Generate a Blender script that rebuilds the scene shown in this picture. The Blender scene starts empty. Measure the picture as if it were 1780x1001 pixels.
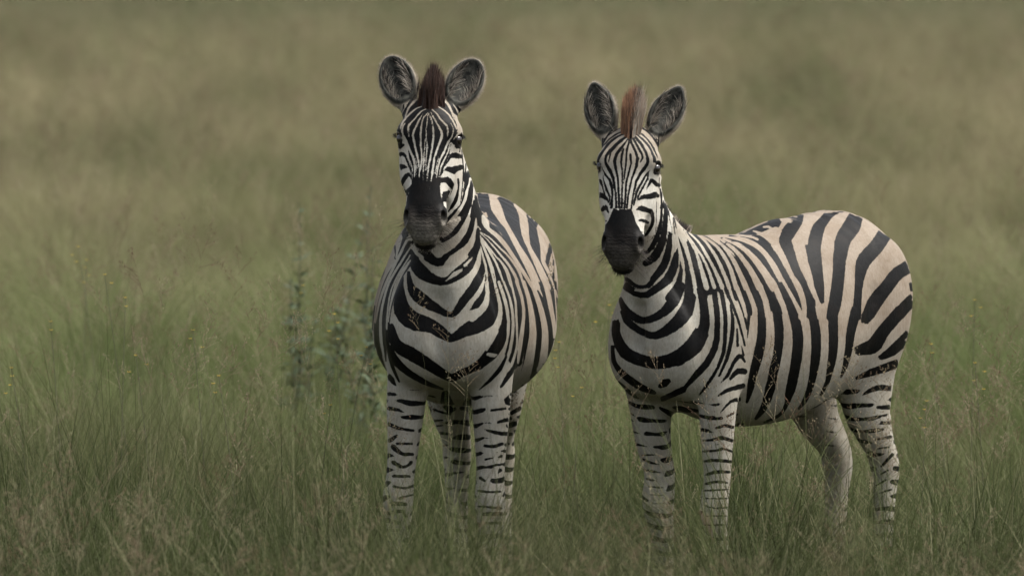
import bpy, math, random
import numpy as np
from mathutils import Vector, Matrix
from mathutils.bvhtree import BVHTree

# ------------------------------------------------------------------ camera, world, sun, exposure
scene = bpy.context.scene
CAM_H, CAM_D, PITCH = 3.0, 30.0, math.radians(3.74)      # seen from the roof of a safari vehicle
cam_data = bpy.data.cameras.new("camera")
cam_data.sensor_width = 36.0
cam_data.lens = 36.0 * 13200.0 / 1780.0                  # long telephoto
cam_data.clip_start, cam_data.clip_end = 0.5, 6000.0
cam_data.dof.use_dof = True
cam_data.dof.focus_distance = 29.95
cam_data.dof.aperture_fstop = 3.0
cam = bpy.data.objects.new("camera", cam_data)
cam.location = (0.0, -CAM_D, CAM_H)
cam.rotation_euler = (math.radians(90) - PITCH, 0, 0)
scene.collection.objects.link(cam)
scene.camera = cam

SUN_ELEV, SUN_AZ = math.radians(60), math.radians(85)   # azimuth clockwise from +Y (the way the camera looks)
world = bpy.data.worlds.new("World")
scene.world = world
world.use_nodes = True
wn = world.node_tree
bg = wn.nodes["Background"]
sky = wn.nodes.new("ShaderNodeTexSky")
sky.sky_type = 'NISHITA'
sky.sun_disc = False
sky.sun_elevation = SUN_ELEV
sky.sun_rotation = SUN_AZ
sky.air_density, sky.dust_density, sky.ozone_density = 1.0, 6.0, 1.0
grey = wn.nodes.new("ShaderNodeHueSaturation")              # a thin even overcast: the sky's blue is mostly gone
grey.inputs['Saturation'].default_value = 0.35
wn.links.new(sky.outputs[0], grey.inputs['Color'])
wn.links.new(grey.outputs[0], bg.inputs[0])
bg.inputs[1].default_value = 0.092
sun_data = bpy.data.lights.new("sun", 'SUN')
sun_data.energy = 1.4
sun_data.angle = math.radians(30)
sun_data.color = (1.0, 0.95, 0.87)
sun = bpy.data.objects.new("sun", sun_data)
sv = Vector((math.sin(SUN_AZ) * math.cos(SUN_ELEV), math.cos(SUN_AZ) * math.cos(SUN_ELEV), math.sin(SUN_ELEV)))
sun.rotation_euler = sv.to_track_quat('Z', 'Y').to_euler()
sun.location = sv * 50
scene.collection.objects.link(sun)
scene.view_settings.view_transform = 'Standard'
scene.view_settings.look = 'None'
scene.view_settings.exposure = 1.6
scene.view_settings.gamma = 1.0
scene.cycles.max_bounces, scene.cycles.diffuse_bounces, scene.cycles.transmission_bounces, scene.cycles.glossy_bounces = 5, 3, 3, 2
scene.cycles.adaptive_threshold = 0.02

GROUND_Z = -0.35                                          # ground level; the zebras' own origin is a third of a metre above their hooves

# ------------------------------------------------------------------ helpers
def link(name, me, mat=None, parent=None):
    o = bpy.data.objects.new(name, me)
    scene.collection.objects.link(o)
    if mat is not None and me is not None:
        me.materials.append(mat)
    if parent is not None:
        o.parent = parent
    return o

def tag(o, label=None, cat=None, group=None, kind=None):
    for k, v in (("label", label), ("category", cat), ("group", group), ("kind", kind)):
        if v:
            o[k] = v

def mesh_from(name, verts, quads=None, tris=None, smooth=True):
    """quads / tris are (n,4) / (n,3) integer arrays."""
    verts = np.asarray(verts, np.float32)
    me = bpy.data.meshes.new(name)
    me.vertices.add(len(verts))
    me.vertices.foreach_set("co", verts.ravel())
    loops, starts, n = [], [], 0
    for arr in (quads, tris):
        if arr is None or len(arr) == 0:
            continue
        arr = np.asarray(arr, np.int32)
        w = arr.shape[1]
        loops.append(arr.ravel())
        starts.append(n + np.arange(len(arr), dtype=np.int32) * w)
        n += arr.size
    loops = np.concatenate(loops); starts = np.concatenate(starts)
    me.loops.add(len(loops)); me.polygons.add(len(starts))
    me.loops.foreach_set("vertex_index", loops)
    me.polygons.foreach_set("loop_start", starts)
    me.polygons.foreach_set("use_smooth", np.full(len(starts), smooth, dtype=bool))
    me.update(calc_edges=True)
    me.validate()
    return me

def add_attr(me, name, values):
    a = me.attributes.new(name, 'FLOAT', 'POINT')
    a.data.foreach_set("value", np.asarray(values, np.float32))

# ------------------------------------------------------------------ zebra body: a smooth union of tapered limbs, polygonised
def unit(v):
    v = np.asarray(v, float)
    return v / np.linalg.norm(v)

def spline(nodes, n):
    """Catmull-Rom resampling of node rows."""
    P = np.asarray(nodes, float)
    P = np.vstack([2 * P[0] - P[1], P, 2 * P[-1] - P[-2]])
    m = len(P) - 3
    out = []
    for s in np.linspace(0, m - 1e-6, n):
        i = int(s); t = s - i
        a, b, c, d = P[i:i + 4]
        out.append(0.5 * (2 * b + (c - a) * t + (2 * a - 5 * b + 4 * c - d) * t * t + (3 * b - a - 3 * c + d) * t ** 3))
    return np.array(out)

class Tube:
    """Rows: x y z | half width across | half depth on the up side | half depth on the down side."""
    up, cap = np.array([0.35, 0, 1.0]), 1.0
    def __init__(self, nodes, side, k=0.03, n=None):
        R = spline(nodes, n or 3 * len(nodes)) if len(nodes) > 2 else np.asarray(nodes, float)
        R[:, 3:] = np.maximum(R[:, 3:], 0.004)
        self.R, self.S, self.k = R, unit(side), k
        pad = R[:, 3:].max() + k + 0.05
        self.lo, self.hi = R[:, :3].min(0) - pad, R[:, :3].max(0) + pad
    def dist(self, p):
        R = self.R; n = len(p)
        A, T = R[:-1, :3], np.diff(R[:, :3], axis=0)
        L2 = (T ** 2).sum(1)
        best = np.full(n, 1e9); bt = np.zeros(n); bi = np.zeros(n, int)
        for i in range(len(T)):                              # nearest point of the centre line
            q = p - A[i]
            t = np.clip(q @ T[i] / L2[i], 0, 1)
            d2 = ((q - t[:, None] * T[i]) ** 2).sum(1)
            m = d2 < best
            best[m] = d2[m]; bt[m] = t[m]; bi[m] = i
        Tn = T / np.sqrt(L2)[:, None]
        U = np.cross(Tn, self.S)
        U *= np.sign(U @ self.up)[:, None]
        U /= np.linalg.norm(U, axis=1)[:, None]
        W = np.cross(Tn, U)
        W /= np.linalg.norm(W, axis=1)[:, None]
        q = p - A[bi] - bt[:, None] * T[bi]
        x = (q * Tn[bi]).sum(1); y = (q * W[bi]).sum(1); z = (q * U[bi]).sum(1)
        r = R[bi, 3:] * (1 - bt[:, None]) + R[bi + 1, 3:] * bt[:, None]
        end = ((bi == 0) & (x < 0)) | ((bi == len(T) - 1) & (x > 0))
        yz = np.sqrt(y * y + z * z)
        g = np.where(end, 1.0, np.sqrt(x * x + yz * yz) / np.maximum(yz, 1e-6))
        y, z, x = y * g, z * g, np.where(end, x, 0)
        a = r[:, 0]; b = np.where(z > 0, r[:, 1], r[:, 2]); c = r.min(1) * self.cap
        k0 = np.sqrt((x / c) ** 2 + (y / a) ** 2 + (z / b) ** 2)
        k1 = np.sqrt((x / c ** 2) ** 2 + (y / a ** 2) ** 2 + (z / b ** 2) ** 2)
        return np.where(k1 > 1e-5, k0 * (k0 - 1) / np.maximum(k1, 1e-5), -c)

class Ell:
    """Ellipsoid: centre, half sizes along the rows of the frame; cut=True carves it away."""
    def __init__(self, c, r, frame=None, k=0.03, cut=False):
        self.c, self.r, self.k, self.cut = np.asarray(c, float), np.asarray(r, float), k, cut
        self.M = np.eye(3) if frame is None else np.asarray(frame, float)
        pad = self.r.max() + k + 0.04
        self.lo, self.hi = self.c - pad, self.c + pad
    def dist(self, p):
        q = (p - self.c) @ self.M.T
        k0 = np.linalg.norm(q / self.r, axis=1)
        k1 = np.linalg.norm(q / self.r ** 2, axis=1)
        return np.where(k1 > 1e-5, k0 * (k0 - 1) / np.maximum(k1, 1e-5), -self.r.min())

class Ground:
    """Cuts everything below the ground, so that hooves stand flat."""
    cut, k = True, .006
    lo, hi = np.array((-3., -3, -2)), np.array((3., 3, -.28))
    def dist(self, p):
        return p[:, 2] + self.drop

class Shell:
    """A cupped leaf (an ear): one ellipsoid with another carved out of its front."""
    def __init__(self, c, r, frame, c2, r2, k=0.012, point=.1):
        self.c, self.M, self.l, self.point = np.asarray(c), frame, r[0], point
        self.a, self.b, self.k, self.cut = Ell(c, r, frame), Ell(c2, r2, frame), k, False
        self.lo, self.hi = self.a.lo, self.a.hi
    def dist(self, p):
        q = (p - self.c) @ self.M.T
        u = q[:, 0] / self.l
        q[:, 2] *= 1 + np.where(u > 0, self.point * 1.6, .12) * u * u                      # narrower towards the tip
        p = self.c + q @ self.M
        d1, d2 = self.a.dist(p), -self.b.dist(p)
        h = np.clip(0.5 - 0.5 * (d1 - d2) / 0.008, 0, 1)
        return d1 * (1 - h) + d2 * h + 0.008 * h * (1 - h)

def field(prims, p):
    F = np.full(len(p), 0.5, np.float32)
    for pr in prims:
        m = np.nonzero(((p > pr.lo) & (p < pr.hi)).all(1))[0]
        if len(m) == 0:
            continue
        d = pr.dist(p[m]); f = F[m]; k = pr.k
        if getattr(pr, 'cut', False):
            h = np.clip(0.5 - 0.5 * (f + d) / k, 0, 1)
            F[m] = f * (1 - h) - d * h + k * h * (1 - h)
        else:
            h = np.clip(0.5 + 0.5 * (f - d) / k, 0, 1)
            F[m] = f * (1 - h) + d * h - k * h * (1 - h)
    return F

def polygonise(prims, h=0.005, blk=8, smooth=40, keep=None):
    lo = np.min([p.lo for p in prims if not getattr(p, 'cut', False)], 0)
    hi = np.max([p.hi for p in prims if not getattr(p, 'cut', False)], 0)
    nb = np.ceil((hi - lo) / (h * blk)).astype(int)
    # coarse pass: which blocks hold the surface
    g = [lo[i] + (np.arange(nb[i]) + 0.5) * h * blk for i in range(3)]
    C = np.stack(np.meshgrid(*g, indexing='ij'), -1).reshape(-1, 3)
    Fc = field(prims, C)
    act = np.nonzero(np.abs(Fc) < h * blk * 1.35)[0]
    n = nb * blk
    F = np.repeat(np.repeat(np.repeat(Fc.reshape(nb), blk, 0), blk, 1), blk, 2).astype(np.float32)
    bi = np.stack(np.unravel_index(act, nb), -1)
    off = np.stack(np.meshgrid(*[np.arange(blk)] * 3, indexing='ij'), -1).reshape(-1, 3)
    for s in range(0, len(bi), 2000):
        idx = (bi[s:s + 2000, None, :] * blk + off[None]).reshape(-1, 3)
        F[idx[:, 0], idx[:, 1], idx[:, 2]] = field(prims, lo + (idx + 0.5) * h)
    # surface nets
    S = F < 0
    cnt = np.zeros(tuple(n - 1), np.uint8)
    for d in range(8):
        a, b, c = d >> 2 & 1, d >> 1 & 1, d & 1
        cnt += S[a:n[0] - 1 + a, b:n[1] - 1 + b, c:n[2] - 1 + c]
    cells = np.argwhere((cnt > 0) & (cnt < 8))
    vid = np.full(tuple(n - 1), -1, np.int32)
    vid[cells[:, 0], cells[:, 1], cells[:, 2]] = np.arange(len(cells))
    acc = np.zeros((len(cells), 3)); num = np.zeros(len(cells))
    for ax in range(3):
        for p in range(4):
            o = np.zeros(3, int); o[(ax + 1) % 3] = p & 1; o[(ax + 2) % 3] = p >> 1
            e = o.copy(); e[ax] = 1
            i0, i1 = cells + o, cells + e
            f0, f1 = F[i0[:, 0], i0[:, 1], i0[:, 2]], F[i1[:, 0], i1[:, 1], i1[:, 2]]
            m = (f0 < 0) != (f1 < 0)
            t = np.clip(f0[m] / (f0[m] - f1[m]), 0, 1)
            acc[m] += o + t[:, None] * (e - o); num[m] += 1
    V = lo + (cells + acc / num[:, None] + 0.5) * h
    quads = []
    for ax in range(3):
        b, c = (ax + 1) % 3, (ax + 2) % 3
        sl0 = [slice(None)] * 3; sl1 = [slice(None)] * 3
        sl0[ax] = slice(0, -1); sl1[ax] = slice(1, None)
        A, B = S[tuple(sl0)], S[tuple(sl1)]
        e = np.argwhere(A != B)
        e = e[(e[:, b] > 0) & (e[:, c] > 0) & (e[:, b] < n[b] - 1) & (e[:, c] < n[c] - 1)]
        inside = S[e[:, 0], e[:, 1], e[:, 2]]
        def at(db, dc):
            q = e.copy(); q[:, b] += db; q[:, c] += dc
            return vid[q[:, 0], q[:, 1], q[:, 2]]
        Q = np.stack([at(-1, -1), at(0, -1), at(0, 0), at(-1, 0)], 1)
        Q[~inside] = Q[~inside][:, ::-1]
        quads.append(Q)
    Q = np.concatenate(quads)
    Q = Q[(Q >= 0).all(1)]
    i = np.concatenate([Q[:, 0], Q[:, 1], Q[:, 2], Q[:, 3]]); j = np.concatenate([Q[:, 1], Q[:, 2], Q[:, 3], Q[:, 0]])
    for it in range(smooth):
        free = 1.0 if keep is None or it < 2 else np.clip(np.linalg.norm(V - keep[0], axis=1) / keep[1] - 1, 0, 1)[:, None]
        for lam in (0.5, -0.46):
            w = np.bincount(i, minlength=len(V)) + np.bincount(j, minlength=len(V))
            nv = np.stack([np.bincount(i, V[j, a], len(V)) + np.bincount(j, V[i, a], len(V)) for a in range(3)], 1) / w[:, None]
            V = V + lam * free * (nv - V)
    if keep is not None:                                     # the trunk is smoothed further, legs and head keep their form
        soft = (free * np.clip((V[:, 2] - .55) / .2, 0, 1)[:, None])
        for it in range(30):
            nv = np.stack([np.bincount(i, V[j, a], len(V)) + np.bincount(j, V[i, a], len(V)) for a in range(3)], 1) / w[:, None]
            V = V + .5 * soft * (nv - V)
    return V, Q

def head_frame(D, W):
    """D: poll to nose, W: towards the zebra's left ear. Returns rows D, F (front of the face), W."""
    D = unit(D); W = unit(np.asarray(W, float) - D * (np.asarray(W, float) @ D))
    Fv = np.cross(D, W)
    return np.stack([D, Fv, W])

def zebra_prims(cfg):
    s = cfg.get('scale', 1.0)
    P = []
    Y = np.array([0, 1.0, 0])
    tor = []
    for x, top, bot, hw, zc in cfg['torso']:
        tor.append([x, 0, zc, hw, top - zc, zc - bot])
    P.append(Tube(tor, Y, 0.06, 40)); P[-1].cap = .55
    for sy in (1, -1):
        P.append(Ell((0.36, sy * cfg.get('sh_y', .19), .98), (.16, .095, .29), head_frame((.25, 0, -1), (0, 1, 0))[[1, 2, 0]], .05))
        P.append(Ell((-.58, sy * .185, .95), (.20, .12, .29), head_frame((.25, 0, -1), (0, 1, 0))[[1, 2, 0]], .055))
        P.append(Tube0([(.20, sy * .36, .66), (.19, sy * .37, .80), (.21, sy * .36, .95), (.26, sy * .31, 1.08)], .012, .06))     # behind the shoulder
        P.append(Tube0([(-.33, sy * .36, .74), (-.37, sy * .36, .88), (-.43, sy * .34, 1.02)], .012, .06))                         # before the thigh
    for leg in cfg['legs']:
        P.append(Tube(leg, Y, 0.06, 4 * len(leg)))
    P.append(Tube(cfg['neck'], Y, 0.11, 44))
    P.append(Tube0([(.66, 0, 1.0), (.66, 0, .86), (.60, 0, .74)], .016, .07))                                                  # between the breast muscles
    for e in cfg.get('extra', []):
        P.append(Ell(*e))
    H = head_frame(cfg['head_D'], cfg['head_W']); O = np.asarray(cfg['poll'], float); L = cfg.get('head_L', 1.0); B = cfg.get('head_B', 1.0)
    def h(u, v, w):
        return O + L * u * H[0] + B * (v * H[1] + w * H[2])
    S3 = np.array((L, B, B))
    hd = [(-.045, -.03, .070, .040, .08), (.0, -.012, .092, .052, .10), (.065, 0, .109, .062, .112), (.13, 0, .108, .064, .128),
          (.20, 0, .097, .060, .128), (.27, 0, .086, .056, .112), (.34, 0, .078, .054, .090), (.41, 0, .074, .053, .076), (.46, 0, .075, .051, .070),
          (.52, -.004, .071, .046, .064), (.575, -.014, .050, .036, .048)]
    P.append(TubeH([list(h(u, v, 0)) + [B * a, B * b, B * c] for u, v, a, b, c in hd], H, 0.03))
    F3 = H  # rows: along, front, side
    P.append(Ell(h(.085, .030, 0), S3 * (.095, .034, .072), F3, .03))                               # flat forehead
    for sw in (1, -1):
        P.append(Ell(h(.215, -.072, sw * .066), S3 * (.155, .068, .036), F3, .05))                   # cheek
        P.append(Ell(h(.108, .018, sw * .088), S3 * (.048, .036, .031), F3, .035))                  # brow over the eye
        P.append(Ell(h(.160, .002, sw * .086), S3 * (.034, .028, .018), F3, .025))                   # lower lid
        P.append(Ell(h(.24, -.012, sw * .082), S3 * (.09, .02, .018), F3, .035))                    # cheek crest
        P.append(Ell(h(.505, .012, sw * .054), S3 * (.052, .032, .025), F3, .022))                  # nostril wing
    P.append(Ell(h(.588, -.055, 0), S3 * (.034, .036, .043), F3, .018))                             # lower lip, chin
    P.append(Ell(h(.545, -.012, 0), S3 * (.050, .046, .057), F3, .02))                              # upper lip
    for sw in (1, -1):
        e = cfg['ears'][0 if sw == 1 else 1]
        eD = unit(e['up'][0] * H[0] * -1 + e['up'][1] * H[1] + e['up'][2] * sw * H[2])              # along the ear
        eF = unit(e['face'][0] * H[0] * -1 + e['face'][1] * H[1] + e['face'][2] * sw * H[2])
        E = head_frame(eD, np.cross(eD, eF)); 
        E = np.stack([E[0], unit(eF - E[0] * (eF @ E[0])), unit(np.cross(E[0], eF))])
        b = h(*e['base'][:2], sw * e['base'][2])
        l, w, d = e['size']
        c = b + E[0] * l * .92
        P.append(Shell(c, np.array((l, d, w)), E, c + E[1] * d * .62 + E[0] * l * .06, np.array((l * .86, d * .92, w * .80)), .014, e.get('point', .1)))
        P.append(Tube([list(b - E[0] * .06) + [.036, .036, .036], list(b + E[0] * l * .45 - E[1] * d * .35) + [.030, .028, .028]], E[2], .02))
        cfg.setdefault('ear_frames', []).append((c, E, l, w, d))
    # nostrils, mouth line and eye sockets are carved
    for sw in (1, -1):
        P.append(Ell(h(.512, .026, sw * .070), S3 * (.034, .017, .012), tilt(F3, sw * .25), .010, True))
        P.append(Ell(h(.133, .026, sw * .116), S3 * (.019, .019, .017), F3, .006, True))
        P.append(Tube0([list(h(.602, -.020, 0)), list(h(.596, -.027, sw * .042)), list(h(.56, -.040, sw * .070)), list(h(.48, -.048, sw * .078))], .006, .008))
    P.append(Ground()); P[-1].drop = -GROUND_Z / s
    cfg['h'] = h; cfg['H'] = H
    return P

def tilt(H, a):
    """turn the frame about its front axis"""
    c, s = math.cos(a), math.sin(a)
    return np.stack([c * H[0] + s * H[2], H[1], -s * H[0] + c * H[2]])

class TubeH(Tube):
    """The head: a tube whose up side is the front of the face."""
    def __init__(self, nodes, H, k):
        super().__init__(nodes, H[2], k, 24)
        self.up = H[1]

class Tube0:
    """A groove carved along a polyline."""
    def __init__(self, pts, r, k):
        self.R, self.r, self.k, self.cut = spline(pts, 14), r, k, True
        self.lo, self.hi = self.R.min(0) - r - k - .02, self.R.max(0) + r + k + .02
    def dist(self, p):
        best = np.full(len(p), 1.0)
        for A, B in zip(self.R[:-1], self.R[1:]):
            T = B - A
            t = np.clip((p - A) @ T / (T @ T), 0, 1)
            best = np.minimum(best, np.linalg.norm(p - A - t[:, None] * T, axis=1) - self.r)
        return best

def front_leg(x, y, kx, ky, g=1.0):
    """shoulder x, y and knee x, y; the cannon drops straight from the knee"""
    R = [[x - .02, y, .95, .085, .12, .10], [x - .02, y * 1.01, .76, .084, .108, .092], [x * .6 + kx * .4, y * .7 + ky * .3, .60, .079, .088, .082],
         [x * .4 + kx * .6, y * .45 + ky * .55, .43, .064, .072, .068], [kx - .005, y * .2 + ky * .8, .30, .056, .062, .058], [kx + .008, ky, .20, .061, .070, .054],
         [kx + .006, ky, .13, .054, .056, .050], [kx - .01, ky, .04, .044, .042, .046], [kx - .01, ky, -.08, .042, .039, .045], [kx - .005, ky, -.165, .052, .048, .052],
         [kx + .03, ky, -.235, .046, .043, .043], [kx + .055, ky, -.295, .056, .054, .054], [kx + .06, ky, -.335, .060, .058, .058]]
    return [r[:3] + [a * g for a in r[3:]] for r in R]

def hind_leg(y, hx, hy, g=1.0):
    """hock x, y"""
    R = [[-.56, y, 1.0, .11, .17, .19], [-.54, y, .84, .115, .18, .20], [-.55, y * .75 + hy * .25, .66, .095, .16, .16], [-.59, y * .4 + hy * .6, .48, .074, .110, .098],
         [hx + .04, hy, .36, .058, .078, .066], [hx, hy, .27, .055, .068, .066], [hx + .005, hy, .16, .046, .050, .052], [hx + .02, hy, -.03, .043, .041, .046],
         [hx + .03, hy, -.15, .052, .048, .052], [hx + .06, hy, -.235, .046, .043, .043], [hx + .085, hy, -.30, .056, .054, .054], [hx + .09, hy, -.335, .060, .058, .058]]
    return [r[:3] + [a * g for a in r[3:]] for r in R]

def place(cfg):
    """matrix from zebra space (x forward, y its left, z up) to the world"""
    a = cfg['yaw']; f = Vector((-math.sin(a), -math.cos(a), 0)); l = Vector((-f.y, f.x, 0)); s = cfg.get('scale', 1.0)
    M = Matrix(((f.x * s, l.x * s, 0, cfg['loc'][0]), (f.y * s, l.y * s, 0, cfg['loc'][1]), (0, 0, s, 0), (0, 0, 0, 1)))
    return M

Z1 = dict(loc=(-.200, .447), yaw=math.radians(8), scale=1.0, sh_y=.145,
    torso=[(-.84, 1.10, .95, .08, 1.03), (-.75, 1.26, .80, .20, 1.03), (-.58, 1.375, .70, .285, 1.02), (-.35, 1.36, .61, .335, .93), (-.10, 1.31, .54, .365, .85),
           (.14, 1.31, .55, .345, .86), (.32, 1.32, .60, .30, .88), (.45, 1.24, .65, .265, .88), (.56, 1.14, .70, .22, .88)],
    neck=[(.26, 0, 1.02, .20, .28, .26), (.38, 0, 1.14, .17, .24, .25), (.47, 0, 1.31, .145, .19, .20), (.52, -.015, 1.46, .125, .15, .15), (.555, -.03, 1.59, .10, .11, .12), (.575, -.04, 1.66, .08, .07, .09)],
    poll=(.606, -.034, 1.735), head_D=(.42, .012, -.905), head_W=(-.07, .9976, -.02), head_L=.885, head_B=1.07,
    legs=[front_leg(.40, .178, .45, .178), front_leg(.40, -.150, .45, -.190), hind_leg(.12, -.70, .060), hind_leg(-.165, -.70, -.125, g=1.05)],
    extra=[((.50, .09, .80), (.13, .12, .14), None, .08), ((.50, -.09, .80), (.13, .12, .14), None, .08)],
    ears=[dict(up=(.88, -.10, .36), face=(.12, 1, .20), base=(-.050, -.03, .074), size=(.122, .074, .045)),
          dict(up=(.88, -.10, .36), face=(.12, 1, .20), base=(-.054, -.03, .092), size=(.122, .074, .045))])
Z2 = dict(loc=(.945, .298), yaw=math.radians(43), scale=.97,
    torso=[(-.84, 1.10, .95, .10, 1.03), (-.76, 1.25, .80, .20, 1.03), (-.58, 1.36, .68, .29, 1.02), (-.35, 1.35, .57, .335, .93), (-.10, 1.29, .49, .365, .87),
           (.14, 1.265, .49, .345, .87), (.32, 1.255, .54, .31, .87), (.46, 1.20, .60, .275, .87), (.58, 1.10, .66, .225, .86)],
    neck=[(.28, 0, 1.02, .20, .26, .26), (.41, -.01, 1.12, .165, .18, .24), (.52, -.03, 1.25, .14, .115, .19), (.60, -.04, 1.38, .12, .08, .15), (.65, -.03, 1.50, .088, .08, .12), (.665, -.02, 1.56, .062, .05, .08)],
    poll=(.706, -.014, 1.675), head_D=(.33, .20, -.905), head_W=(-.588, .81, -.0), head_L=.875, head_B=1.08,
    legs=[front_leg(.42, .212, .43, .205, .95), front_leg(.44, -.180, .39, -.135, 1.08), hind_leg(.17, -.70, .15), hind_leg(-.17, -.71, -.12, g=1.05)],
    extra=[((.52, .10, .77), (.13, .13, .14), None, .08), ((.52, -.10, .77), (.13, .13, .14), None, .08)],
    ears=[dict(up=(.88, -.10, .34), face=(.10, 1, .12), base=(-.040, -.03, .080), size=(.134, .070, .045), point=.5),
          dict(up=(.90, -.10, .30), face=(.10, 1, .30), base=(-.040, -.03, .094), size=(.134, .070, .045), point=.5)])

def parse_strokes(txt):
    """K / W strokes, each point: centre x y z and the vector from the centre to the stroke's right edge, in mm"""
    out = []
    for s in txt.replace("\n", " ").split(";"):
        t = s.split()
        if len(t) >= 13:
            out.append((t[0], np.array(t[1:], float).reshape(-1, 6) * .001))
    return out

def vertex_normals(V, Q):
    n = np.cross(V[Q[:, 2]] - V[Q[:, 0]], V[Q[:, 3]] - V[Q[:, 1]])
    N = np.stack([np.bincount(Q.ravel(), np.repeat(n[:, a], 4), len(V)) for a in range(3)], 1)
    return N / (np.linalg.norm(N, axis=1)[:, None] + 1e-12)

def paint(V, N, strokes, reach=.012, mirror=None):
    """Signed distance (m) to the edge of the dark coat pattern at every vertex: above zero is black.
    Every stroke is a ribbon lying on the body; later strokes go over earlier ones."""
    B = np.full(len(V), -reach); near = np.full(len(V), .2)
    order = np.argsort(V[:, 2]); zs = V[order, 2]
    jobs = []
    for c, P in strokes:
        jobs.append((c, P, 1.0))
        if mirror is not None and P[:, 1].mean() > mirror[0] and P[:, 0].mean() < mirror[1]:
            jobs.append((c, P * np.array((1, -1, 1, 1, -1, 1)), -1.0))
    for c, P, sgn in jobs:
        rm = np.abs(P[:, 3:]).max() + reach + .05
        a, b = np.searchsorted(zs, (P[:, 2].min() - rm, P[:, 2].max() + rm))
        idx = order[a:b]; v = V[idx]
        m = ((v > P[:, :3].min(0) - rm) & (v < P[:, :3].max(0) + rm)).all(1)
        idx = idx[m]; v = v[m]; nv = N[idx]
        if len(idx) == 0:
            continue
        best = np.full(len(idx), -.2)
        last = len(P) - 2
        for i in range(last + 1):
            c0, a0, a1 = P[i, :3], P[i, 3:], P[i + 1, 3:]
            T = P[i + 1, :3] - c0
            L2 = T @ T
            if L2 < 1e-9:
                continue
            q = v - c0
            am = (a0 + a1) / 2
            nn = np.cross(am, T); nl = np.linalg.norm(nn)
            if nl < 1e-9:
                continue
            nn = nn / nl * sgn
            rr = np.linalg.norm(am)
            ok = (np.abs(q @ nn) < .03 + .35 * rr) & (nv @ nn > -.1)
            qT = q @ T / L2
            t = qT.copy()
            for _ in range(2):                               # solve q = t T + s a(t)
                tc = np.clip(t, 0, 1)[:, None]
                at = a0 * (1 - tc) + a1 * tc
                aT = at @ T / L2
                ap = at - aT[:, None] * T
                l2 = (ap ** 2).sum(1) + 1e-12
                s = (q * ap).sum(1) / l2
                t = qT - s * aT
            w = np.sqrt(l2)
            L = math.sqrt(L2)
            sd = (1 - np.abs(s)) * w
            lo = -(.0015 + .10 * rr) / L if i else 0.0
            hi = 1 + (.0015 + .10 * rr) / L if i < last else 1.0
            end = np.minimum((t - lo) * L, (hi - t) * L)     # past a joint the next piece takes over
            sd = np.where(end < 0, np.minimum(sd, 0) + end, sd)
            if i == 0: sd = np.where(t < .5, np.minimum(sd, t * L + .0005), sd)
            if i == last: sd = np.where(t > .5, np.minimum(sd, (1 - t) * L + .0005), sd)
            best = np.maximum(best, np.where(ok, sd, -.2))
        near[idx] = np.minimum(near[idx], -best)
        s = np.clip(best, -reach, reach)
        B[idx] = np.maximum(B[idx], s) if c == 'K' else np.minimum(B[idx], -s)
    return B, near

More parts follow.
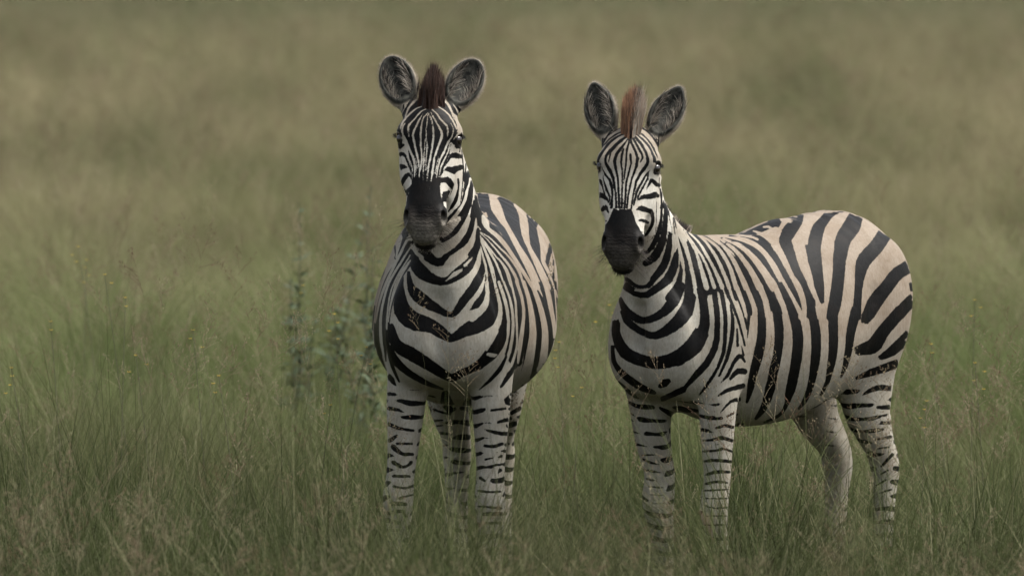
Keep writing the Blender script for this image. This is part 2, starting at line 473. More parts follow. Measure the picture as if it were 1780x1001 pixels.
# ------------------------------------------------------------------ coat pattern: K dark / W light strokes on the body, each point x y z and half width in mm
STROKES_1 = """
K 566 -121 1227 -12 -6 -6 574 -116 1225 -23 -13 -13 585 -109 1221 -29 -17 -17;K 784 -71 1227 -53 -22 -20 787 -64 1221 -47 -21 -19 781 -57 1215 -45 -21 -19;K 621 -78 1202 -15 -17 -18 637 -54 1186 -8 -15 -18 648 -17 1158 -1 -10 -15
650 -2 1153 0 -2 -17 649 12 1155 0 5 -16 643 44 1172 -3 10 -15 621 80 1205 -10 12 -18 594 105 1224 -14 10 -17 557 128 1242 -15 7 -14 550 131 1245 -12 5 -10 545 134 1246 -6 2 -5;K 568 -122 1179 -2 -1 -4 589 -110 1176 -10 -8 -7 610
-95 1162 -9 -11 -7 626 -79 1142 -6 -12 -8 640 -56 1121 -3 -10 -10 647 -33 1103 -1 -7 -10 651 -12 1093 0 -4 -9 651 11 1085 0 -2 -9 649 29 1085 0 2 -8 645 46 1095 -1 6 -8 632 76 1121 -3 7 -10 616 96 1137 -4 7 -10 599 110 1150 -6 8
-9 576 121 1166 -12 8 -7 553 132 1193 -13 8 -5 543 136 1210 -14 8 -2 542 135 1229 -14 7 -1 538 137 1240 -9 4 -3 533 138 1242 -5 2 -3;K 559 -128 1176 -8 -5 0 560 -129 1171 -15 -10 -1 575 -122 1159 -18 -12 -6 599 -110 1143 -13 -13
-6 613 -101 1129 -9 -13 -7 627 -87 1112 -5 -12 -9 637 -69 1098 -2 -8 -11 646 -43 1085 -1 -5 -11 650 -19 1076 -1 -3 -10 650 9 1070 -1 -1 -9 649 32 1071 0 2 -8 647 46 1076 0 4 -8 641 64 1086 -1 5 -9 630 85 1100 -2 7 -10 618 101 1112
-2 7 -10 594 121 1130 -5 8 -9 573 130 1141 -10 8 -8 556 137 1154 -11 9 -7 540 143 1173 -12 9 -5 520 149 1204 -14 8 -2 517 149 1213 -15 8 0 518 145 1234 -14 6 1 524 142 1242 -5 2 2;W 648 37 1084 0 1 -1 638 66 1103 0 3 -4 624 89
1121 -1 3 -3 622 92 1124 0 1 -1;W 613 101 1135 -1 1 -1 610 103 1139 -2 3 -3 596 112 1152 -3 3 -3 578 121 1164 -3 2 -2 575 122 1167 -1 1 -1;K 594 -127 1113 -3 -3 -1 596 -126 1110 -8 -8 -1 621 -116 1063 -7 -14 -4 627 -110 1049 -6
-16 -8 636 -96 1032 -4 -17 -15 643 -77 1015 -2 -17 -19 646 -58 1001 1 -14 -20 640 -31 983 4 -9 -18 635 -12 973 3 -8 -16 634 4 963 0 -8 -13 642 31 950 -1 -5 -11 648 52 947 1 1 -11 649 63 951 1 7 -10 648 73 961 0 11 -8 639 99 1002
-3 14 -10 624 123 1033 -4 13 -13 608 138 1056 -8 15 -9 595 145 1071 -11 15 -9 575 150 1087 -19 15 -8 544 156 1123 -18 15 -3 531 154 1157 -18 13 1 523 147 1206 -16 9 0 522 147 1211 -15 8 0 522 146 1216 -5 3 0;K 636 123 964 0 1 -1
620 151 987 -3 10 -12 598 171 1009 -8 13 -12 568 180 1035 -20 12 -5 542 181 1067 -13 10 -2 524 179 1105 -9 7 0 514 176 1132 -7 5 1 505 161 1191 -7 4 1 505 160 1195 -2 1 0;W 609 -135 1061 -1 -2 0 611 -135 1057 -4 -6 -1 625 -130
1016 -3 -7 -1 631 -124 993 -3 -7 -3 637 -116 978 -2 -7 -4 646 -93 951 -1 -7 -5 648 -88 944 0 -2 -2;K 557 -159 1090 -2 -3 -2 569 -155 1086 -13 -7 -2 572 -154 1083 -15 -8 -1 587 -153 1068 -11 -8 0 599 -152 1051 -8 -9 -1 610 -148
1029 -7 -11 -2 623 -141 996 -7 -15 -3 629 -134 976 -6 -17 -7 635 -126 964 -4 -15 -12 645 -101 943 -1 -11 -16 651 -75 931 2 -5 -18 651 -54 926 2 -4 -16 647 -38 921 3 -5 -14 641 -17 909 3 -7 -12 639 -2 899 1 -8 -11 643 17 886 -1 -8
-10 655 45 866 -2 -7 -7 656 48 863 -1 -6 -7 657 53 862 1 1 -8 658 68 870 1 6 -7 652 100 894 0 7 -11 638 138 916 -1 9 -14 623 162 937 -4 13 -14 599 187 965 -10 15 -15 567 200 987 -18 11 -10 538 208 1005 -9 9 -8 519 218 1012 -1 2
-5;K 552 -163 1090 -4 -3 2 551 -166 1086 -9 -6 1 571 -168 1057 -19 -10 0 593 -168 1022 -14 -13 0 609 -169 980 -12 -18 -2 619 -163 955 -9 -18 -7 633 -145 931 -4 -15 -13 644 -122 913 -1 -11 -16 652 -94 901 2 -5 -18 655 -70 897 2 -2
-17 652 -45 894 3 -3 -15 646 -24 884 4 -6 -12 642 -1 870 1 -7 -11 645 17 860 -1 -6 -10 654 39 850 -1 -4 -9 657 52 847 0 0 -9 659 70 852 0 4 -8 652 111 874 0 5 -12 639 148 887 -1 6 -15 619 180 905 -4 10 -16 597 200 921 -10 12 -17
559 216 943 -27 14 -12 544 221 960 -26 15 -6 525 223 983 -15 11 -5 516 226 994 -14 11 -4 512 226 1002 -12 8 0 512 224 1008 -7 4 1;K 607 -195 906 -1 -2 -3 612 -190 902 -4 -6 -3 617 -185 893 -5 -8 -3 631 -170 851 -6 -11 -4 637 -159
832 -6 -10 -8 644 -142 821 -4 -7 -12 653 -104 805 -3 -7 -13 653 -79 789 -3 -8 -12 649 -55 773 -2 -8 -11 611 37 706 -9 -6 -9 609 50 703 -9 0 -9 617 67 710 -6 4 -8 626 88 723 -6 3 -8 627 121 737 -6 2 -8 620 155 757 -8 5 -8 613 177
778 -11 8 -10 604 192 795 -15 9 -12;K 604 -199 905 -4 -3 1 603 -201 899 -8 -7 -1 611 -195 873 -9 -10 -2 618 -187 834 -11 -13 -4 625 -175 814 -9 -11 -9 634 -156 800 -7 -8 -12 645 -118 782 -5 -8 -13 646 -93 767 -5 -8 -12 644 -72 755
-5 -7 -12 633 -39 735 -5 -7 -10 603 12 700 -9 -7 -9 588 33 688 -16 -5 -10 587 45 686 -16 -2 -10 599 65 693 -10 3 -8 614 89 708 -8 3 -8 617 104 715 -7 2 -9 616 125 723 -7 2 -9 611 146 732 -8 3 -9 603 167 743 -11 4 -10 591 185 756
-16 5 -12 569 205 770 -23 5 -15;K 607 -199 822 -2 -1 -2 609 -196 819 -5 -4 -2 612 -191 809 -6 -6 -2 614 -173 771 -10 -9 -6 618 -140 737 -8 -7 -7 613 -106 710 -7 -5 -7 597 -76 690 -9 -5 -6 570 -54 674 -12 -4 -6 529 -33 659 -15 -4
-6 499 -25 652 -24 -5 -6 468 -22 646 -33 -6 -6 453 -20 644 -33 -6 -6 423 -16 638 -18 -4 -4 407 -15 634 -4 -2 -1;K 605 -201 821 -3 -3 1 602 -202 817 -6 -5 -1 600 -199 802 -9 -7 -2 589 -195 775 -18 -10 -4 588 -187 757 -20 -10 -6 599
-160 732 -14 -8 -7 602 -140 716 -11 -7 -7 598 -115 699 -11 -5 -7 586 -91 684 -12 -5 -7 563 -69 670 -14 -5 -7 534 -51 659 -15 -4 -6 501 -40 651 -24 -5 -6 461 -33 644 -35 -6 -7 435 -28 639 -29 -5 -6 412 -23 635 -15 -3 -4 403 -18 633
-11 -2 -4 404 -16 633 -6 0 -2;K 386 -9 626 -7 -3 -3 380 -7 623 -8 -5 -4 369 -5 618 -5 -6 -3 335 -6 599 -4 -8 -2 313 -7 589 -8 -9 -3 273 -8 575 -23 -11 -7 219 -11 563 -44 -14 -9 207 -10 558 -37 -13 -8 159 -14 551 -54 -16 -9;K -473
-103 490 6 -7 -2 -477 -103 482 6 -6 1 -478 -105 475 4 -3 1;K 385 -13 625 -1 -3 0 306 -21 586 -5 -9 -1 270 -25 575 -15 -11 -4 214 -30 563 -46 -15 -8 203 -30 558 -43 -14 -9 156 -34 551 -68 -17 -11;K -454 -123 498 0 -7 -6 -468 -114
482 2 -6 -5 -476 -108 472 1 -3 -2;K 384 -16 625 5 -1 2 364 -24 615 2 -5 1 328 -30 597 0 -7 1 296 -36 584 -3 -8 0 272 -40 577 -8 -10 -1 187 -50 558 -41 -15 -7;K -446 -142 501 -3 -8 -5 -466 -124 474 -1 -5 -7 -475 -112 470 -2 -1 -4;K
196 295 1056 37 -10 1 226 301 1016 40 -9 2 241 305 987 44 -9 2 252 309 948 43 -8 1 252 315 897 39 -9 2 263 315 867 34 -9 5 282 309 841 28 -8 7 318 297 815 28 -5 7 322 294 806 29 -5 5 321 290 788 26 -4 3 312 286 770 23 -4 3 294 280
746 16 -3 2 280 278 733 14 -3 2 278 274 725 12 -2 3 285 268 719 8 -1 3;K 281 279 1059 54 -8 2 320 289 1001 49 -8 2 333 293 973 49 -8 2 336 295 950 48 -8 1 327 300 904 43 -8 2 328 301 879 40 -8 4 341 297 854 39 -7 7 369 288 824 35
-5 6 372 285 812 33 -5 4 365 283 793 31 -4 3 349 280 771 30 -3 2 324 276 747 25 -2 2 302 273 734 19 -3 2 293 270 725 15 -2 3 293 267 720 11 -1 2;K 368 263 1061 43 -9 1 402 274 998 39 -9 1 411 278 970 37 -9 1 411 280 951 37 -9 0
397 286 889 39 -8 3 402 285 871 36 -8 5 421 278 836 28 -7 4 420 275 814 24 -6 2 405 275 789 23 -5 1 379 274 762 25 -3 1 337 271 735 33 -1 2 319 268 726 26 -1 2 304 266 720 13 -1 1;K 433 245 1063 29 -11 0 460 255 999 25 -11 0 467
260 966 24 -11 0 467 263 946 24 -11 -1 456 270 892 26 -10 1 465 265 842 22 -8 3 460 264 820 20 -7 0 438 266 789 17 -5 -1 396 269 750 18 -3 0 376 269 737 25 -2 1 352 267 728 31 0 1 318 265 721 15 0 0;K 480 224 1063 22 -12 -1 500
235 999 19 -12 -1 506 241 960 19 -12 -1 499 252 887 22 -10 1 502 251 847 20 -8 1 494 252 822 18 -7 -1 466 257 789 14 -6 -2 407 266 738 14 -3 -1 389 267 730 13 -1 -2 343 266 722 15 0 -1;K 516 201 1062 18 -12 -1 539 216 981 20 -12
-1 545 223 943 23 -11 -1 543 231 907 25 -10 -1 537 235 885 22 -9 0 536 237 852 20 -8 1 525 239 823 16 -7 -1 496 246 793 12 -6 -3 427 261 739 10 -3 -2 410 265 731 6 -2 -3 371 267 724 5 0 -2;K -484 312 1009 35 -2 6 -481 316 979 36 0
-2 -485 317 964 33 2 -16 -499 316 948 24 1 -29 -523 314 933 20 0 -32 -556 311 917 11 -2 -36;K -572 177 550 29 1 6 -548 177 549 17 0 5 -525 173 545 12 -1 4 -503 166 540 8 -1 4 -477 152 530 4 -1 3 -460 134 521 3 -1 3;K 423 256 592 6
0 3 444 253 591 3 -1 3 457 249 589 2 -1 3 464 245 588 1 0 3 473 240 591 -1 1 2;K -208 330 1026 110 4 6 -138 343 986 98 2 5 -80 356 926 78 -1 5 -69 360 895 72 -1 4 -62 362 848 68 -1 5 -60 361 826 70 -1 6 -65 358 810 76 0 7 -41 361
807 53 -3 5 -43 353 773 56 -2 7 -50 341 739 61 0 8 -61 330 716 68 2 9 -82 319 697 82 4 10;K -565 180 561 29 1 6 -525 175 555 14 -1 4 -498 167 546 8 -1 4 -474 152 535 5 -1 3 -458 135 525 3 -1 3;K 421 256 595 7 0 3 448 252 593 3 -1
3 466 245 590 1 -1 2 474 239 591 -1 0 2;K -60 331 1035 60 -3 3 -5 341 994 51 -4 3 17 346 967 50 -5 2 30 350 942 49 -5 2 36 353 915 48 -5 2 35 357 866 44 -4 3 42 353 800 43 -4 5 40 343 763 43 -3 6 34 332 732 44 -2 6 18 316 700 49 0
7 -11 300 676 64 3 8 3 299 673 46 1 7 -25 285 654 56 2 8 -64 274 643 81 6 10;K 83 279 661 -72 -3 -13 84 273 654 -90 -4 -16 84 270 651 15 -7 -5 85 263 645 14 -7 -5;K -550 182 573 24 0 5 -546 180 570 27 0 5 -513 176 562 13 -1 4 -491
167 553 8 -2 4 -471 153 541 5 -1 3 -457 135 529 3 -1 3;K 420 256 598 8 0 3 451 251 596 3 -1 3 474 239 592 0 0 2;K 33 324 1040 46 -5 2 85 334 992 44 -5 2 102 338 964 42 -6 2 111 341 939 40 -6 2 111 344 917 39 -6 1 104 349 875 36 -5
2 105 349 849 35 -5 3 107 344 803 33 -5 4 103 333 759 33 -4 5 89 316 714 34 -3 5 58 293 673 38 -1 6 27 276 650 45 1 7 -9 266 639 69 5 8 8 265 636 46 2 7 -16 256 627 53 3 7 -64 247 619 89 8 10;K -518 181 580 20 -1 5 -502 175 570 12
-2 4 -478 162 555 7 -2 3 -465 151 544 5 -2 3 -455 136 533 3 -1 3;K 420 257 602 8 0 3 450 251 599 3 -1 3 475 239 593 1 -1 2;K 108 316 1043 41 -5 2 136 320 1016 36 -6 2 151 323 995 32 -7 2 164 326 967 28 -8 1 171 329 941 27 -8 1 169
332 918 27 -7 0 159 337 882 25 -7 0 156 338 863 25 -7 1 158 334 809 25 -6 3 153 324 762 27 -5 4 146 316 736 28 -4 5 135 307 714 28 -3 5 114 293 687 29 -2 5 92 280 664 30 -1 5 66 266 645 34 0 5 26 251 626 45 2 6 22 248 623 41 2 6
-27 234 609 62 5 8;K -480 168 570 9 -2 3 -463 153 552 5 -2 3 -452 136 537 3 -1 3;K 420 257 606 9 0 3 453 251 602 3 -1 3 475 238 593 1 -1 1;K 169 305 1046 29 -7 2 193 309 1012 24 -8 1 215 313 976 30 -7 2 226 317 943 35 -7 1 223 320
918 34 -6 0 209 327 879 33 -6 1 206 328 857 32 -6 2 204 322 794 30 -5 4 198 315 765 27 -5 4 188 308 739 25 -4 4 158 290 694 25 -3 4 112 266 653 26 -1 5 74 250 631 31 0 5 31 235 614 43 2 6 28 232 611 39 2 6 -18 219 599 57 5 7;K
-459 155 561 6 -2 3 -450 137 542 3 -2 3;K 421 257 611 9 -1 3 455 249 605 3 -1 3 472 241 598 2 -1 2 476 238 594 2 -1 1;K 217 292 1048 24 -8 1 252 297 1007 37 -6 2 276 301 972 35 -7 2 284 304 951 33 -7 1 284 305 938 31 -7 0 256 317
869 26 -7 1 252 314 812 24 -6 2 243 309 781 22 -6 3 230 302 751 22 -5 3 199 287 706 21 -4 3 167 273 674 23 -2 4 142 262 656 22 -2 4 83 238 622 28 0 4 31 220 604 43 3 6 28 218 601 38 3 5 -2 209 593 51 4 6;K -449 144 555 4 -2 3 -447
138 549 4 -2 3;K 413 258 616 13 0 3 435 256 613 6 -1 3 455 250 608 3 -1 3 473 240 600 2 -2 2 476 238 595 2 -1 0;K 275 281 1051 40 -5 3 335 289 989 39 -6 2 346 291 968 41 -6 2 348 293 947 40 -6 1 336 297 919 36 -6 -1 307 304 882 27
-6 -1 302 306 872 26 -6 1 291 303 814 23 -6 2 262 293 754 19 -5 2 220 278 700 18 -4 3 169 257 658 21 -2 3 104 233 621 24 0 4 72 221 608 29 1 5 37 210 597 40 3 5 33 207 595 4 -9 -5;K 402 257 622 21 0 4 419 258 621 11 -1 3 451 251
613 4 -1 3 475 239 602 2 -2 2 477 237 595 2 -1 0;K -489 40 1362 11 -8 0 -469 43 1358 5 -8 0 -434 48 1355 19 -6 1 -397 53 1351 6 -8 1 -305 65 1335 9 -8 1 -236 75 1325 18 -6 1 -189 83 1317 18 -6 -1 -157 93 1308 30 -3 -5 -124 116
1292 36 -2 -6 -102 140 1278 44 -1 -6 -76 159 1264 54 -1 -5 -50 173 1252 58 -2 -3 -11 186 1240 64 -1 -1 40 200 1228 66 -1 0 95 218 1208 60 0 -1 132 236 1185 49 -2 -1 149 249 1166 41 -2 -2 155 264 1142 35 -3 -2 144 292 1090 26 -3 -1
148 313 1036 20 -3 -1 150 315 1029 17 -3 0 165 315 1022 6 -2 2;K -479 26 1363 4 -9 0 -461 29 1359 4 -9 0 -412 36 1356 8 -8 1 -389 39 1352 4 -9 1 -314 49 1340 6 -8 1 -210 63 1326 13 -7 0 -162 72 1316 15 -7 -1 -124 81 1306 22 -5 -3
-93 94 1296 32 -3 -5 -36 115 1284 63 1 -4 -44 117 1281 50 0 -5 -15 131 1274 66 2 -5 28 154 1260 79 3 -4 69 163 1259 108 6 -1 152 197 1231 84 2 0 185 204 1228 101 5 1 199 211 1220 86 3 0 210 220 1207 71 1 0 222 239 1175 49 -1 -1
218 255 1146 37 -2 -2 186 285 1091 24 -3 -2 174 310 1028 15 -3 -1 173 313 1021 7 -2 -1;K -475 11 1363 -2 -9 1 -455 14 1359 2 -9 0 -403 21 1357 3 -9 0 -251 42 1334 7 -8 0 -216 47 1330 13 -7 1 -191 51 1326 9 -8 0 -122 63 1310 15 -7
-1;K 386 138 1335 86 4 2 399 144 1324 60 0 -1 385 155 1305 44 -2 -4 373 167 1288 38 -2 -5 355 186 1265 38 -3 -6 340 207 1233 38 -4 -4 310 206 1227 66 0 -2 310 219 1205 52 -1 -2 292 244 1156 42 -2 -2 271 256 1133 37 -2 -3 224 277
1092 20 -4 -3 214 284 1075 17 -4 -2 199 302 1031 13 -4 -2 188 308 1022 7 -1 -4 180 311 1020 4 0 -3;K -568 110 1332 9 -24 13 -497 123 1332 32 -3 -3 -488 126 1329 37 -3 -3 -480 130 1326 56 0 -1 -472 133 1322 59 0 -1 -450 138 1319 46
-2 -2 -419 149 1308 49 -2 -1 -386 157 1302 41 -4 -2 -278 188 1267 49 -3 -1 -203 208 1241 38 -4 -1 -170 220 1225 36 -3 -2 -141 240 1200 37 -2 -2 -105 278 1146 43 0 -1 -75 321 1064 39 -1 0 -73 332 1035 36 -1 0 -77 340 1012 35 -1 1
-74 341 1007 31 -1 2 -47 343 1001 10 -1 2;K -563 84 1344 9 -23 9 -490 97 1345 26 -3 -3 -483 99 1343 29 -3 -3 -473 105 1338 56 1 -2 -453 110 1336 44 -1 -3 -424 122 1325 44 -2 -2 -391 130 1320 35 -4 -2 -319 150 1299 37 -4 -1 -265
164 1285 46 -3 -1 -191 185 1261 36 -5 -2 -122 208 1230 36 -3 -2 -90 223 1213 44 -1 -2 -75 234 1200 45 -1 -2 -48 267 1157 40 -1 -1 -38 285 1131 36 -1 -1 -24 309 1086 31 -2 -1 -20 321 1059 29 -2 -1 -23 331 1034 28 -2 0 -30 338 1012
27 -2 0 -32 340 1007 25 -1 0 -34 342 1001 13 -1 0;K -477 80 1350 21 -4 -2 -459 84 1348 35 -2 -2 -426 97 1338 40 -1 -2 -388 107 1332 32 -3 -3 -323 127 1314 30 -5 -1 -252 143 1297 39 -4 -1 -183 160 1278 33 -5 -2 -110 184 1249 35 -4
-2 -62 200 1232 46 -2 -2 -16 221 1210 48 -1 -2 0 233 1197 44 -1 -2 18 275 1142 35 -1 -2 24 304 1089 30 -2 -1 25 318 1058 28 -2 -1 9 336 1012 24 -2 -1 -7 340 1003 14 0 -3 -22 341 1001 7 0 -2;K 512 129 1391 8 -1 -2 489 130 1385 31
-1 -1 495 132 1381 25 -3 -1 467 141 1338 37 -3 0 451 140 1332 52 -1 1 478 146 1305 29 -4 2 496 148 1273 16 -4 2 506 146 1267 6 -2 2;K 523 127 1391 8 -2 2 527 127 1388 13 -3 2 529 127 1381 18 -4 0 519 136 1333 24 -5 0 523 140 1279
18 -5 0 519 141 1270 11 -3 -2 515 143 1267 6 -2 -2;K -135 73 1310 12 1 -3 -137 76 1310 20 1 -4 -135 80 1308 23 -1 -4 -88 107 1290 30 -2 -4 -1 144 1268 64 3 -2 46 163 1258 70 4 -1 139 205 1222 49 1 -1 165 223 1201 37 -1 -1 177 228
1194 22 -2 1 187 229 1192 12 -1 1;K -124 72 1308 3 -3 0 -102 77 1302 17 -4 -2 -52 97 1289 32 -2 -3 -18 107 1285 52 1 -2 28 121 1278 64 3 -2 79 133 1275 92 7 -1;K 303 168 1285 64 3 -2 306 175 1279 56 2 -3 295 182 1269 58 2 -2 172
168 1259 104 9 0 190 182 1247 75 5 -1 217 198 1233 68 4 0 236 204 1230 79 5 1 239 213 1217 66 3 0 236 222 1204 53 2 -1 227 226 1195 40 1 -2 204 229 1191 13 1 -2;K -485 -3 1366 12 -3 -2 -471 1 1363 7 -6 -2 -433 7 1359 18 -5 0 -396
13 1357 3 -7 0 -290 29 1340 7 -7 0 -211 41 1331 11 -6 0 -190 45 1327 8 -7 0;K 428 134 1357 65 2 3 456 139 1350 41 -2 2 444 137 1344 54 1 4 489 140 1340 9 -1 3;K -484 -11 1365 -11 -7 2 -469 -10 1362 -5 -8 1;K 475 126 1407 41 -2 2
487 129 1399 33 -3 1 501 132 1382 26 -4 1 493 131 1377 36 -2 2 507 133 1361 27 -4 1 511 135 1347 22 -3 -1 503 138 1340 9 -1 -2;K -123 72 1308 13 -1 -3 -114 80 1304 21 -2 -4 -95 87 1298 21 -5 -2 -54 96 1289 24 -6 -1 -20 101 1287 39
-4 1;K 351 155 1304 56 -2 2 381 160 1297 39 -5 1 382 161 1293 42 -4 1 400 166 1282 34 -6 -1 404 174 1265 30 -6 -4 399 186 1248 28 -5 -6 378 203 1226 30 -4 -6 303 241 1160 46 -2 -3 233 278 1083 25 -5 -3 227 284 1068 21 -6 -1 231
285 1060 15 -5 2 242 284 1053 9 -3 2;K -117 68 1308 5 -3 0 -101 71 1304 8 -6 0;K 403 144 1325 57 0 2 416 147 1315 54 -2 2 444 152 1300 35 -5 2 456 155 1281 29 -6 -1 452 164 1259 24 -7 -4 440 179 1234 20 -6 -7 409 207 1200 22 -5 -6
376 231 1162 28 -4 -5 338 251 1124 32 -4 -3 288 271 1078 39 -3 -2 275 278 1063 35 -3 -2 259 282 1052 15 -1 -1;K 414 139 1337 22 0 4 465 141 1335 27 -2 5 483 141 1328 34 -4 4 500 142 1302 30 -6 2 505 143 1289 29 -6 1 504 145 1275
27 -7 -1 495 150 1256 23 -7 -3 482 160 1234 20 -7 -5 457 184 1205 16 -5 -8 411 228 1146 20 -5 -5 379 248 1110 25 -5 -4 343 267 1069 28 -4 -4 327 272 1059 25 -2 -5 307 276 1053 16 0 -5 279 280 1050 8 0 -3;K 442 181 1228 20 -7 -6
420 211 1179 28 -9 -6 397 235 1130 42 -10 -6 386 247 1100 50 -12 -4 378 263 1046 62 -13 -4;K 476 168 1220 19 -8 -5 466 189 1178 21 -10 -5 461 212 1127 27 -13 -5 462 223 1092 31 -15 -3 471 233 1044 36 -18 -2;K 507 154 1212 17 -8 -3
501 170 1172 18 -11 -4 504 185 1126 20 -14 -3 511 193 1094 23 -16 -1 534 199 1039 29 -19 0;K -586 215 1247 62 1 2 -543 223 1238 46 -2 1 -500 231 1230 51 -1 2 -483 234 1226 47 -2 1 -438 243 1210 55 -1 2 -411 247 1204 50 -2 3 -337
258 1186 53 -1 2 -281 273 1161 53 0 1 -248 285 1141 45 0 1 -231 293 1125 42 0 0 -225 302 1107 41 0 0 -234 309 1089 42 1 0 -290 324 1036 55 3 2 -287 326 1033 47 3 2 -333 327 1009 57 4 3 -305 330 1006 30 2 3;K -580 199 1261 79 4 2
-525 209 1253 55 0 2 -501 214 1249 59 0 2 -475 218 1245 47 -1 1 -445 224 1236 52 -1 2 -407 231 1228 45 -2 1 -343 242 1211 43 -3 2 -274 252 1194 47 -2 2 -225 263 1176 43 -2 0 -184 281 1146 39 -1 0 -164 297 1116 38 0 0 -164 302 1106
38 0 0 -171 308 1093 38 0 0 -225 327 1038 41 2 1 -249 331 1022 43 2 1 -276 331 1011 47 3 2 -280 332 1009 42 3 2 -282 332 1007 31 2 1;K -572 182 1277 86 6 2 -515 192 1276 35 -1 -1 -506 194 1274 36 -2 -1 -499 197 1270 51 0 1 -492
199 1267 57 1 1 -470 203 1264 45 -1 1 -444 208 1255 46 -1 1 -401 215 1247 38 -3 1 -293 234 1220 44 -2 2 -215 245 1201 35 -4 1 -175 254 1185 37 -3 0 -143 265 1167 39 -2 -1 -119 279 1146 41 -1 -1 -107 291 1125 40 0 0 -104 299 1110
39 0 -1 -114 309 1092 38 0 -1 -160 326 1051 36 1 0 -191 332 1028 36 1 1 -226 335 1012 34 2 0 -240 335 1010 23 2 -1 -261 334 1008 14 1 -1;K -611 277 1148 48 1 3 -562 283 1139 31 -1 2 -553 284 1133 37 -1 3 -493 290 1113 37 -2 3 -415
299 1094 58 2 5 -368 303 1087 61 3 5 -295 311 1079 41 1 3 -249 314 1076 8 -1 2;K -595 275 1156 10 0 2 -566 276 1155 27 -1 3 -517 280 1142 27 -2 2 -485 283 1132 31 -2 3 -400 292 1114 58 1 4 -359 297 1107 63 2 4 -233 313 1080 33 0 2
-231 313 1079 28 1 0 -234 314 1077 19 1 0;K -538 297 1092 9 0 1 -535 297 1091 17 0 1 -533 298 1090 20 0 1 -460 306 1049 32 -1 2 -460 306 1045 28 -2 2 -450 307 1027 26 -3 2 -340 321 1031 76 5 5 -330 323 1030 56 3 4 -324 324 1029 28
2 2;K 506 150 1233 2 0 -2 500 154 1230 6 -2 -2 476 182 1183 13 -5 -6 439 218 1143 20 -7 -7 422 232 1119 27 -8 -6 404 249 1080 42 -12 -3 406 252 1066 43 -13 1 422 254 1041 44 -15 0 429 255 1040 -4 8 -20 419 255 1041 -44 16 -4 413
254 1049 -49 14 4 424 246 1069 -38 10 14 465 225 1084 -19 3 20 487 214 1084 -3 -6 21 493 210 1081 12 -13 16 493 211 1081 9 2 -20 488 213 1081 0 7 -19 472 222 1085 -4 8 -17 418 242 1097 -7 6 -13 379 251 1102 -8 5 -12 331 258 1107
-8 4 -10;K 509 149 1233 4 -2 -1 498 171 1175 12 -6 -5 474 202 1136 16 -7 -7 468 211 1120 20 -9 -5 467 219 1100 24 -12 -3 469 225 1075 28 -15 0 479 224 1060 26 -16 6 488 223 1048 29 -18 3 489 223 1046 31 -17 -2 489 224 1045 29 -12
-13 490 225 1045 13 0 -21 487 227 1045 0 7 -21 483 229 1046 -6 10 -19 468 235 1050 -11 11 -17 406 253 1071 -17 9 -13 347 263 1084 -19 6 -11 297 267 1091 -22 4 -10;K 512 148 1232 3 -2 1 516 147 1228 6 -3 0 519 157 1177 11 -7 -2 517
163 1162 12 -7 -4 507 178 1139 13 -7 -6 501 189 1124 15 -8 -6 501 193 1114 16 -10 -3 505 196 1097 18 -13 0 514 197 1077 20 -15 2 515 197 1074 18 -15 6 517 197 1074 -18 7 15 517 196 1075 -15 4 17 518 195 1075 8 -11 15 520 194 1074
13 -14 12 533 190 1061 21 -18 7 548 191 1043 31 -17 -5 545 201 1021 29 -11 -14 512 224 1005 15 -3 -20 488 240 1006 2 6 -21 445 255 1019 -19 13 -15 350 270 1053 -32 8 -10 286 274 1070 -34 5 -9 266 275 1074 -27 5 -8;W -489 56 1359
15 -5 -2 -481 58 1358 14 -5 -2 -463 62 1354 19 -4 -1 -434 68 1350 32 -3 -1 -391 77 1344 18 -5 -1 -356 85 1336 26 -5 -1 -320 93 1329 26 -5 -2 -261 108 1316 39 -3 -2 -226 118 1307 36 -3 -2 -191 129 1298 27 -4 -2 -150 144 1283 24 -3
-2 -100 167 1259 21 -2 -2 -50 187 1241 30 -1 -1 -2 205 1224 31 -1 -1 42 223 1204 36 0 -1 73 240 1185 36 0 -1 93 254 1164 34 -1 -1 105 267 1144 32 -2 -1 113 283 1116 28 -2 -1 116 299 1082 26 -2 -1 112 313 1050 26 -2 -1 102 324 1023
26 -3 -1 106 326 1015 18 -2 2 112 326 1013 10 -2 2;W -494 42 1362 16 -4 -1 -481 45 1361 11 -5 -1 -466 48 1357 13 -5 -1 -436 54 1354 29 -3 0 -427 56 1352 28 -3 0 -395 61 1349 13 -6 -1 -361 68 1342 19 -5 0 -320 75 1335 16 -6 -1 -228
94 1318 35 -4 -2 -180 109 1306 28 -4 -3 -117 136 1281 24 -3 -3 -45 172 1251 31 0 -1 -4 186 1239 30 -1 -1 81 215 1212 39 0 0 113 231 1194 35 -1 -1 131 242 1178 32 -1 -1 143 252 1162 29 -2 -1 151 264 1142 27 -2 -1 155 292 1087 22 -3
-1 151 306 1055 21 -3 -1 142 317 1028 21 -3 -1 136 321 1017 19 -2 -2 124 324 1013 7 0 -2;W -116 74 1306 9 -1 -2 -113 77 1305 13 -2 -2 -92 82 1299 12 -4 -1 -63 88 1292 15 -5 -1 -47 91 1291 21 -4 0;W 353 149 1311 55 1 2 382 155 1305
37 -3 0 386 156 1302 35 -3 0 382 156 1300 41 -2 0 411 163 1286 18 -3 0 415 165 1280 14 -2 -1 412 170 1272 11 -1 -2 391 183 1259 11 -1 -3 341 209 1226 21 -1 -2 300 225 1197 30 0 -1 255 250 1149 21 -1 -1 218 276 1098 11 -2 -2 173
310 1031 10 -2 -1 175 311 1026 5 -1 1;W -112 72 1306 -3 -3 1 -93 73 1302 4 -5 1;W 397 144 1325 44 0 2 407 145 1323 39 -1 2 401 144 1320 49 0 3 428 148 1313 35 -2 2 442 152 1300 29 -4 0 439 158 1284 16 -3 -2 429 166 1272 10 -2 -3
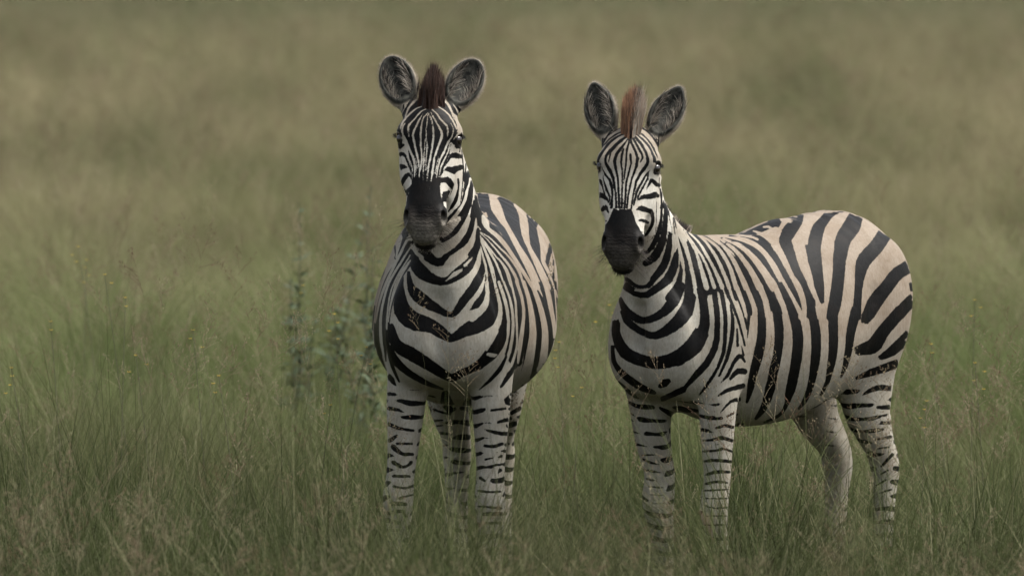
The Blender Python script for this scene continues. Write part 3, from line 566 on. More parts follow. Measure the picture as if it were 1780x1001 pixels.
390 193 1243 12 -2 -3 362 212 1216 17 -2 -2 296 243 1158 22 -1 -1 238 270 1102 12 -2 -2 224 279 1085 10 -2 -2 186 307 1029 9 -2 -2 179 310 1025 3 0 -2;W -573 162 1295 9 -16 15 -506 174 1295 33 -2 -2 -489 180 1287 56 1 0 -480 183
1283 57 0 1 -458 188 1279 45 -1 0 -434 194 1271 49 -2 1 -396 202 1263 40 -3 0 -286 222 1234 42 -3 2 -211 233 1216 31 -4 1 -123 253 1181 25 -2 0 -93 265 1164 28 -1 0 -78 279 1144 34 0 -1 -70 308 1092 43 -1 -1 -77 332 1034 45 -1 0
-85 340 1011 44 0 1 -83 341 1006 40 -1 2 -64 343 1002 14 -1 2;W -568 135 1316 88 7 1 -503 147 1317 29 -2 -2 -495 150 1314 28 -2 -2 -489 154 1310 35 -1 -2 -484 157 1307 50 1 -1 -477 160 1303 54 1 -1 -458 165 1300 42 -1 -1 -435 174
1289 43 -1 0 -401 182 1283 34 -3 0 -332 196 1264 34 -4 1 -270 206 1249 43 -3 1 -171 224 1220 29 -4 0 -97 246 1188 29 -1 0 -55 264 1163 27 -1 0 -37 274 1148 27 -1 -1 -25 284 1132 28 -2 -1 -12 298 1106 31 -2 -1 -6 310 1081 34 -2 -1
-8 323 1052 34 -2 -1 -19 335 1020 32 -2 -1 -29 340 1006 27 -1 -2 -46 343 1002 10 0 -2;W -595 258 1192 70 -2 2 -546 267 1176 48 -4 2 -535 269 1171 48 -4 2 -532 269 1167 56 -3 3 -485 275 1154 49 -3 4 -403 283 1135 58 0 5 -252 297
1117 30 -1 3 -219 301 1108 30 0 1 -212 304 1101 30 0 0 -213 308 1092 30 0 0 -232 317 1069 35 1 1 -247 327 1037 32 1 1 -275 331 1014 30 2 1 -270 332 1012 20 1 2;W -581 231 1229 51 -1 1 -540 239 1220 45 -4 1 -536 241 1216 57 -3 1
-512 246 1209 64 -2 1 -386 272 1160 69 0 3 -323 281 1145 60 0 3 -234 292 1127 32 -1 3 -196 297 1117 28 -1 1 -179 301 1109 28 -1 1 -172 304 1101 28 0 0 -172 308 1092 29 0 0 -202 325 1049 30 1 0 -222 330 1032 28 1 1 -254 332 1014 27
2 1 -263 332 1013 14 1 -1;W -545 290 1117 8 0 1 -541 290 1116 14 -1 1 -538 291 1115 16 -1 1 -473 296 1096 23 -1 2 -402 302 1083 46 2 4 -382 304 1080 43 2 4 -347 308 1079 28 1 2 -337 309 1078 15 1 1;W -497 302 1070 8 0 1 -495 302
1070 16 -1 2 -491 303 1069 22 -1 2 -451 305 1061 37 0 4 -417 308 1059 61 3 5 -436 305 1053 34 -1 4 -374 312 1053 89 6 7 -320 318 1052 63 2 6 -284 321 1047 64 3 6 -264 323 1047 42 1 4 -253 324 1046 19 0 2;W 544 133 1286 3 -1 -2 528
138 1282 9 -2 -7 493 148 1272 2 0 -1;W 515 143 1268 2 0 -1 474 158 1254 3 -1 -2 450 171 1243 3 -1 -2 437 182 1232 4 -1 -2 414 204 1205 6 -1 -2 399 215 1191 7 -1 -2 357 235 1164 11 -1 -2 307 254 1129 19 -1 -2 266 270 1090 21 -2 -1
259 275 1076 18 -2 0 259 278 1062 15 -2 0 268 287 1031 9 -1 0 268 288 1029 6 -1 0;W 510 144 1264 2 -1 -1 480 158 1246 3 -1 -1 461 171 1230 3 -1 -1 421 217 1168 7 -2 -2 378 245 1124 13 -2 -2 348 262 1086 18 -3 -1 337 269 1065 18 -3
-1 336 273 1053 15 -2 0 340 277 1034 5 -1 0;W 516 143 1256 2 -1 -1 495 154 1238 4 -1 -1 482 165 1221 4 -2 -1 453 203 1163 4 -2 -2 442 214 1152 5 -2 -2 426 229 1127 9 -3 -2 417 239 1109 13 -4 -2 413 246 1086 15 -5 -1 413 255 1057
15 -4 -1 419 259 1039 3 -1 0;W 521 142 1252 2 -1 -1 502 152 1234 4 -2 -1 490 161 1218 5 -2 -2 481 173 1199 6 -3 -2 475 184 1179 6 -3 -2 467 206 1137 6 -3 -1 465 223 1093 6 -3 -1 462 241 1042 2 -1 0;W 518 144 1244 2 -1 0 509 150
1228 5 -2 -1 502 158 1209 6 -3 -1 497 173 1172 7 -4 -2 499 191 1122 9 -6 -1 506 202 1081 8 -5 -1 513 211 1045 2 -1 0;W 522 143 1240 2 -1 0 517 152 1200 4 -2 0 521 170 1134 5 -4 -1 529 176 1104 4 -3 0 551 183 1047 2 -1 0;W 524 142
1238 2 -1 0 524 143 1235 6 -2 0 530 147 1186 8 -5 0 540 146 1161 9 -7 2 550 144 1143 10 -9 3 570 138 1123 12 -9 6 605 124 1097 5 -10 9 617 114 1085 2 -8 11 628 99 1075 2 -8 11 630 95 1072 1 -7 10 633 89 1068 0 -2 3;W 541 178 1076
2 -2 0 544 178 1070 7 -6 0 565 184 1028 13 -6 1 585 184 1004 11 -8 3 599 180 986 8 -10 5 608 174 974 5 -10 8 620 162 959 3 -9 10 638 132 934 1 -9 12 640 126 930 1 -8 11 642 121 926 0 -3 4;W 510 203 1073 2 -1 0 510 204 1069 6 -4 -1
520 227 981 9 -6 -1 527 230 949 11 -7 1 539 228 928 15 -8 3 558 224 908 21 -9 6 593 209 879 15 -12 11 608 198 860 14 -15 12 616 191 848 8 -10 8 619 189 845 4 -5 4;W 488 217 1072 2 -1 0 488 218 1067 8 -4 -1 488 236 1016 9 -5 -1 490
251 960 9 -5 -1 487 257 911 9 -5 0 491 256 876 10 -5 1 503 249 828 13 -5 3 516 238 794 18 -6 5 536 220 764 21 -7 10 559 199 743 22 -6 12 570 182 727 23 -7 13 572 174 720 16 -5 8 573 172 718 7 -2 4;W 459 233 1069 2 -1 0 459 234
1065 7 -3 -1 457 251 1020 7 -3 -1 459 264 974 9 -4 0 456 270 928 11 -4 0 456 271 892 11 -4 1 460 267 846 12 -4 2 464 259 794 13 -4 2 481 237 727 9 -5 3 491 219 652 3 -4 1 492 218 648 1 -1 0;W 408 254 1066 3 -1 0 408 255 1062 8 -2
0 419 274 989 10 -3 0 426 278 959 10 -3 0 429 279 930 11 -3 1 421 281 860 10 -3 1 409 280 818 11 -2 1 406 276 795 12 -2 2 410 271 772 13 -3 2 422 263 745 14 -3 3 465 241 692 9 -5 4 480 230 666 4 -4 3 482 228 662 1 -1 1;W 349 268
1064 6 -1 0 349 268 1063 12 -2 -1 347 269 1059 19 -3 -1 332 286 1003 21 -3 0 330 295 949 21 -3 1 337 296 923 21 -3 2 359 294 876 25 -4 3 366 291 848 28 -4 3 368 288 826 29 -4 3 362 283 793 29 -4 3 347 278 761 29 -2 3 329 273 742
23 -1 2 310 269 729 13 -1 1 304 268 726 6 -1 1;W 244 282 1058 5 -1 -2 239 285 1053 12 -3 -1 234 300 1004 15 -2 0 233 313 953 19 -3 0 230 320 910 21 -4 1 221 324 838 25 -4 2 218 320 802 27 -5 3 210 315 774 28 -5 3 188 306 736 30 -5
4 149 293 696 38 -5 5 103 279 666 49 -4 7 59 268 647 68 -1 9 58 266 642 59 -3 8 -5 251 623 89 2 11;W -509 179 579 31 -1 21 -506 178 575 55 -3 10 -490 166 556 23 -5 9 -476 156 544 16 -5 8 -466 144 531 10 -4 7 -458 136 528 3 0 4;W
249 281 1058 6 -1 1 258 282 1052 16 -2 0 256 300 991 18 -2 0 261 313 915 17 -4 0 258 316 846 19 -5 2 258 311 807 20 -6 3 253 306 779 22 -6 3 242 299 753 24 -6 4 225 291 726 27 -6 4 209 284 705 31 -6 5 180 271 678 39 -5 7 132 254
646 53 -3 9 101 244 632 63 -2 10 57 233 619 89 3 13 78 234 618 64 -1 11 -7 209 593 102 7 14;W -450 145 555 13 -6 7 -449 139 546 11 -6 6;W 420 257 610 25 -4 5 426 257 606 19 -4 2 424 257 602 14 -2 1;W 179 303 1049 4 0 -2 171 306
1044 12 -2 -1 151 324 997 15 -3 -1 129 338 949 19 -3 0 97 350 879 25 -3 0 72 352 820 28 -3 2 54 349 789 32 -3 3 25 343 756 39 -3 4 -23 333 727 59 0 6 -19 332 722 48 -2 5 -69 323 703 72 2 7;W -554 174 537 19 0 5 -521 169 532 10 -1
4 -507 164 527 7 -1 3 -491 155 520 5 -1 3 -479 145 512 1 0 2;W 184 302 1048 5 -2 1 187 302 1045 10 -3 0 185 306 1034 11 -3 -1 167 324 982 13 -3 -1 147 338 922 16 -4 0 123 346 856 21 -4 1 105 344 798 27 -4 2 85 337 762 32 -4 3 52
329 730 38 -3 4 30 323 713 44 -2 5 -6 314 696 62 0 7 -1 314 692 50 -1 6 -26 307 681 59 0 7 -76 298 668 90 4 10;W -564 177 550 29 0 6 -530 173 544 16 -1 5 -509 167 537 9 -2 4 -486 154 523 5 -1 3 -478 144 512 2 -1 0;W 124 313 1049 5
-1 0 123 313 1048 11 -1 -1 121 314 1045 17 -2 -1 100 327 1011 16 -1 -1 80 337 982 5 -1 0;W -38 329 1043 14 -1 0 -38 329 1041 30 -2 0 -39 330 1039 41 -2 1 -38 331 1035 46 -3 1 -29 339 1007 48 -3 1 -27 349 969 50 -3 1 -28 355 938 48
-3 1 -34 359 912 46 -2 2 -60 363 872 50 -1 2 -81 363 851 58 0 3 -100 361 840 71 2 4 -79 364 837 48 -1 3 -94 363 820 53 0 4 -125 359 802 70 2 5;W -251 332 1019 17 1 1 -253 332 1018 29 2 1 -259 332 1015 46 3 2 -277 332 1005 57 4 2
-277 334 1001 52 3 2 -305 333 990 65 5 3;W -455 315 976 20 -1 0 -475 317 961 41 2 1 -495 316 955 40 2 1 -513 315 949 50 3 2 -544 313 938 56 3 3;K 510 245 909 3 -2 -1 509 246 906 6 -3 0 515 245 871 14 -7 2 522 242 849 19 -8 4 538
233 821 22 -8 7 569 211 782 20 -6 9 592 187 760 13 -4 9 603 169 746 10 -4 8 611 148 733 8 -3 8 615 126 722 7 -1 8 619 118 722 2 1 4;K 513 244 910 2 -1 2 518 241 905 6 -3 2 539 235 876 14 -6 4 562 227 851 21 -7 6 585 211 819 18 -8
7 602 193 790 12 -7 8 613 174 771 8 -5 8 619 158 757 7 -5 7 625 126 737 6 -4 7 625 121 733 5 -4 6 622 117 726 2 -3 1;K 482 248 776 3 -1 1 483 246 772 9 -3 3 501 224 724 13 -6 6 514 206 701 9 -5 6 519 191 685 7 -4 5 520 167 662 4
-3 4 509 140 640 1 -1 1;K 331 269 731 19 1 3 341 268 729 46 1 7 354 262 720 57 2 9 394 265 720 24 -3 7 411 262 714 20 -4 7 410 260 711 27 -4 8 438 253 699 17 -6 7 461 243 681 10 -6 6 485 225 651 3 -4 3 488 223 648 1 -1 1;W 610 187
792 0 -1 -2 607 190 791 0 -2 -5 592 201 786 -1 -2 -7 568 211 783 -6 0 -7 545 222 784 -1 0 -1;K 837 -94 1305 -4 -3 -2 832 -93 1298 -8 -7 -1 830 -94 1293 -6 -8 1 821 -96 1289 -11 -8 1;K 492 -147 1266 -45 -14 -1 495 -153 1235 -26 -11
0 493 -160 1214 -19 -10 1 479 -191 1156 -9 -5 1 474 -196 1151 -4 -2 2;K 833 -98 1305 -2 -2 2 825 -101 1303 -8 -5 3;K 401 -169 1275 -10 -11 -14 412 -169 1271 -10 -12 -17 420 -169 1268 -39 -13 -1 421 -169 1264 -41 -13 -1 443 -169
1250 -29 -12 0 458 -172 1228 -22 -11 1 464 -180 1203 -17 -9 1 465 -199 1157 -11 -6 1 470 -198 1152 -4 -3 -1;K 142 -238 1183 1 -6 -8 142 -239 1181 2 -8 -12;K 385 -214 1202 -23 -8 -2 392 -213 1198 -26 -8 -2 430 -205 1186 -10 -5 -1
456 -199 1170 -6 -4 -1 459 -198 1168 -3 -2 0;K 562 -123 1230 -7 -4 -1 563 -122 1228 -10 -5 -1 558 -125 1223 -12 -6 1 539 -136 1205 -11 -6 2 525 -149 1185 -10 -6 2 494 -197 1115 -10 -6 2 474 -223 1076 -14 -7 1 463 -238 1043 -18 -8
1 453 -257 979 -25 -10 0 444 -263 958 -31 -11 -1 410 -275 915 -54 -15 -3 386 -281 844 -72 -18 -6 356 -282 804 -71 -18 -6 303 -286 771 -47 -14 -5 278 -288 756 -41 -13 -4 251 -290 741 -48 -14 -5 226 -292 732 -63 -16 -6 245 -288 730
-38 -12 -5 217 -288 715 -46 -12 -5 181 -291 703 -63 -15 -7 180 -286 696 -38 -8 -3 180 -284 693 -24 -5 -2 180 -282 690 -4 -1 1 180 -280 688 -1 -8 11 179 -277 684 0 -7 10 179 -276 682 0 -4 6;K 557 -126 1231 -2 -1 2 540 -134 1225 -13
-6 2 517 -150 1201 -12 -6 2 481 -203 1123 -12 -6 2 461 -225 1093 -15 -7 2 439 -244 1060 -21 -8 1 415 -260 1021 -36 -11 -1 389 -272 992 -59 -15 -3 360 -285 954 -74 -18 -4 300 -306 869 -62 -17 -4 296 -306 865 -63 -17 -4 269 -311 858
-87 -21 -6 263 -312 848 -86 -21 -6 288 -308 845 -57 -16 -4 257 -313 838 -84 -20 -6 283 -308 836 -53 -15 -4 276 -309 821 -49 -15 -4 240 -314 813 -80 -20 -7 223 -314 792 -80 -20 -7 254 -309 790 -45 -14 -4 221 -310 763 -54 -15 -5 147
-317 739 -104 -23 -9 180 -309 738 -64 -15 -6 180 -301 721 -25 -5 -2 180 -298 715 -3 -1 0 180 -297 712 33 5 3 180 -295 710 -5 -9 13 179 -281 689 -1 -8 11 179 -278 685 -4 -8 9 179 -277 683 -2 6 -8 179 -276 683 -1 4 -6;K 575 -116
1196 -6 -3 1 572 -118 1195 -12 -7 3 565 -123 1188 -18 -11 4 543 -141 1168 -15 -9 5 527 -161 1144 -13 -9 4 516 -181 1114 -13 -9 3 509 -204 1070 -16 -10 2 503 -224 1019 -22 -12 1 506 -234 972 -25 -13 0 514 -238 927 -32 -15 -2 533
-237 872 -46 -17 -4 539 -232 823 -42 -15 -4 533 -231 807 -40 -14 -4 512 -233 783 -33 -11 -3 476 -236 751 -24 -7 -2 475 -236 750 -21 -6 -2 475 -236 749 -11 -3 -1;K 568 -125 1165 -3 -2 1 566 -127 1163 -7 -3 1 552 -141 1145 -4 -3 1
535 -169 1109 -4 -3 1 529 -185 1082 -5 -3 1 529 -194 1061 -5 -4 1 533 -205 1023 -6 -4 0 546 -215 967 -9 -4 0 564 -216 932 -15 -5 -1 581 -216 899 -9 -4 -1 585 -216 882 -8 -4 0 585 -217 869 -8 -4 0 586 -217 866 -4 -2 0;K 586 -120
1144 -4 -2 1 585 -121 1143 -9 -5 2 581 -124 1138 -14 -8 3 564 -151 1102 -14 -7 2 561 -160 1088 -12 -7 1 561 -168 1071 -13 -6 1 570 -190 1008 -16 -7 0 583 -201 957 -12 -7 0 591 -208 910 -11 -7 0 594 -211 868 -12 -8 -1 593 -210 835
-14 -9 -2 586 -209 811 -19 -10 -2 569 -204 769 -26 -11 -4 553 -199 739 -24 -11 -4 539 -192 714 -18 -9 -4 519 -176 671 -5 -4 -2 518 -175 668 -2 -2 -1;K 170 -329 945 -8 -3 0 169 -330 942 -21 -6 -1 168 -333 917 -21 -6 -1 154 -338 895
-27 -7 -2 158 -338 891 -19 -6 -1 143 -343 865 -22 -6 -1 128 -346 850 -30 -8 -2 173 -333 849 18 5 2 175 -331 824 33 9 3 176 -330 813 46 12 4 176 -329 809 -7 -3 6 177 -324 782 -4 -3 9 177 -324 780 -2 -1 4;K 179 -281 689 -3 3 -5 179
-280 687 -7 8 -13 179 -273 678 -13 12 -18;K 448 -232 691 -30 -11 -8 469 -223 686 -25 -12 -9 472 -219 683 -26 -12 -9 488 -209 674 -17 -11 -8 501 -190 652 -1 -1 -1;W 528 -138 1244 -5 -2 0 526 -139 1243 -11 -4 1 521 -141 1240 -16 -7
1 505 -151 1224 -13 -6 1 497 -159 1208 -11 -6 1 478 -209 1112 -12 -7 2 461 -231 1071 -16 -7 1 440 -250 1031 -21 -8 0 420 -264 1001 -30 -9 -1 385 -277 972 -52 -12 -2 360 -287 946 -57 -13 -3 285 -309 891 -33 -9 -2 283 -310 889 -29
-8 -1 280 -311 887 -11 -3 -1;W 561 -124 1206 -3 -2 1 558 -126 1204 -6 -3 1 541 -138 1187 -6 -4 1 527 -153 1167 -6 -4 2 497 -205 1088 -9 -5 2 486 -223 1057 -11 -6 1 480 -235 1024 -13 -6 0 479 -247 978 -15 -7 0 474 -255 940 -19 -8
-1 472 -258 911 -23 -9 -1 475 -257 865 -34 -11 -3 469 -257 839 -44 -13 -4 440 -258 804 -67 -16 -6 461 -254 802 -45 -13 -4 454 -254 792 -48 -13 -5 425 -255 773 -66 -15 -6 410 -257 767 -77 -17 -7 384 -260 761 -78 -17 -7 341 -266 753
-41 -11 -4 307 -270 740 -23 -8 -2 304 -270 739 -17 -6 -2 303 -270 738 -9 -3 -1;W 567 -123 1176 -3 -2 1 565 -125 1174 -6 -3 1 551 -139 1154 -4 -3 1 534 -169 1110 -4 -3 1 527 -190 1072 -5 -3 1 525 -206 1035 -6 -4 0 529 -213 1007 -7
-4 0 539 -216 973 -8 -4 0 549 -217 953 -10 -5 0 564 -216 933 -15 -5 -1 583 -215 904 -7 -4 0 588 -214 884 -6 -3 0 589 -214 881 -3 -2 0;W 579 -121 1157 -3 -2 0 576 -123 1154 -7 -4 1 573 -126 1150 -8 -4 1 556 -152 1110 -6 -4 1 551
-164 1088 -6 -4 1 551 -179 1058 -7 -4 1 554 -188 1033 -9 -5 1 567 -200 987 -14 -5 0 585 -204 946 -6 -4 0 591 -208 913 -5 -3 0 592 -208 911 -2 -2 0;W 423 -184 1237 -8 -4 0 423 -184 1236 -19 -8 0 423 -185 1234 -25 -10 0 424 -185
1231 -27 -11 0 442 -188 1210 -19 -9 0 469 -195 1160 -7 -4 0 471 -196 1158 -3 -2 0;K 446 -236 617 -1 0 -2 470 -225 618 -1 -1 -8 484 -214 618 0 -1 -7 496 -198 618 0 -1 -6 503 -184 617 0 0 -1;K 450 -236 559 -3 -1 -3 475 -224 561 -2
-2 -9 494 -205 560 -1 -1 -8 501 -194 559 -1 -1 -7 505 -180 557 -1 -2 -6 507 -158 547 0 -1 -1;K 458 -232 500 -5 -2 -3 462 -230 500 -9 -4 -6 468 -226 499 -9 -5 -8 487 -212 495 -5 -5 -7 497 -196 489 -2 -3 -7 503 -180 484 -1 -2 -7 503
-164 482 0 -1 -6 499 -146 479 0 -1 -6 485 -125 475 0 -1 -5 480 -120 474 0 0 -2;K 462 -229 427 6 3 -2 465 -226 429 11 6 -4 471 -223 431 11 7 -6 488 -209 440 5 6 -7 500 -187 456 1 3 -4 501 -184 457 0 1 -1;K 497 -195 423 0 0 -2 499
-189 423 0 0 -5 501 -175 423 0 0 -5 500 -158 423 0 0 -5 492 -141 423 0 0 -5 482 -129 422 0 0 -5 478 -125 422 0 0 -1;K 485 -213 415 -2 -3 -3 487 -211 414 -5 -6 -6 492 -203 409 -5 -8 -9 501 -182 392 -1 -6 -7 501 -167 384 0 -2 -7 498
-155 381 0 -1 -7 490 -142 381 0 0 -7 474 -127 379 0 0 -6 469 -124 378 0 0 -2;K 491 -212 353 -1 -2 -3 497 -203 349 -2 -5 -8 503 -185 340 0 -4 -7 504 -174 334 1 -3 -7 501 -162 331 0 0 -6 493 -148 335 -2 3 -5 479 -133 348 -6 4 -6 474
-129 352 -2 1 -2;K 502 -208 295 0 0 -2 505 -202 295 1 0 -6 508 -187 295 1 0 -6 507 -169 295 1 0 -6 498 -152 294 1 0 -6 484 -138 292 0 0 -5 480 -136 292 0 0 -2;K 514 -205 256 0 0 -2 516 -200 255 1 -1 -5 519 -187 253 1 -1 -5 516
-170 249 1 0 -5 510 -158 248 1 0 -5 500 -146 249 0 1 -5 482 -135 252 -2 1 -5 460 -129 252 -5 1 -6 421 -137 250 2 0 -12 423 -136 251 2 0 -12 424 -135 252 1 0 -5;K 527 -182 207 0 0 -2 525 -177 208 0 1 -5 521 -165 211 0 1 -5 513 -154
214 -1 1 -5 490 -137 218 -1 1 -4 474 -131 218 -3 1 -4 459 -129 218 -5 0 -4 427 -138 216 -27 -9 -5 427 -138 216 1 0 -6 428 -137 217 1 0 -3;K 520 -217 188 0 0 -3 524 -207 188 -1 -1 -10 526 -180 187 -1 -1 -9 517 -160 185 0 -1 -8 508
-149 183 0 0 -6 505 -146 183 0 0 -2;K 501 -229 145 -1 0 -3 507 -224 147 -2 1 -8 514 -212 149 -2 1 -9 519 -199 153 -2 2 -8 521 -187 156 -2 1 -8 518 -171 157 -2 -1 -7 514 -164 155 0 -3 -6 510 -160 151 2 -5 -3 499 -154 132 3 -4 -2
496 -152 127 1 -1 -1;K 443 -241 117 1 0 -8 441 -240 116 -30 1 -9 473 -239 118 -14 -4 -10 498 -222 117 -6 -3 -10 504 -212 116 -4 -3 -9 507 -198 113 -3 -3 -9 505 -177 108 -2 -2 -7 503 -174 107 -1 -1 -2;K 439 -236 71 0 1 -8 439 -236
71 1 1 -16 437 -236 71 1 1 -21 431 -234 70 1 1 -19 471 -230 75 -4 0 -8 484 -219 77 -3 0 -7 494 -200 79 -3 0 -6 495 -182 81 -2 0 -6 494 -177 81 -1 0 -2;K 436 -233 27 0 0 -6 436 -233 28 1 1 -12 435 -233 28 1 1 -16 425 -231 27 0 0
-13 463 -226 32 0 0 -5 469 -221 33 0 0 -5 479 -206 35 -1 0 -5 482 -194 37 -1 0 -4 482 -192 37 0 0 -1;K 473 240 594 2 -1 -2 467 243 591 7 -4 -6 462 246 588 8 -4 -7 448 251 582 8 -3 -4 430 254 577 10 -1 -3 421 255 575 5 0 -1;K 507
187 559 0 0 -1 506 191 560 0 1 -5 502 203 562 0 1 -5 494 219 563 -1 1 -5 480 234 565 -1 1 -5 467 243 565 -1 0 -5 463 245 566 -1 0 -2;K 496 212 511 0 0 -2 494 215 512 -1 1 -5 484 228 516 -2 2 -6 470 238 518 -4 2 -8 437 249 520 -10
1 -9;K -503 121 443 -10 1 -10 -509 127 445 -7 1 -7 -511 129 445 -3 0 -3;K 501 160 484 0 0 -1 503 172 481 0 -1 -4 502 189 477 0 -2 -6 497 205 472 0 -2 -7 489 217 469 0 -1 -8 477 228 466 0 -1 -8 465 236 465 0 -1 -8 447 243 463 0 -1
-8 427 244 461 -1 -1 -8;K -575 108 375 -9 -2 -9 -598 118 372 -9 -2 -8 -608 120 370 -4 -1 -3;K 497 157 420 0 0 -2 499 160 420 0 -1 -6 501 176 418 0 -1 -6 498 198 416 0 1 -7 485 218 422 -2 2 -7 468 232 426 -4 2 -6 463 234 427 -1 1
-2;K 500 162 364 0 0 -2 501 167 365 0 1 -5 502 181 368 0 1 -4 497 201 372 0 0 -1;K 467 231 379 2 -1 2 475 226 377 4 -2 7 489 213 371 0 -1 1;K 490 138 294 -1 -1 -2 497 145 291 -2 -4 -6 509 164 281 0 -3 -4 511 168 279 0 -1 -1;K 475
226 327 3 -2 2 477 224 324 8 -5 4 479 223 322 8 -5 5 492 214 308 1 -1 1;K 494 130 241 0 0 -1 507 141 241 1 0 -5 515 152 240 1 -1 -5 521 167 239 1 0 -5 522 181 238 1 0 -5 520 194 238 1 0 -5 511 210 238 1 0 -5 496 225 238 1 0 -5 489
229 237 0 0 -2;K 502 132 179 0 0 -1 512 142 180 -1 0 -4 522 157 179 -1 0 -4 525 171 179 -1 -1 -5 525 188 178 -1 -1 -5 520 201 176 -1 -1 -5 512 213 175 -1 -1 -6 499 225 172 -1 -1 -6 483 233 170 0 0 -2;K 513 154 149 -1 0 -2 515 158
149 -2 0 -7 519 175 150 -2 0 -8 518 189 151 -2 0 -8 514 202 151 -2 0 -8 497 222 150 -3 0 -8 474 232 148 -4 0 -8;K -647 78 41 0 0 -8 -652 86 41 0 0 -7 -655 89 41 0 0 -3;K 504 158 113 -1 0 -2 506 164 114 -2 0 -6 508 182 114 -2 0 -6
502 203 114 -2 0 -6 488 218 113 -2 0 -6 466 228 111 -3 0 -6;K -644 75 3 0 0 -6 -647 81 2 0 0 -2;K -486 -194 481 -2 -1 -2 -480 -188 480 -7 -3 -6 -469 -173 476 -4 -2 -5 -464 -154 471 -3 -2 -5 -467 -133 465 -3 -1 -5 -476 -119 461 -2
-1 -4 -478 -116 460 -1 0 -1;K -561 -200 427 -17 -2 -6 -532 -192 429 -14 -2 -6 -511 -179 432 -11 -1 -5 -499 -173 433 -4 0 -5 -491 -163 435 -3 0 -4 -487 -153 436 -2 0 -4 -486 -149 436 -1 0 -1;K -565 -192 406 -8 -1 -4 -542 -179 408
-4 0 -4 -530 -168 410 -4 0 -4 -521 -155 411 -2 0 -2;K -587 -180 374 -18 -3 -9 -568 -169 375 -12 -2 -8 -558 -158 375 -10 -2 -7 -552 -144 375 -7 -1 -6 -553 -128 374 -4 -1 -5 -553 -126 374 -2 0 -2;K -641 -174 318 -3 0 -5 -620 -162
321 -3 0 -5 -609 -151 324 -3 0 -4 -606 -147 324 -1 0 -2;K -659 -173 266 -2 0 -5 -642 -161 269 -1 0 -5 -630 -146 271 0 0 -1;K -672 -170 198 -8 -4 -8 -658 -160 197 -3 -2 -8 -650 -152 197 0 0 -7 -645 -141 201 1 3 -6 -642 -129 205 0 1
-6 -645 -106 208 0 0 -4 -652 -95 209 0 0 -4 -661 -87 209 0 0 -1;K -671 -167 136 3 1 -7 -661 -161 137 1 1 -7 -651 -151 140 1 1 -6 -645 -137 142 0 1 -5 -643 -123 144 0 0 -1;K -679 -170 83 -11 -4 -6 -664 -163 83 -4 -3 -5 -653 -153 81
-2 -2 -5 -645 -140 77 -1 -2 -4 -642 -124 71 0 -1 -1;K 441 250 539 -4 1 -2 429 252 540 -14 1 -6;K -489 125 465 -9 2 -7 -502 139 473 -11 3 -8 -516 148 478 -14 2 -9 -552 158 484 -26 1 -10 -560 160 485 -24 0 -7 -561 161 486 -12 0 -4;K
457 242 494 -2 1 -4 440 246 494 -13 1 -11;K -536 113 413 -14 1 -13 -541 121 415 -16 1 -12 -558 132 418 -17 0 -12 -589 141 419 -23 -1 -11;K 460 235 419 -1 0 -2 454 237 420 -4 1 -6 431 241 420 -10 0 -6;K -619 97 330 -6 1 -6 -625 103
331 -5 1 -5 -628 104 332 -2 0 -2;K 519 -106 1813 -3 -4 -4 519 -106 1811 -7 -6 -4 520 -107 1808 -12 -6 4 520 -108 1805 -11 -4 8 520 -111 1799 27 9 1 520 -113 1793 -9 -4 8 570 -99 1788 -5 -6 3 603 -108 1770 -12 -8 3 626 -120 1748
-14 -9 4 632 -128 1735 -17 -10 4 632 -135 1722 -31 -12 3 678 -141 1700 -14 -10 3 687 -143 1693 -9 -9 2 689 -143 1691 -9 -9 1 685 -144 1688 -14 -9 1 696 -146 1675 -8 -7 1 697 -149 1669 -6 -4 3 695 -151 1667 -3 -2 2;K 516 -107 1814
-2 1 6 514 -110 1811 -6 -2 8 546 -100 1807 10 -3 4 555 -103 1802 6 -4 4 599 -125 1767 -7 -7 4 607 -134 1754 -10 -8 4 606 -143 1741 -15 -9 4 593 -151 1732 -27 -11 3 550 -153 1734 -65 -9 10 554 -152 1731 3 -12 12 558 -152 1729 4 -12
14;K 671 -158 1678 -21 -9 0 689 -154 1668 -5 -3 -2;K 514 7 1812 4 0 -4 514 7 1810 -31 -2 -3 536 6 1807 -14 -8 -6 557 15 1801 -1 -7 -6 563 20 1796 2 -7 -7 586 48 1770 14 -8 -8 588 62 1753 21 -9 -7 582 68 1741 32 -8 -6 562 67 1736
54 -5 -4 525 59 1738 91 6 -9 525 58 1738 2 -21 -12 527 58 1736 1 -23 -15;K 538 -21 1793 -2 -28 3 537 -18 1792 -2 -30 3 535 -17 1791 41 -4 5 567 -9 1796 15 -11 -4 617 10 1769 26 -12 -6 636 21 1754 27 -14 -8 663 42 1714 27 -20 -7
685 53 1689 15 -25 -5 693 55 1676 9 -27 1 698 54 1666 4 -25 11 701 51 1660 3 -23 12 709 42 1637 7 -21 6 721 36 1589 11 -20 4 752 21 1525 8 -16 4 784 13 1460 6 -14 3;K 544 -40 1797 3 -33 1 542 -39 1796 2 -28 1 538 -39 1794 2 -26 0
569 -33 1799 5 -12 -1 634 -20 1770 11 -16 -2 657 -13 1755 9 -18 -3 677 -7 1734 8 -22 -3 696 -1 1705 8 -25 -3 711 3 1673 6 -28 2 717 1 1653 5 -24 5 738 -3 1587 4 -21 3 793 -13 1462 2 -15 2;K 544 -58 1795 6 -27 -2 540 -60 1793 6 -24
-2 538 -61 1791 -36 -17 -7 577 -56 1796 -5 -14 1 595 -55 1787 -8 -16 1 654 -50 1759 -8 -20 3 681 -50 1734 -4 -24 3 698 -51 1710 -3 -27 3 712 -51 1680 -2 -29 0 722 -47 1656 1 -25 -6 728 -43 1636 0 -23 -1 736 -43 1605 -1 -22 1 794
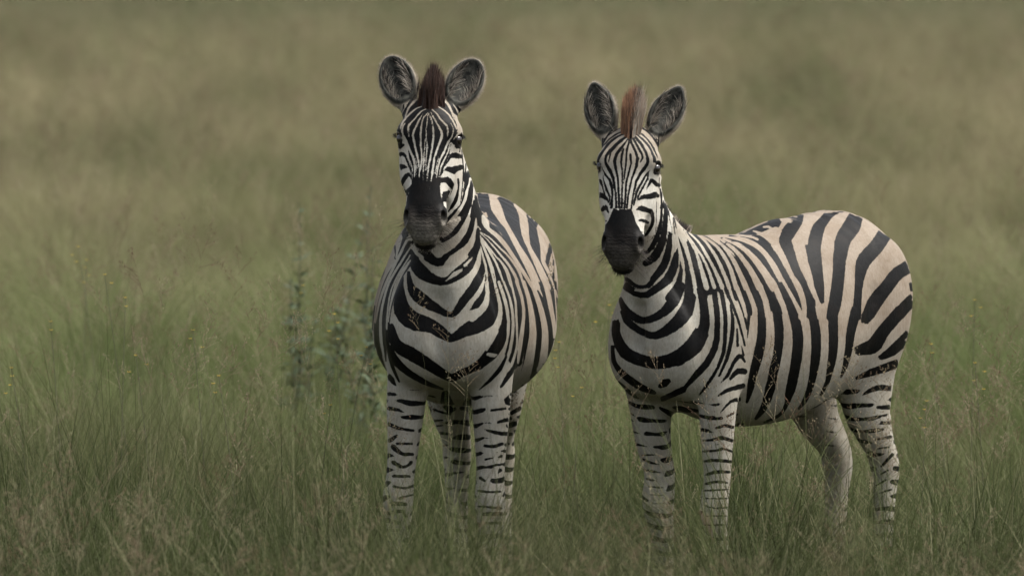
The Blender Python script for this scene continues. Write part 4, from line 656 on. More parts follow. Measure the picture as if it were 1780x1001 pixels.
-40 1464 -1 -15 0;K 525 -104 1810 -36 -17 4 526 -104 1806 -34 -18 2 528 -107 1795 -37 -17 9 575 -84 1789 -22 -17 4 597 -84 1779 -25 -18 5 641 -90 1754 -28 -22 8 669 -101 1719 -27 -28 7 704 -106 1684 -7 -29 4 712 -104 1667 -1 -27
-8 715 -97 1655 0 -21 -15 721 -88 1641 -4 -23 -7 726 -86 1616 -7 -23 0 734 -84 1589 -7 -22 -2 787 -68 1466 -6 -16 -1;W 516 -103 1826 -3 -2 0 517 -103 1823 -8 -5 -1 521 -103 1817 -8 -6 -4 523 -105 1807 -8 -3 7 522 -111 1794 -6 -2 7
561 -99 1789 -2 -3 3 591 -110 1774 -5 -4 3 614 -124 1754 -5 -4 1 637 -131 1728 -6 -4 0 665 -131 1713 -3 -2 0;W 588 -128 1778 0 -1 1 598 -138 1761 -2 -2 1 599 -143 1752 -2 -2 1 597 -148 1743 -3 -2 1 593 -151 1738 -5 -3 1 546 -154
1738 1 -3 2 561 -151 1726 1 -3 4;W 642 -55 1767 -3 -1 1 642 -77 1761 -6 -2 2 643 -85 1757 -6 -2 2 649 -104 1743 -6 -3 2 655 -125 1722 -9 -4 2 667 -134 1709 -11 -5 1 685 -138 1697 -6 -4 1 695 -142 1684 -4 -4 1 701 -142 1674 -1 -2
0;W 661 -41 1757 -1 -1 1 669 -61 1748 -2 -1 2 674 -68 1742 -2 -2 2 686 -83 1723 -2 -2 1 700 -107 1695 -1 -3 2 706 -110 1685 0 -3 0 712 -109 1672 0 -3 0 717 -106 1647 0 -1 0;W 690 -123 1702 -1 -1 1 700 -132 1687 -1 -2 1 710 -132
1667 -1 -2 0 713 -129 1656 -1 -2 -1 716 -117 1635 -1 -3 -1 720 -107 1609 -1 -4 -1 745 -83 1565 -1 -4 -1 757 -77 1538 -1 -3 0 776 -74 1491 -1 -1 0;W 680 -55 1738 -1 -1 1 700 -71 1706 -1 -3 1 714 -87 1669 -1 -4 1 718 -90 1655 -1 -4
0 731 -79 1610 -1 -3 -1 752 -63 1561 0 -3 -1 769 -56 1520 0 -3 0 781 -55 1492 0 -1 0;W 678 -35 1742 -1 -1 1 692 -51 1723 -1 -2 1 701 -55 1709 -1 -2 1 712 -58 1685 0 -3 0 722 -58 1659 0 -3 0 733 -56 1620 0 -3 0 750 -49 1570 0 -3 0
763 -50 1536 0 -3 0 773 -53 1512 0 -1 0;W 685 -35 1732 0 -1 0 703 -35 1706 0 -2 0 717 -38 1676 0 -2 0 726 -35 1649 0 -2 0 736 -29 1611 0 -2 0 758 -33 1550 0 -2 0 771 -31 1520 0 -1 0;W 729 -40 1640 0 -1 0 741 -39 1596 0 -2 0 767
-40 1528 0 -2 0 789 -38 1478 0 -1 0;W 680 -33 1739 1 -1 -1 699 -17 1711 1 -2 -1 709 -11 1689 1 -2 0 717 -8 1666 1 -3 0 726 -8 1637 1 -3 0 737 -12 1600 0 -3 1 768 -22 1524 0 -3 0 788 -23 1478 0 -1 0;W 675 -26 1744 1 -1 -1 697 -2
1709 1 -2 -1 707 21 1671 2 -3 -2 711 25 1657 1 -5 0 716 22 1641 1 -4 1 729 11 1607 1 -3 1 747 0 1567 1 -3 1 772 -5 1507 1 -4 1 785 -8 1478 0 -1 0;W 658 -31 1759 1 -1 -1 671 -9 1745 2 -1 -2 676 0 1736 2 -2 -1 685 13 1719 2 -2 -2
692 41 1692 2 -3 -2 701 47 1672 1 -3 0 707 45 1645 0 -1 0;W 636 -15 1769 3 0 -1 644 14 1755 4 -1 -2 647 33 1742 5 -1 -2 650 45 1731 5 -2 -2 659 58 1713 5 -2 -1 677 70 1695 3 -3 -1 687 79 1676 1 -1 0;W 532 -16 1788 -2 -6 0 531 -14
1787 -3 -5 -2 532 -12 1787 29 6 9 524 7 1799 6 1 -9 559 3 1794 14 -1 -3 566 7 1791 10 -2 -3 590 30 1773 8 -2 -2 603 40 1760 7 -2 -1 650 64 1714 2 -1 0;W 573 42 1782 0 -1 -1 579 57 1761 2 -2 -1 576 63 1749 4 -2 -1 570 66 1741 5 -2
-1 564 67 1737 6 -1 -1 524 58 1738 0 -4 -2 527 58 1736 0 -4 -2;W 648 96 1674 12 -1 0 658 98 1665 9 -2 0 655 97 1662 10 -1 0 658 98 1662 5 -1 0;W 680 55 1701 1 -1 -1 691 67 1682 1 -2 0 698 68 1667 1 -2 0 703 62 1647 1 -2 1 707 48
1627 1 -3 2 711 43 1615 1 -3 1 722 36 1592 1 -3 2 741 21 1561 1 -3 1 755 15 1530 1 -2 0 772 12 1492 1 -1 0;W 701 67 1635 0 -1 1 705 54 1619 1 -2 1 711 51 1594 1 -2 1 749 26 1533 1 -2 1 766 21 1495 1 -1 0;W 740 15 1572 0 -1 0 769 6
1505 0 -1 0;W 717 -118 1606 0 -1 0 719 -118 1593 -1 -2 0 723 -115 1583 -1 -2 -1 748 -92 1542 -1 -2 -1 758 -86 1525 -1 -2 0 771 -84 1491 -1 -1 0;W 748 -75 1565 0 -1 0 761 -69 1534 -1 -2 0 778 -68 1491 0 -1 0;W 706 56 1608 1 -1 -1
705 59 1606 2 -3 -4 696 72 1593 3 -3 -5 689 78 1588 4 -3 -5 677 84 1583 6 -3 -6 665 86 1581 11 -2 -6 631 84 1577 34 1 -5 592 83 1572 15 0 -3 587 84 1571 7 0 -2;W 695 -146 1592 8 5 -6 709 -134 1597 2 2 -7 717 -119 1598 0 0 -1;W 695
-147 1556 11 4 -7 708 -140 1558 4 2 -7 720 -129 1556 -2 -5 -6 746 -102 1531 0 -1 -1;W 746 35 1521 -1 1 -1 723 53 1547 -1 4 -6 708 67 1553 0 3 -8 694 77 1555 1 1 -9 679 83 1555 2 0 -9 660 84 1553 -1 -1 -8 620 82 1551 2 0 -8 591 86
1550 4 0 -7 577 88 1549 2 0 -2;K 720 50 1564 0 1 -1 709 60 1572 -2 5 -7 702 67 1576 0 2 -11 694 75 1576 3 -1 -11 682 82 1573 4 -2 -10 673 85 1572 6 -2 -9 641 84 1569 24 1 -8 608 83 1567 12 0 -7 591 84 1565 12 0 -7 575 86 1563 5 0
-2;K 736 42 1537 -1 1 -1 718 54 1563 -3 4 -3 715 56 1567 -1 1 -1;K 702 63 1626 0 1 -3 700 68 1627 -2 3 -9 688 82 1632 -6 3 -12 664 84 1633 2 3 -12 663 88 1633 6 -1 -12 654 88 1632 5 -12 2 656 86 1628 2 -11 7 677 86 1623 16 -7 7
687 80 1613 9 -7 3 688 80 1610 8 -6 -2 687 82 1608 4 -4 -5 683 84 1607 2 -2 -5 662 90 1602 2 0 -1;K 671 -155 1634 0 -5 -8 674 -151 1631 -33 -11 -9 693 -145 1629 -18 -11 -7 693 -144 1621 -18 -12 1 701 -144 1615 -9 -10 2 695 -147
1606 -11 -9 -2 698 -145 1605 0 1 -7 703 -141 1607 4 4 -5 713 -128 1616 1 3 -4 714 -124 1619 0 1 -1;K 700 68 1658 0 1 -2 697 72 1659 0 2 -5 686 86 1664 0 0 -1;K 703 -143 1670 -1 -1 0 704 -142 1667 -3 -4 -1 706 -141 1662 -4 -5 -1
709 -138 1655 -2 -4 -1 708 -137 1650 -3 -4 -1 710 -136 1648 -1 -1 0;K 691 -148 1574 14 7 -6 710 -134 1581 2 1 -8 715 -127 1580 -1 -4 -6 724 -118 1572 -2 -4 -3 756 -92 1519 -2 -3 -1 767 -86 1497 -1 -1 0;K 712 -142 1528 11 5 -11 726
-131 1531 5 2 -11 733 -123 1531 1 -1 -9 743 -108 1529 0 0 -2;W 720 -140 1500 14 9 -6 737 -123 1513 4 4 -5 741 -116 1517 3 2 -5 745 -109 1518 1 -1 -5 754 -99 1512 -2 -4 -3 769 -88 1491 -1 -1 -1;K 746 36 1520 0 0 -1 732 51 1524 2 0
-10 722 63 1520 6 -3 -13 713 72 1517 4 0 -16 706 75 1518 -3 3 -16 679 76 1518 -28 2 -16 658 81 1522 -37 2 -13 604 86 1527 -13 3 -9 588 89 1530 -4 1 -3;K 700 78 1496 -6 1 -1 684 76 1497 -26 1 -3 677 77 1501 -34 2 -4 670 78 1510 -38
3 -4 687 82 1515 -20 6 -3 665 80 1517 -38 2 -4 664 80 1520 -33 1 -3 665 81 1522 -24 -1 -2;W 763 26 1494 0 1 -1 752 37 1502 -1 3 -5 745 42 1504 1 1 -7 737 52 1501 4 -3 -7 725 65 1496 3 -2 -9 709 76 1492 3 -1 -9 672 77 1489 -10 -3
-10 640 78 1487 -1 0 -9 629 81 1487 -6 2 -9 617 85 1491 -15 4 -5 601 89 1502 -10 3 -3 598 89 1504 -4 1 -1;K 653 93 1619 5 -1 0 651 93 1618 9 -1 0;K 554 80 1593 26 2 1 562 82 1589 19 1 1 569 83 1579 15 0 1 577 86 1560 10 -1 0 585
92 1506 7 -2 0 591 94 1470 5 -2 0 592 94 1468 3 -1 0;K 512 90 1536 28 1 2 531 93 1532 17 0 1 558 96 1513 9 -1 1 576 96 1491 6 -1 1 589 95 1468 3 -1 0;K 516 100 1508 19 -1 1 548 101 1492 10 -2 1 570 101 1469 6 -2 1 571 101 1466 3
-1 0;K 510 104 1492 24 -1 1 519 105 1488 20 -2 1 514 105 1483 29 -1 2 526 106 1480 22 -2 1 540 108 1468 17 -3 1 545 108 1464 10 -2 1 546 108 1463 5 -1 0;W 712 -143 1498 19 9 -6 725 -137 1502 10 8 -6 740 -117 1517 5 5 -6 744 -110
1520 1 -1 -6 749 -103 1517 -1 -4 -4 759 -94 1506 -2 -3 -2 773 -85 1485 -1 -1 0;W 756 32 1501 0 0 -2 754 35 1501 1 1 -5 738 50 1503 2 0 -9 724 66 1495 5 -4 -9 714 73 1492 -1 0 -11 690 74 1492 -24 1 -11 669 79 1497 -36 1 -9 661 81
1501 -35 1 -8 616 85 1508 -11 3 -5 609 86 1510 -4 1 -2;K 728 -133 1465 11 8 -3 734 -130 1469 10 9 -3 744 -120 1485 8 9 -4 750 -110 1498 7 8 -6 754 -103 1502 3 2 -8 756 -100 1502 0 -3 -7 766 -90 1494 -2 -4 -2 776 -85 1478 -1 -1 0;W
724 -123 1443 26 11 -2 746 -117 1449 18 10 -3 755 -112 1455 15 10 -4 766 -100 1473 9 8 -4 767 -97 1475 7 6 -5 769 -95 1476 1 -2 -7 770 -94 1475 -4 -7 -3 778 -90 1462 -1 -1 0;K 782 -89 1454 -2 -2 1 782 -90 1452 -5 -5 3 773 -101
1439 -14 -9 3 747 -109 1430 -39 -13 1 769 -107 1427 -16 -9 1 766 -108 1423 -17 -8 0;W 782 -101 1418 -3 -1 1 775 -105 1415 -10 -5 2;K 769 27 1479 1 1 -3 765 31 1480 2 2 -8 753 42 1482 1 2 -11 745 49 1482 6 -3 -12 739 56 1476 11 -8
-8 732 61 1467 12 -9 -7 721 64 1459 15 -8 -5 702 64 1454 28 -5 -3 694 64 1450 27 -4 -3 677 66 1442 19 -3 -2 665 66 1438 5 -2 -1;W 776 29 1458 2 -1 -2 771 36 1454 6 -3 -8 758 46 1448 8 -3 -8 745 52 1442 12 -4 -6 736 54 1439 15 -4
-6 688 56 1426 13 -5 -6 677 58 1423 9 -5 -5 668 59 1419 3 -2 -2;K 774 39 1437 2 -1 -1 767 43 1426 16 -7 -4 736 42 1412 52 -7 3 771 46 1410 17 -11 3 779 45 1399 12 -8 2 778 45 1396 13 -5 2 783 45 1394 5 -3 1;W 781 52 1376 -9 1 1
782 51 1378 -16 3 1 783 49 1384 -18 6 2 783 47 1388 -14 5 2 780 45 1391 -15 4 2 784 43 1398 -3 2 1;W 667 48 1397 -2 1 -1 669 54 1407 -6 2 -2 665 68 1445 -16 3 -3 672 73 1459 -29 2 -3 663 73 1466 -13 1 -1 660 73 1468 -5 1 0;W 658
38 1375 -1 1 -1 656 52 1385 -5 3 -5 651 61 1397 -8 5 -4 643 72 1427 -11 5 -2 643 75 1453 -8 3 -1 642 76 1457 -3 1 0;K 642 78 1482 4 -1 0 642 78 1480 10 -2 0 641 78 1478 11 -3 0 630 80 1453 9 -4 0 631 78 1434 10 -5 2 643 66 1392 8
-6 4 648 56 1374 5 -5 4 652 39 1350 0 -1 1;W 615 86 1477 3 -1 0 615 86 1473 9 -3 1 621 83 1412 8 -5 1 625 80 1390 7 -5 2 640 64 1363 4 -4 4 652 38 1337 2 -3 4;W 792 58 1344 6 -1 3 794 57 1344 4 -1 1;K 575 91 1528 5 -1 0 577 91
1526 8 -1 1 591 91 1503 6 -1 0 598 91 1483 5 -1 0 609 89 1435 3 -2 0 619 84 1388 2 -1 0;K 557 97 1505 5 -1 0 559 98 1503 8 -1 1 583 97 1464 6 -2 1 605 92 1427 2 -1 0;K 495 100 1501 42 0 3 528 104 1492 22 -3 2 530 104 1487 25 -3 2
552 104 1473 16 -4 2 578 101 1449 8 -3 2 594 97 1430 5 -3 1 610 91 1394 4 -3 1 618 86 1378 4 -3 2 636 67 1352 5 -5 5 650 39 1320 0 -6 6 793 57 1325 6 -5 6 799 56 1323 1 -5 5 801 53 1320 1 -2 2;W 507 108 1479 22 -1 2 519 109 1475
17 -2 1 553 110 1446 14 -4 2 579 106 1414 11 -6 3 603 97 1381 9 -6 4 620 84 1354 8 -8 5 638 65 1323 4 -9 8 654 40 1293 4 -8 9 658 23 1276 2 -7 7 658 19 1272 1 -2 2;K 491 113 1458 25 0 2 505 115 1454 19 -1 1 507 115 1449 23 -1 2
523 117 1440 17 -2 1 542 117 1421 15 -4 1 571 114 1377 12 -5 3 604 100 1334 8 -7 4 620 89 1310 8 -8 5 638 66 1274 6 -7 8 650 38 1249 3 -5 8 653 17 1236 1 -3 6 654 11 1235 0 0 3;K 493 110 1468 22 0 2 510 112 1464 16 -1 1 526 113
1456 14 -2 1 550 113 1437 12 -3 2 562 112 1423 11 -4 2 579 109 1395 10 -5 2 599 100 1367 8 -6 4 623 83 1333 6 -7 5 642 63 1301 5 -8 7 653 37 1270 3 -7 7 655 12 1244 1 -5 4 654 9 1238 0 -3 1;K 537 126 1376 7 -2 1 538 126 1375 15 -4
1 540 126 1368 21 -6 2 566 122 1299 26 -12 5 579 116 1277 24 -13 9 596 105 1254 19 -14 12 617 85 1225 13 -13 14 635 60 1200 6 -11 14 644 37 1183 2 -7 11 649 18 1168 1 -5 6 649 14 1165 0 -2 2;K 524 141 1254 5 -2 1 525 141 1251 12
-5 2 534 139 1228 21 -10 3 543 136 1211 23 -13 7 571 123 1173 20 -14 8 575 122 1167 15 -10 6 578 121 1164 7 -5 3;K 778 -61 1216 -10 -3 -3 775 -60 1214 -19 -7 -6;K 618 -82 1203 -5 -6 -7 638 -52 1182 -3 -7 -11 648 -23 1170 -1 -4 -7
648 -19 1168 0 -1 -3;K 575 -116 1195 -4 -2 -1 579 -114 1193 -10 -6 -4 588 -108 1188 -10 -7 -5 613 -90 1169 -7 -9 -6 616 -88 1166 -6 -8 -5 620 -84 1162 -2 -3 -2;W 563 -122 1218 -3 -2 -1 566 -121 1217 -8 -5 -3 568 -119 1215 -9 -5 -3
608 -93 1187 -6 -6 -5 631 -66 1169 -2 -5 -6 635 -60 1164 -1 -2 -2;K 783 1 1473 8 -16 -5 788 8 1454 10 -19 -3 795 10 1435 10 -20 0 802 12 1414 13 -21 -3 808 20 1386 18 -23 -5 818 25 1360 14 -26 -1 831 27 1355 2 -28 -1 839 28 1330 0
-29 1 822 25 1322 19 -26 3 826 24 1305 18 -25 6 836 24 1300 8 -26 6 833 19 1283 13 -23 8 828 11 1255 13 -19 5 822 8 1245 15 -17 5 798 3 1239 37 -14 6;K 789 -30 1473 1 -18 0 822 -28 1393 1 -26 1 845 -26 1313 2 -28 1 846 -27 1289 1
-26 1 842 -27 1261 1 -23 -1 836 -28 1248 0 -21 -1 828 -28 1238 -1 -20 -1;K 785 -64 1473 -7 -18 4 790 -69 1453 -11 -22 4 798 -71 1431 -12 -23 2 802 -78 1404 -21 -26 7 813 -78 1399 -11 -26 7 833 -82 1367 0 -28 2 843 -81 1348 4 -28 0
847 -80 1325 3 -28 -1 834 -77 1279 -13 -27 -5 828 -71 1253 -16 -23 -8 825 -70 1249 -18 -23 -8 797 -72 1243 -29 -23 -11 797 -71 1239 -41 -25 -9 796 -70 1234 -38 -24 -9;W 622 83 1331 2 -2 2 628 79 1324 4 -7 6 644 59 1297 5 -7 6 652
41 1274 3 -7 7 656 20 1254 2 -4 4 655 18 1251 1 -1 1;W 580 117 1326 2 -1 1 582 115 1322 6 -3 2 609 97 1275 10 -8 6 629 73 1242 8 -9 10 641 52 1223 6 -9 14 649 24 1204 3 -10 14 650 -1 1183 0 -6 7 650 -5 1179 0 -2 2;W 533 134 1322 3
-1 0 537 134 1310 9 -2 1 546 132 1269 15 -6 3 559 127 1246 16 -7 4 576 117 1219 15 -9 7 590 108 1205 12 -9 10 616 87 1187 7 -9 13 638 56 1162 4 -10 14 645 38 1141 3 -13 8 649 19 1104 1 -8 4 650 17 1100 0 -3 1;K 521 140 1280 6 -2 0
522 140 1278 12 -3 1 523 140 1272 17 -5 2 535 139 1222 15 -7 2 542 137 1203 13 -8 3 555 131 1187 10 -7 5 578 120 1167 8 -6 4 585 118 1161 2 -2 1;W 616 98 1134 -1 1 -1 613 100 1138 -2 3 -3 597 111 1152 -3 3 -3 569 125 1168 -1 1
-1;W 649 30 1079 0 1 -1 639 63 1108 -1 4 -6 619 94 1128 0 1 -1
"""
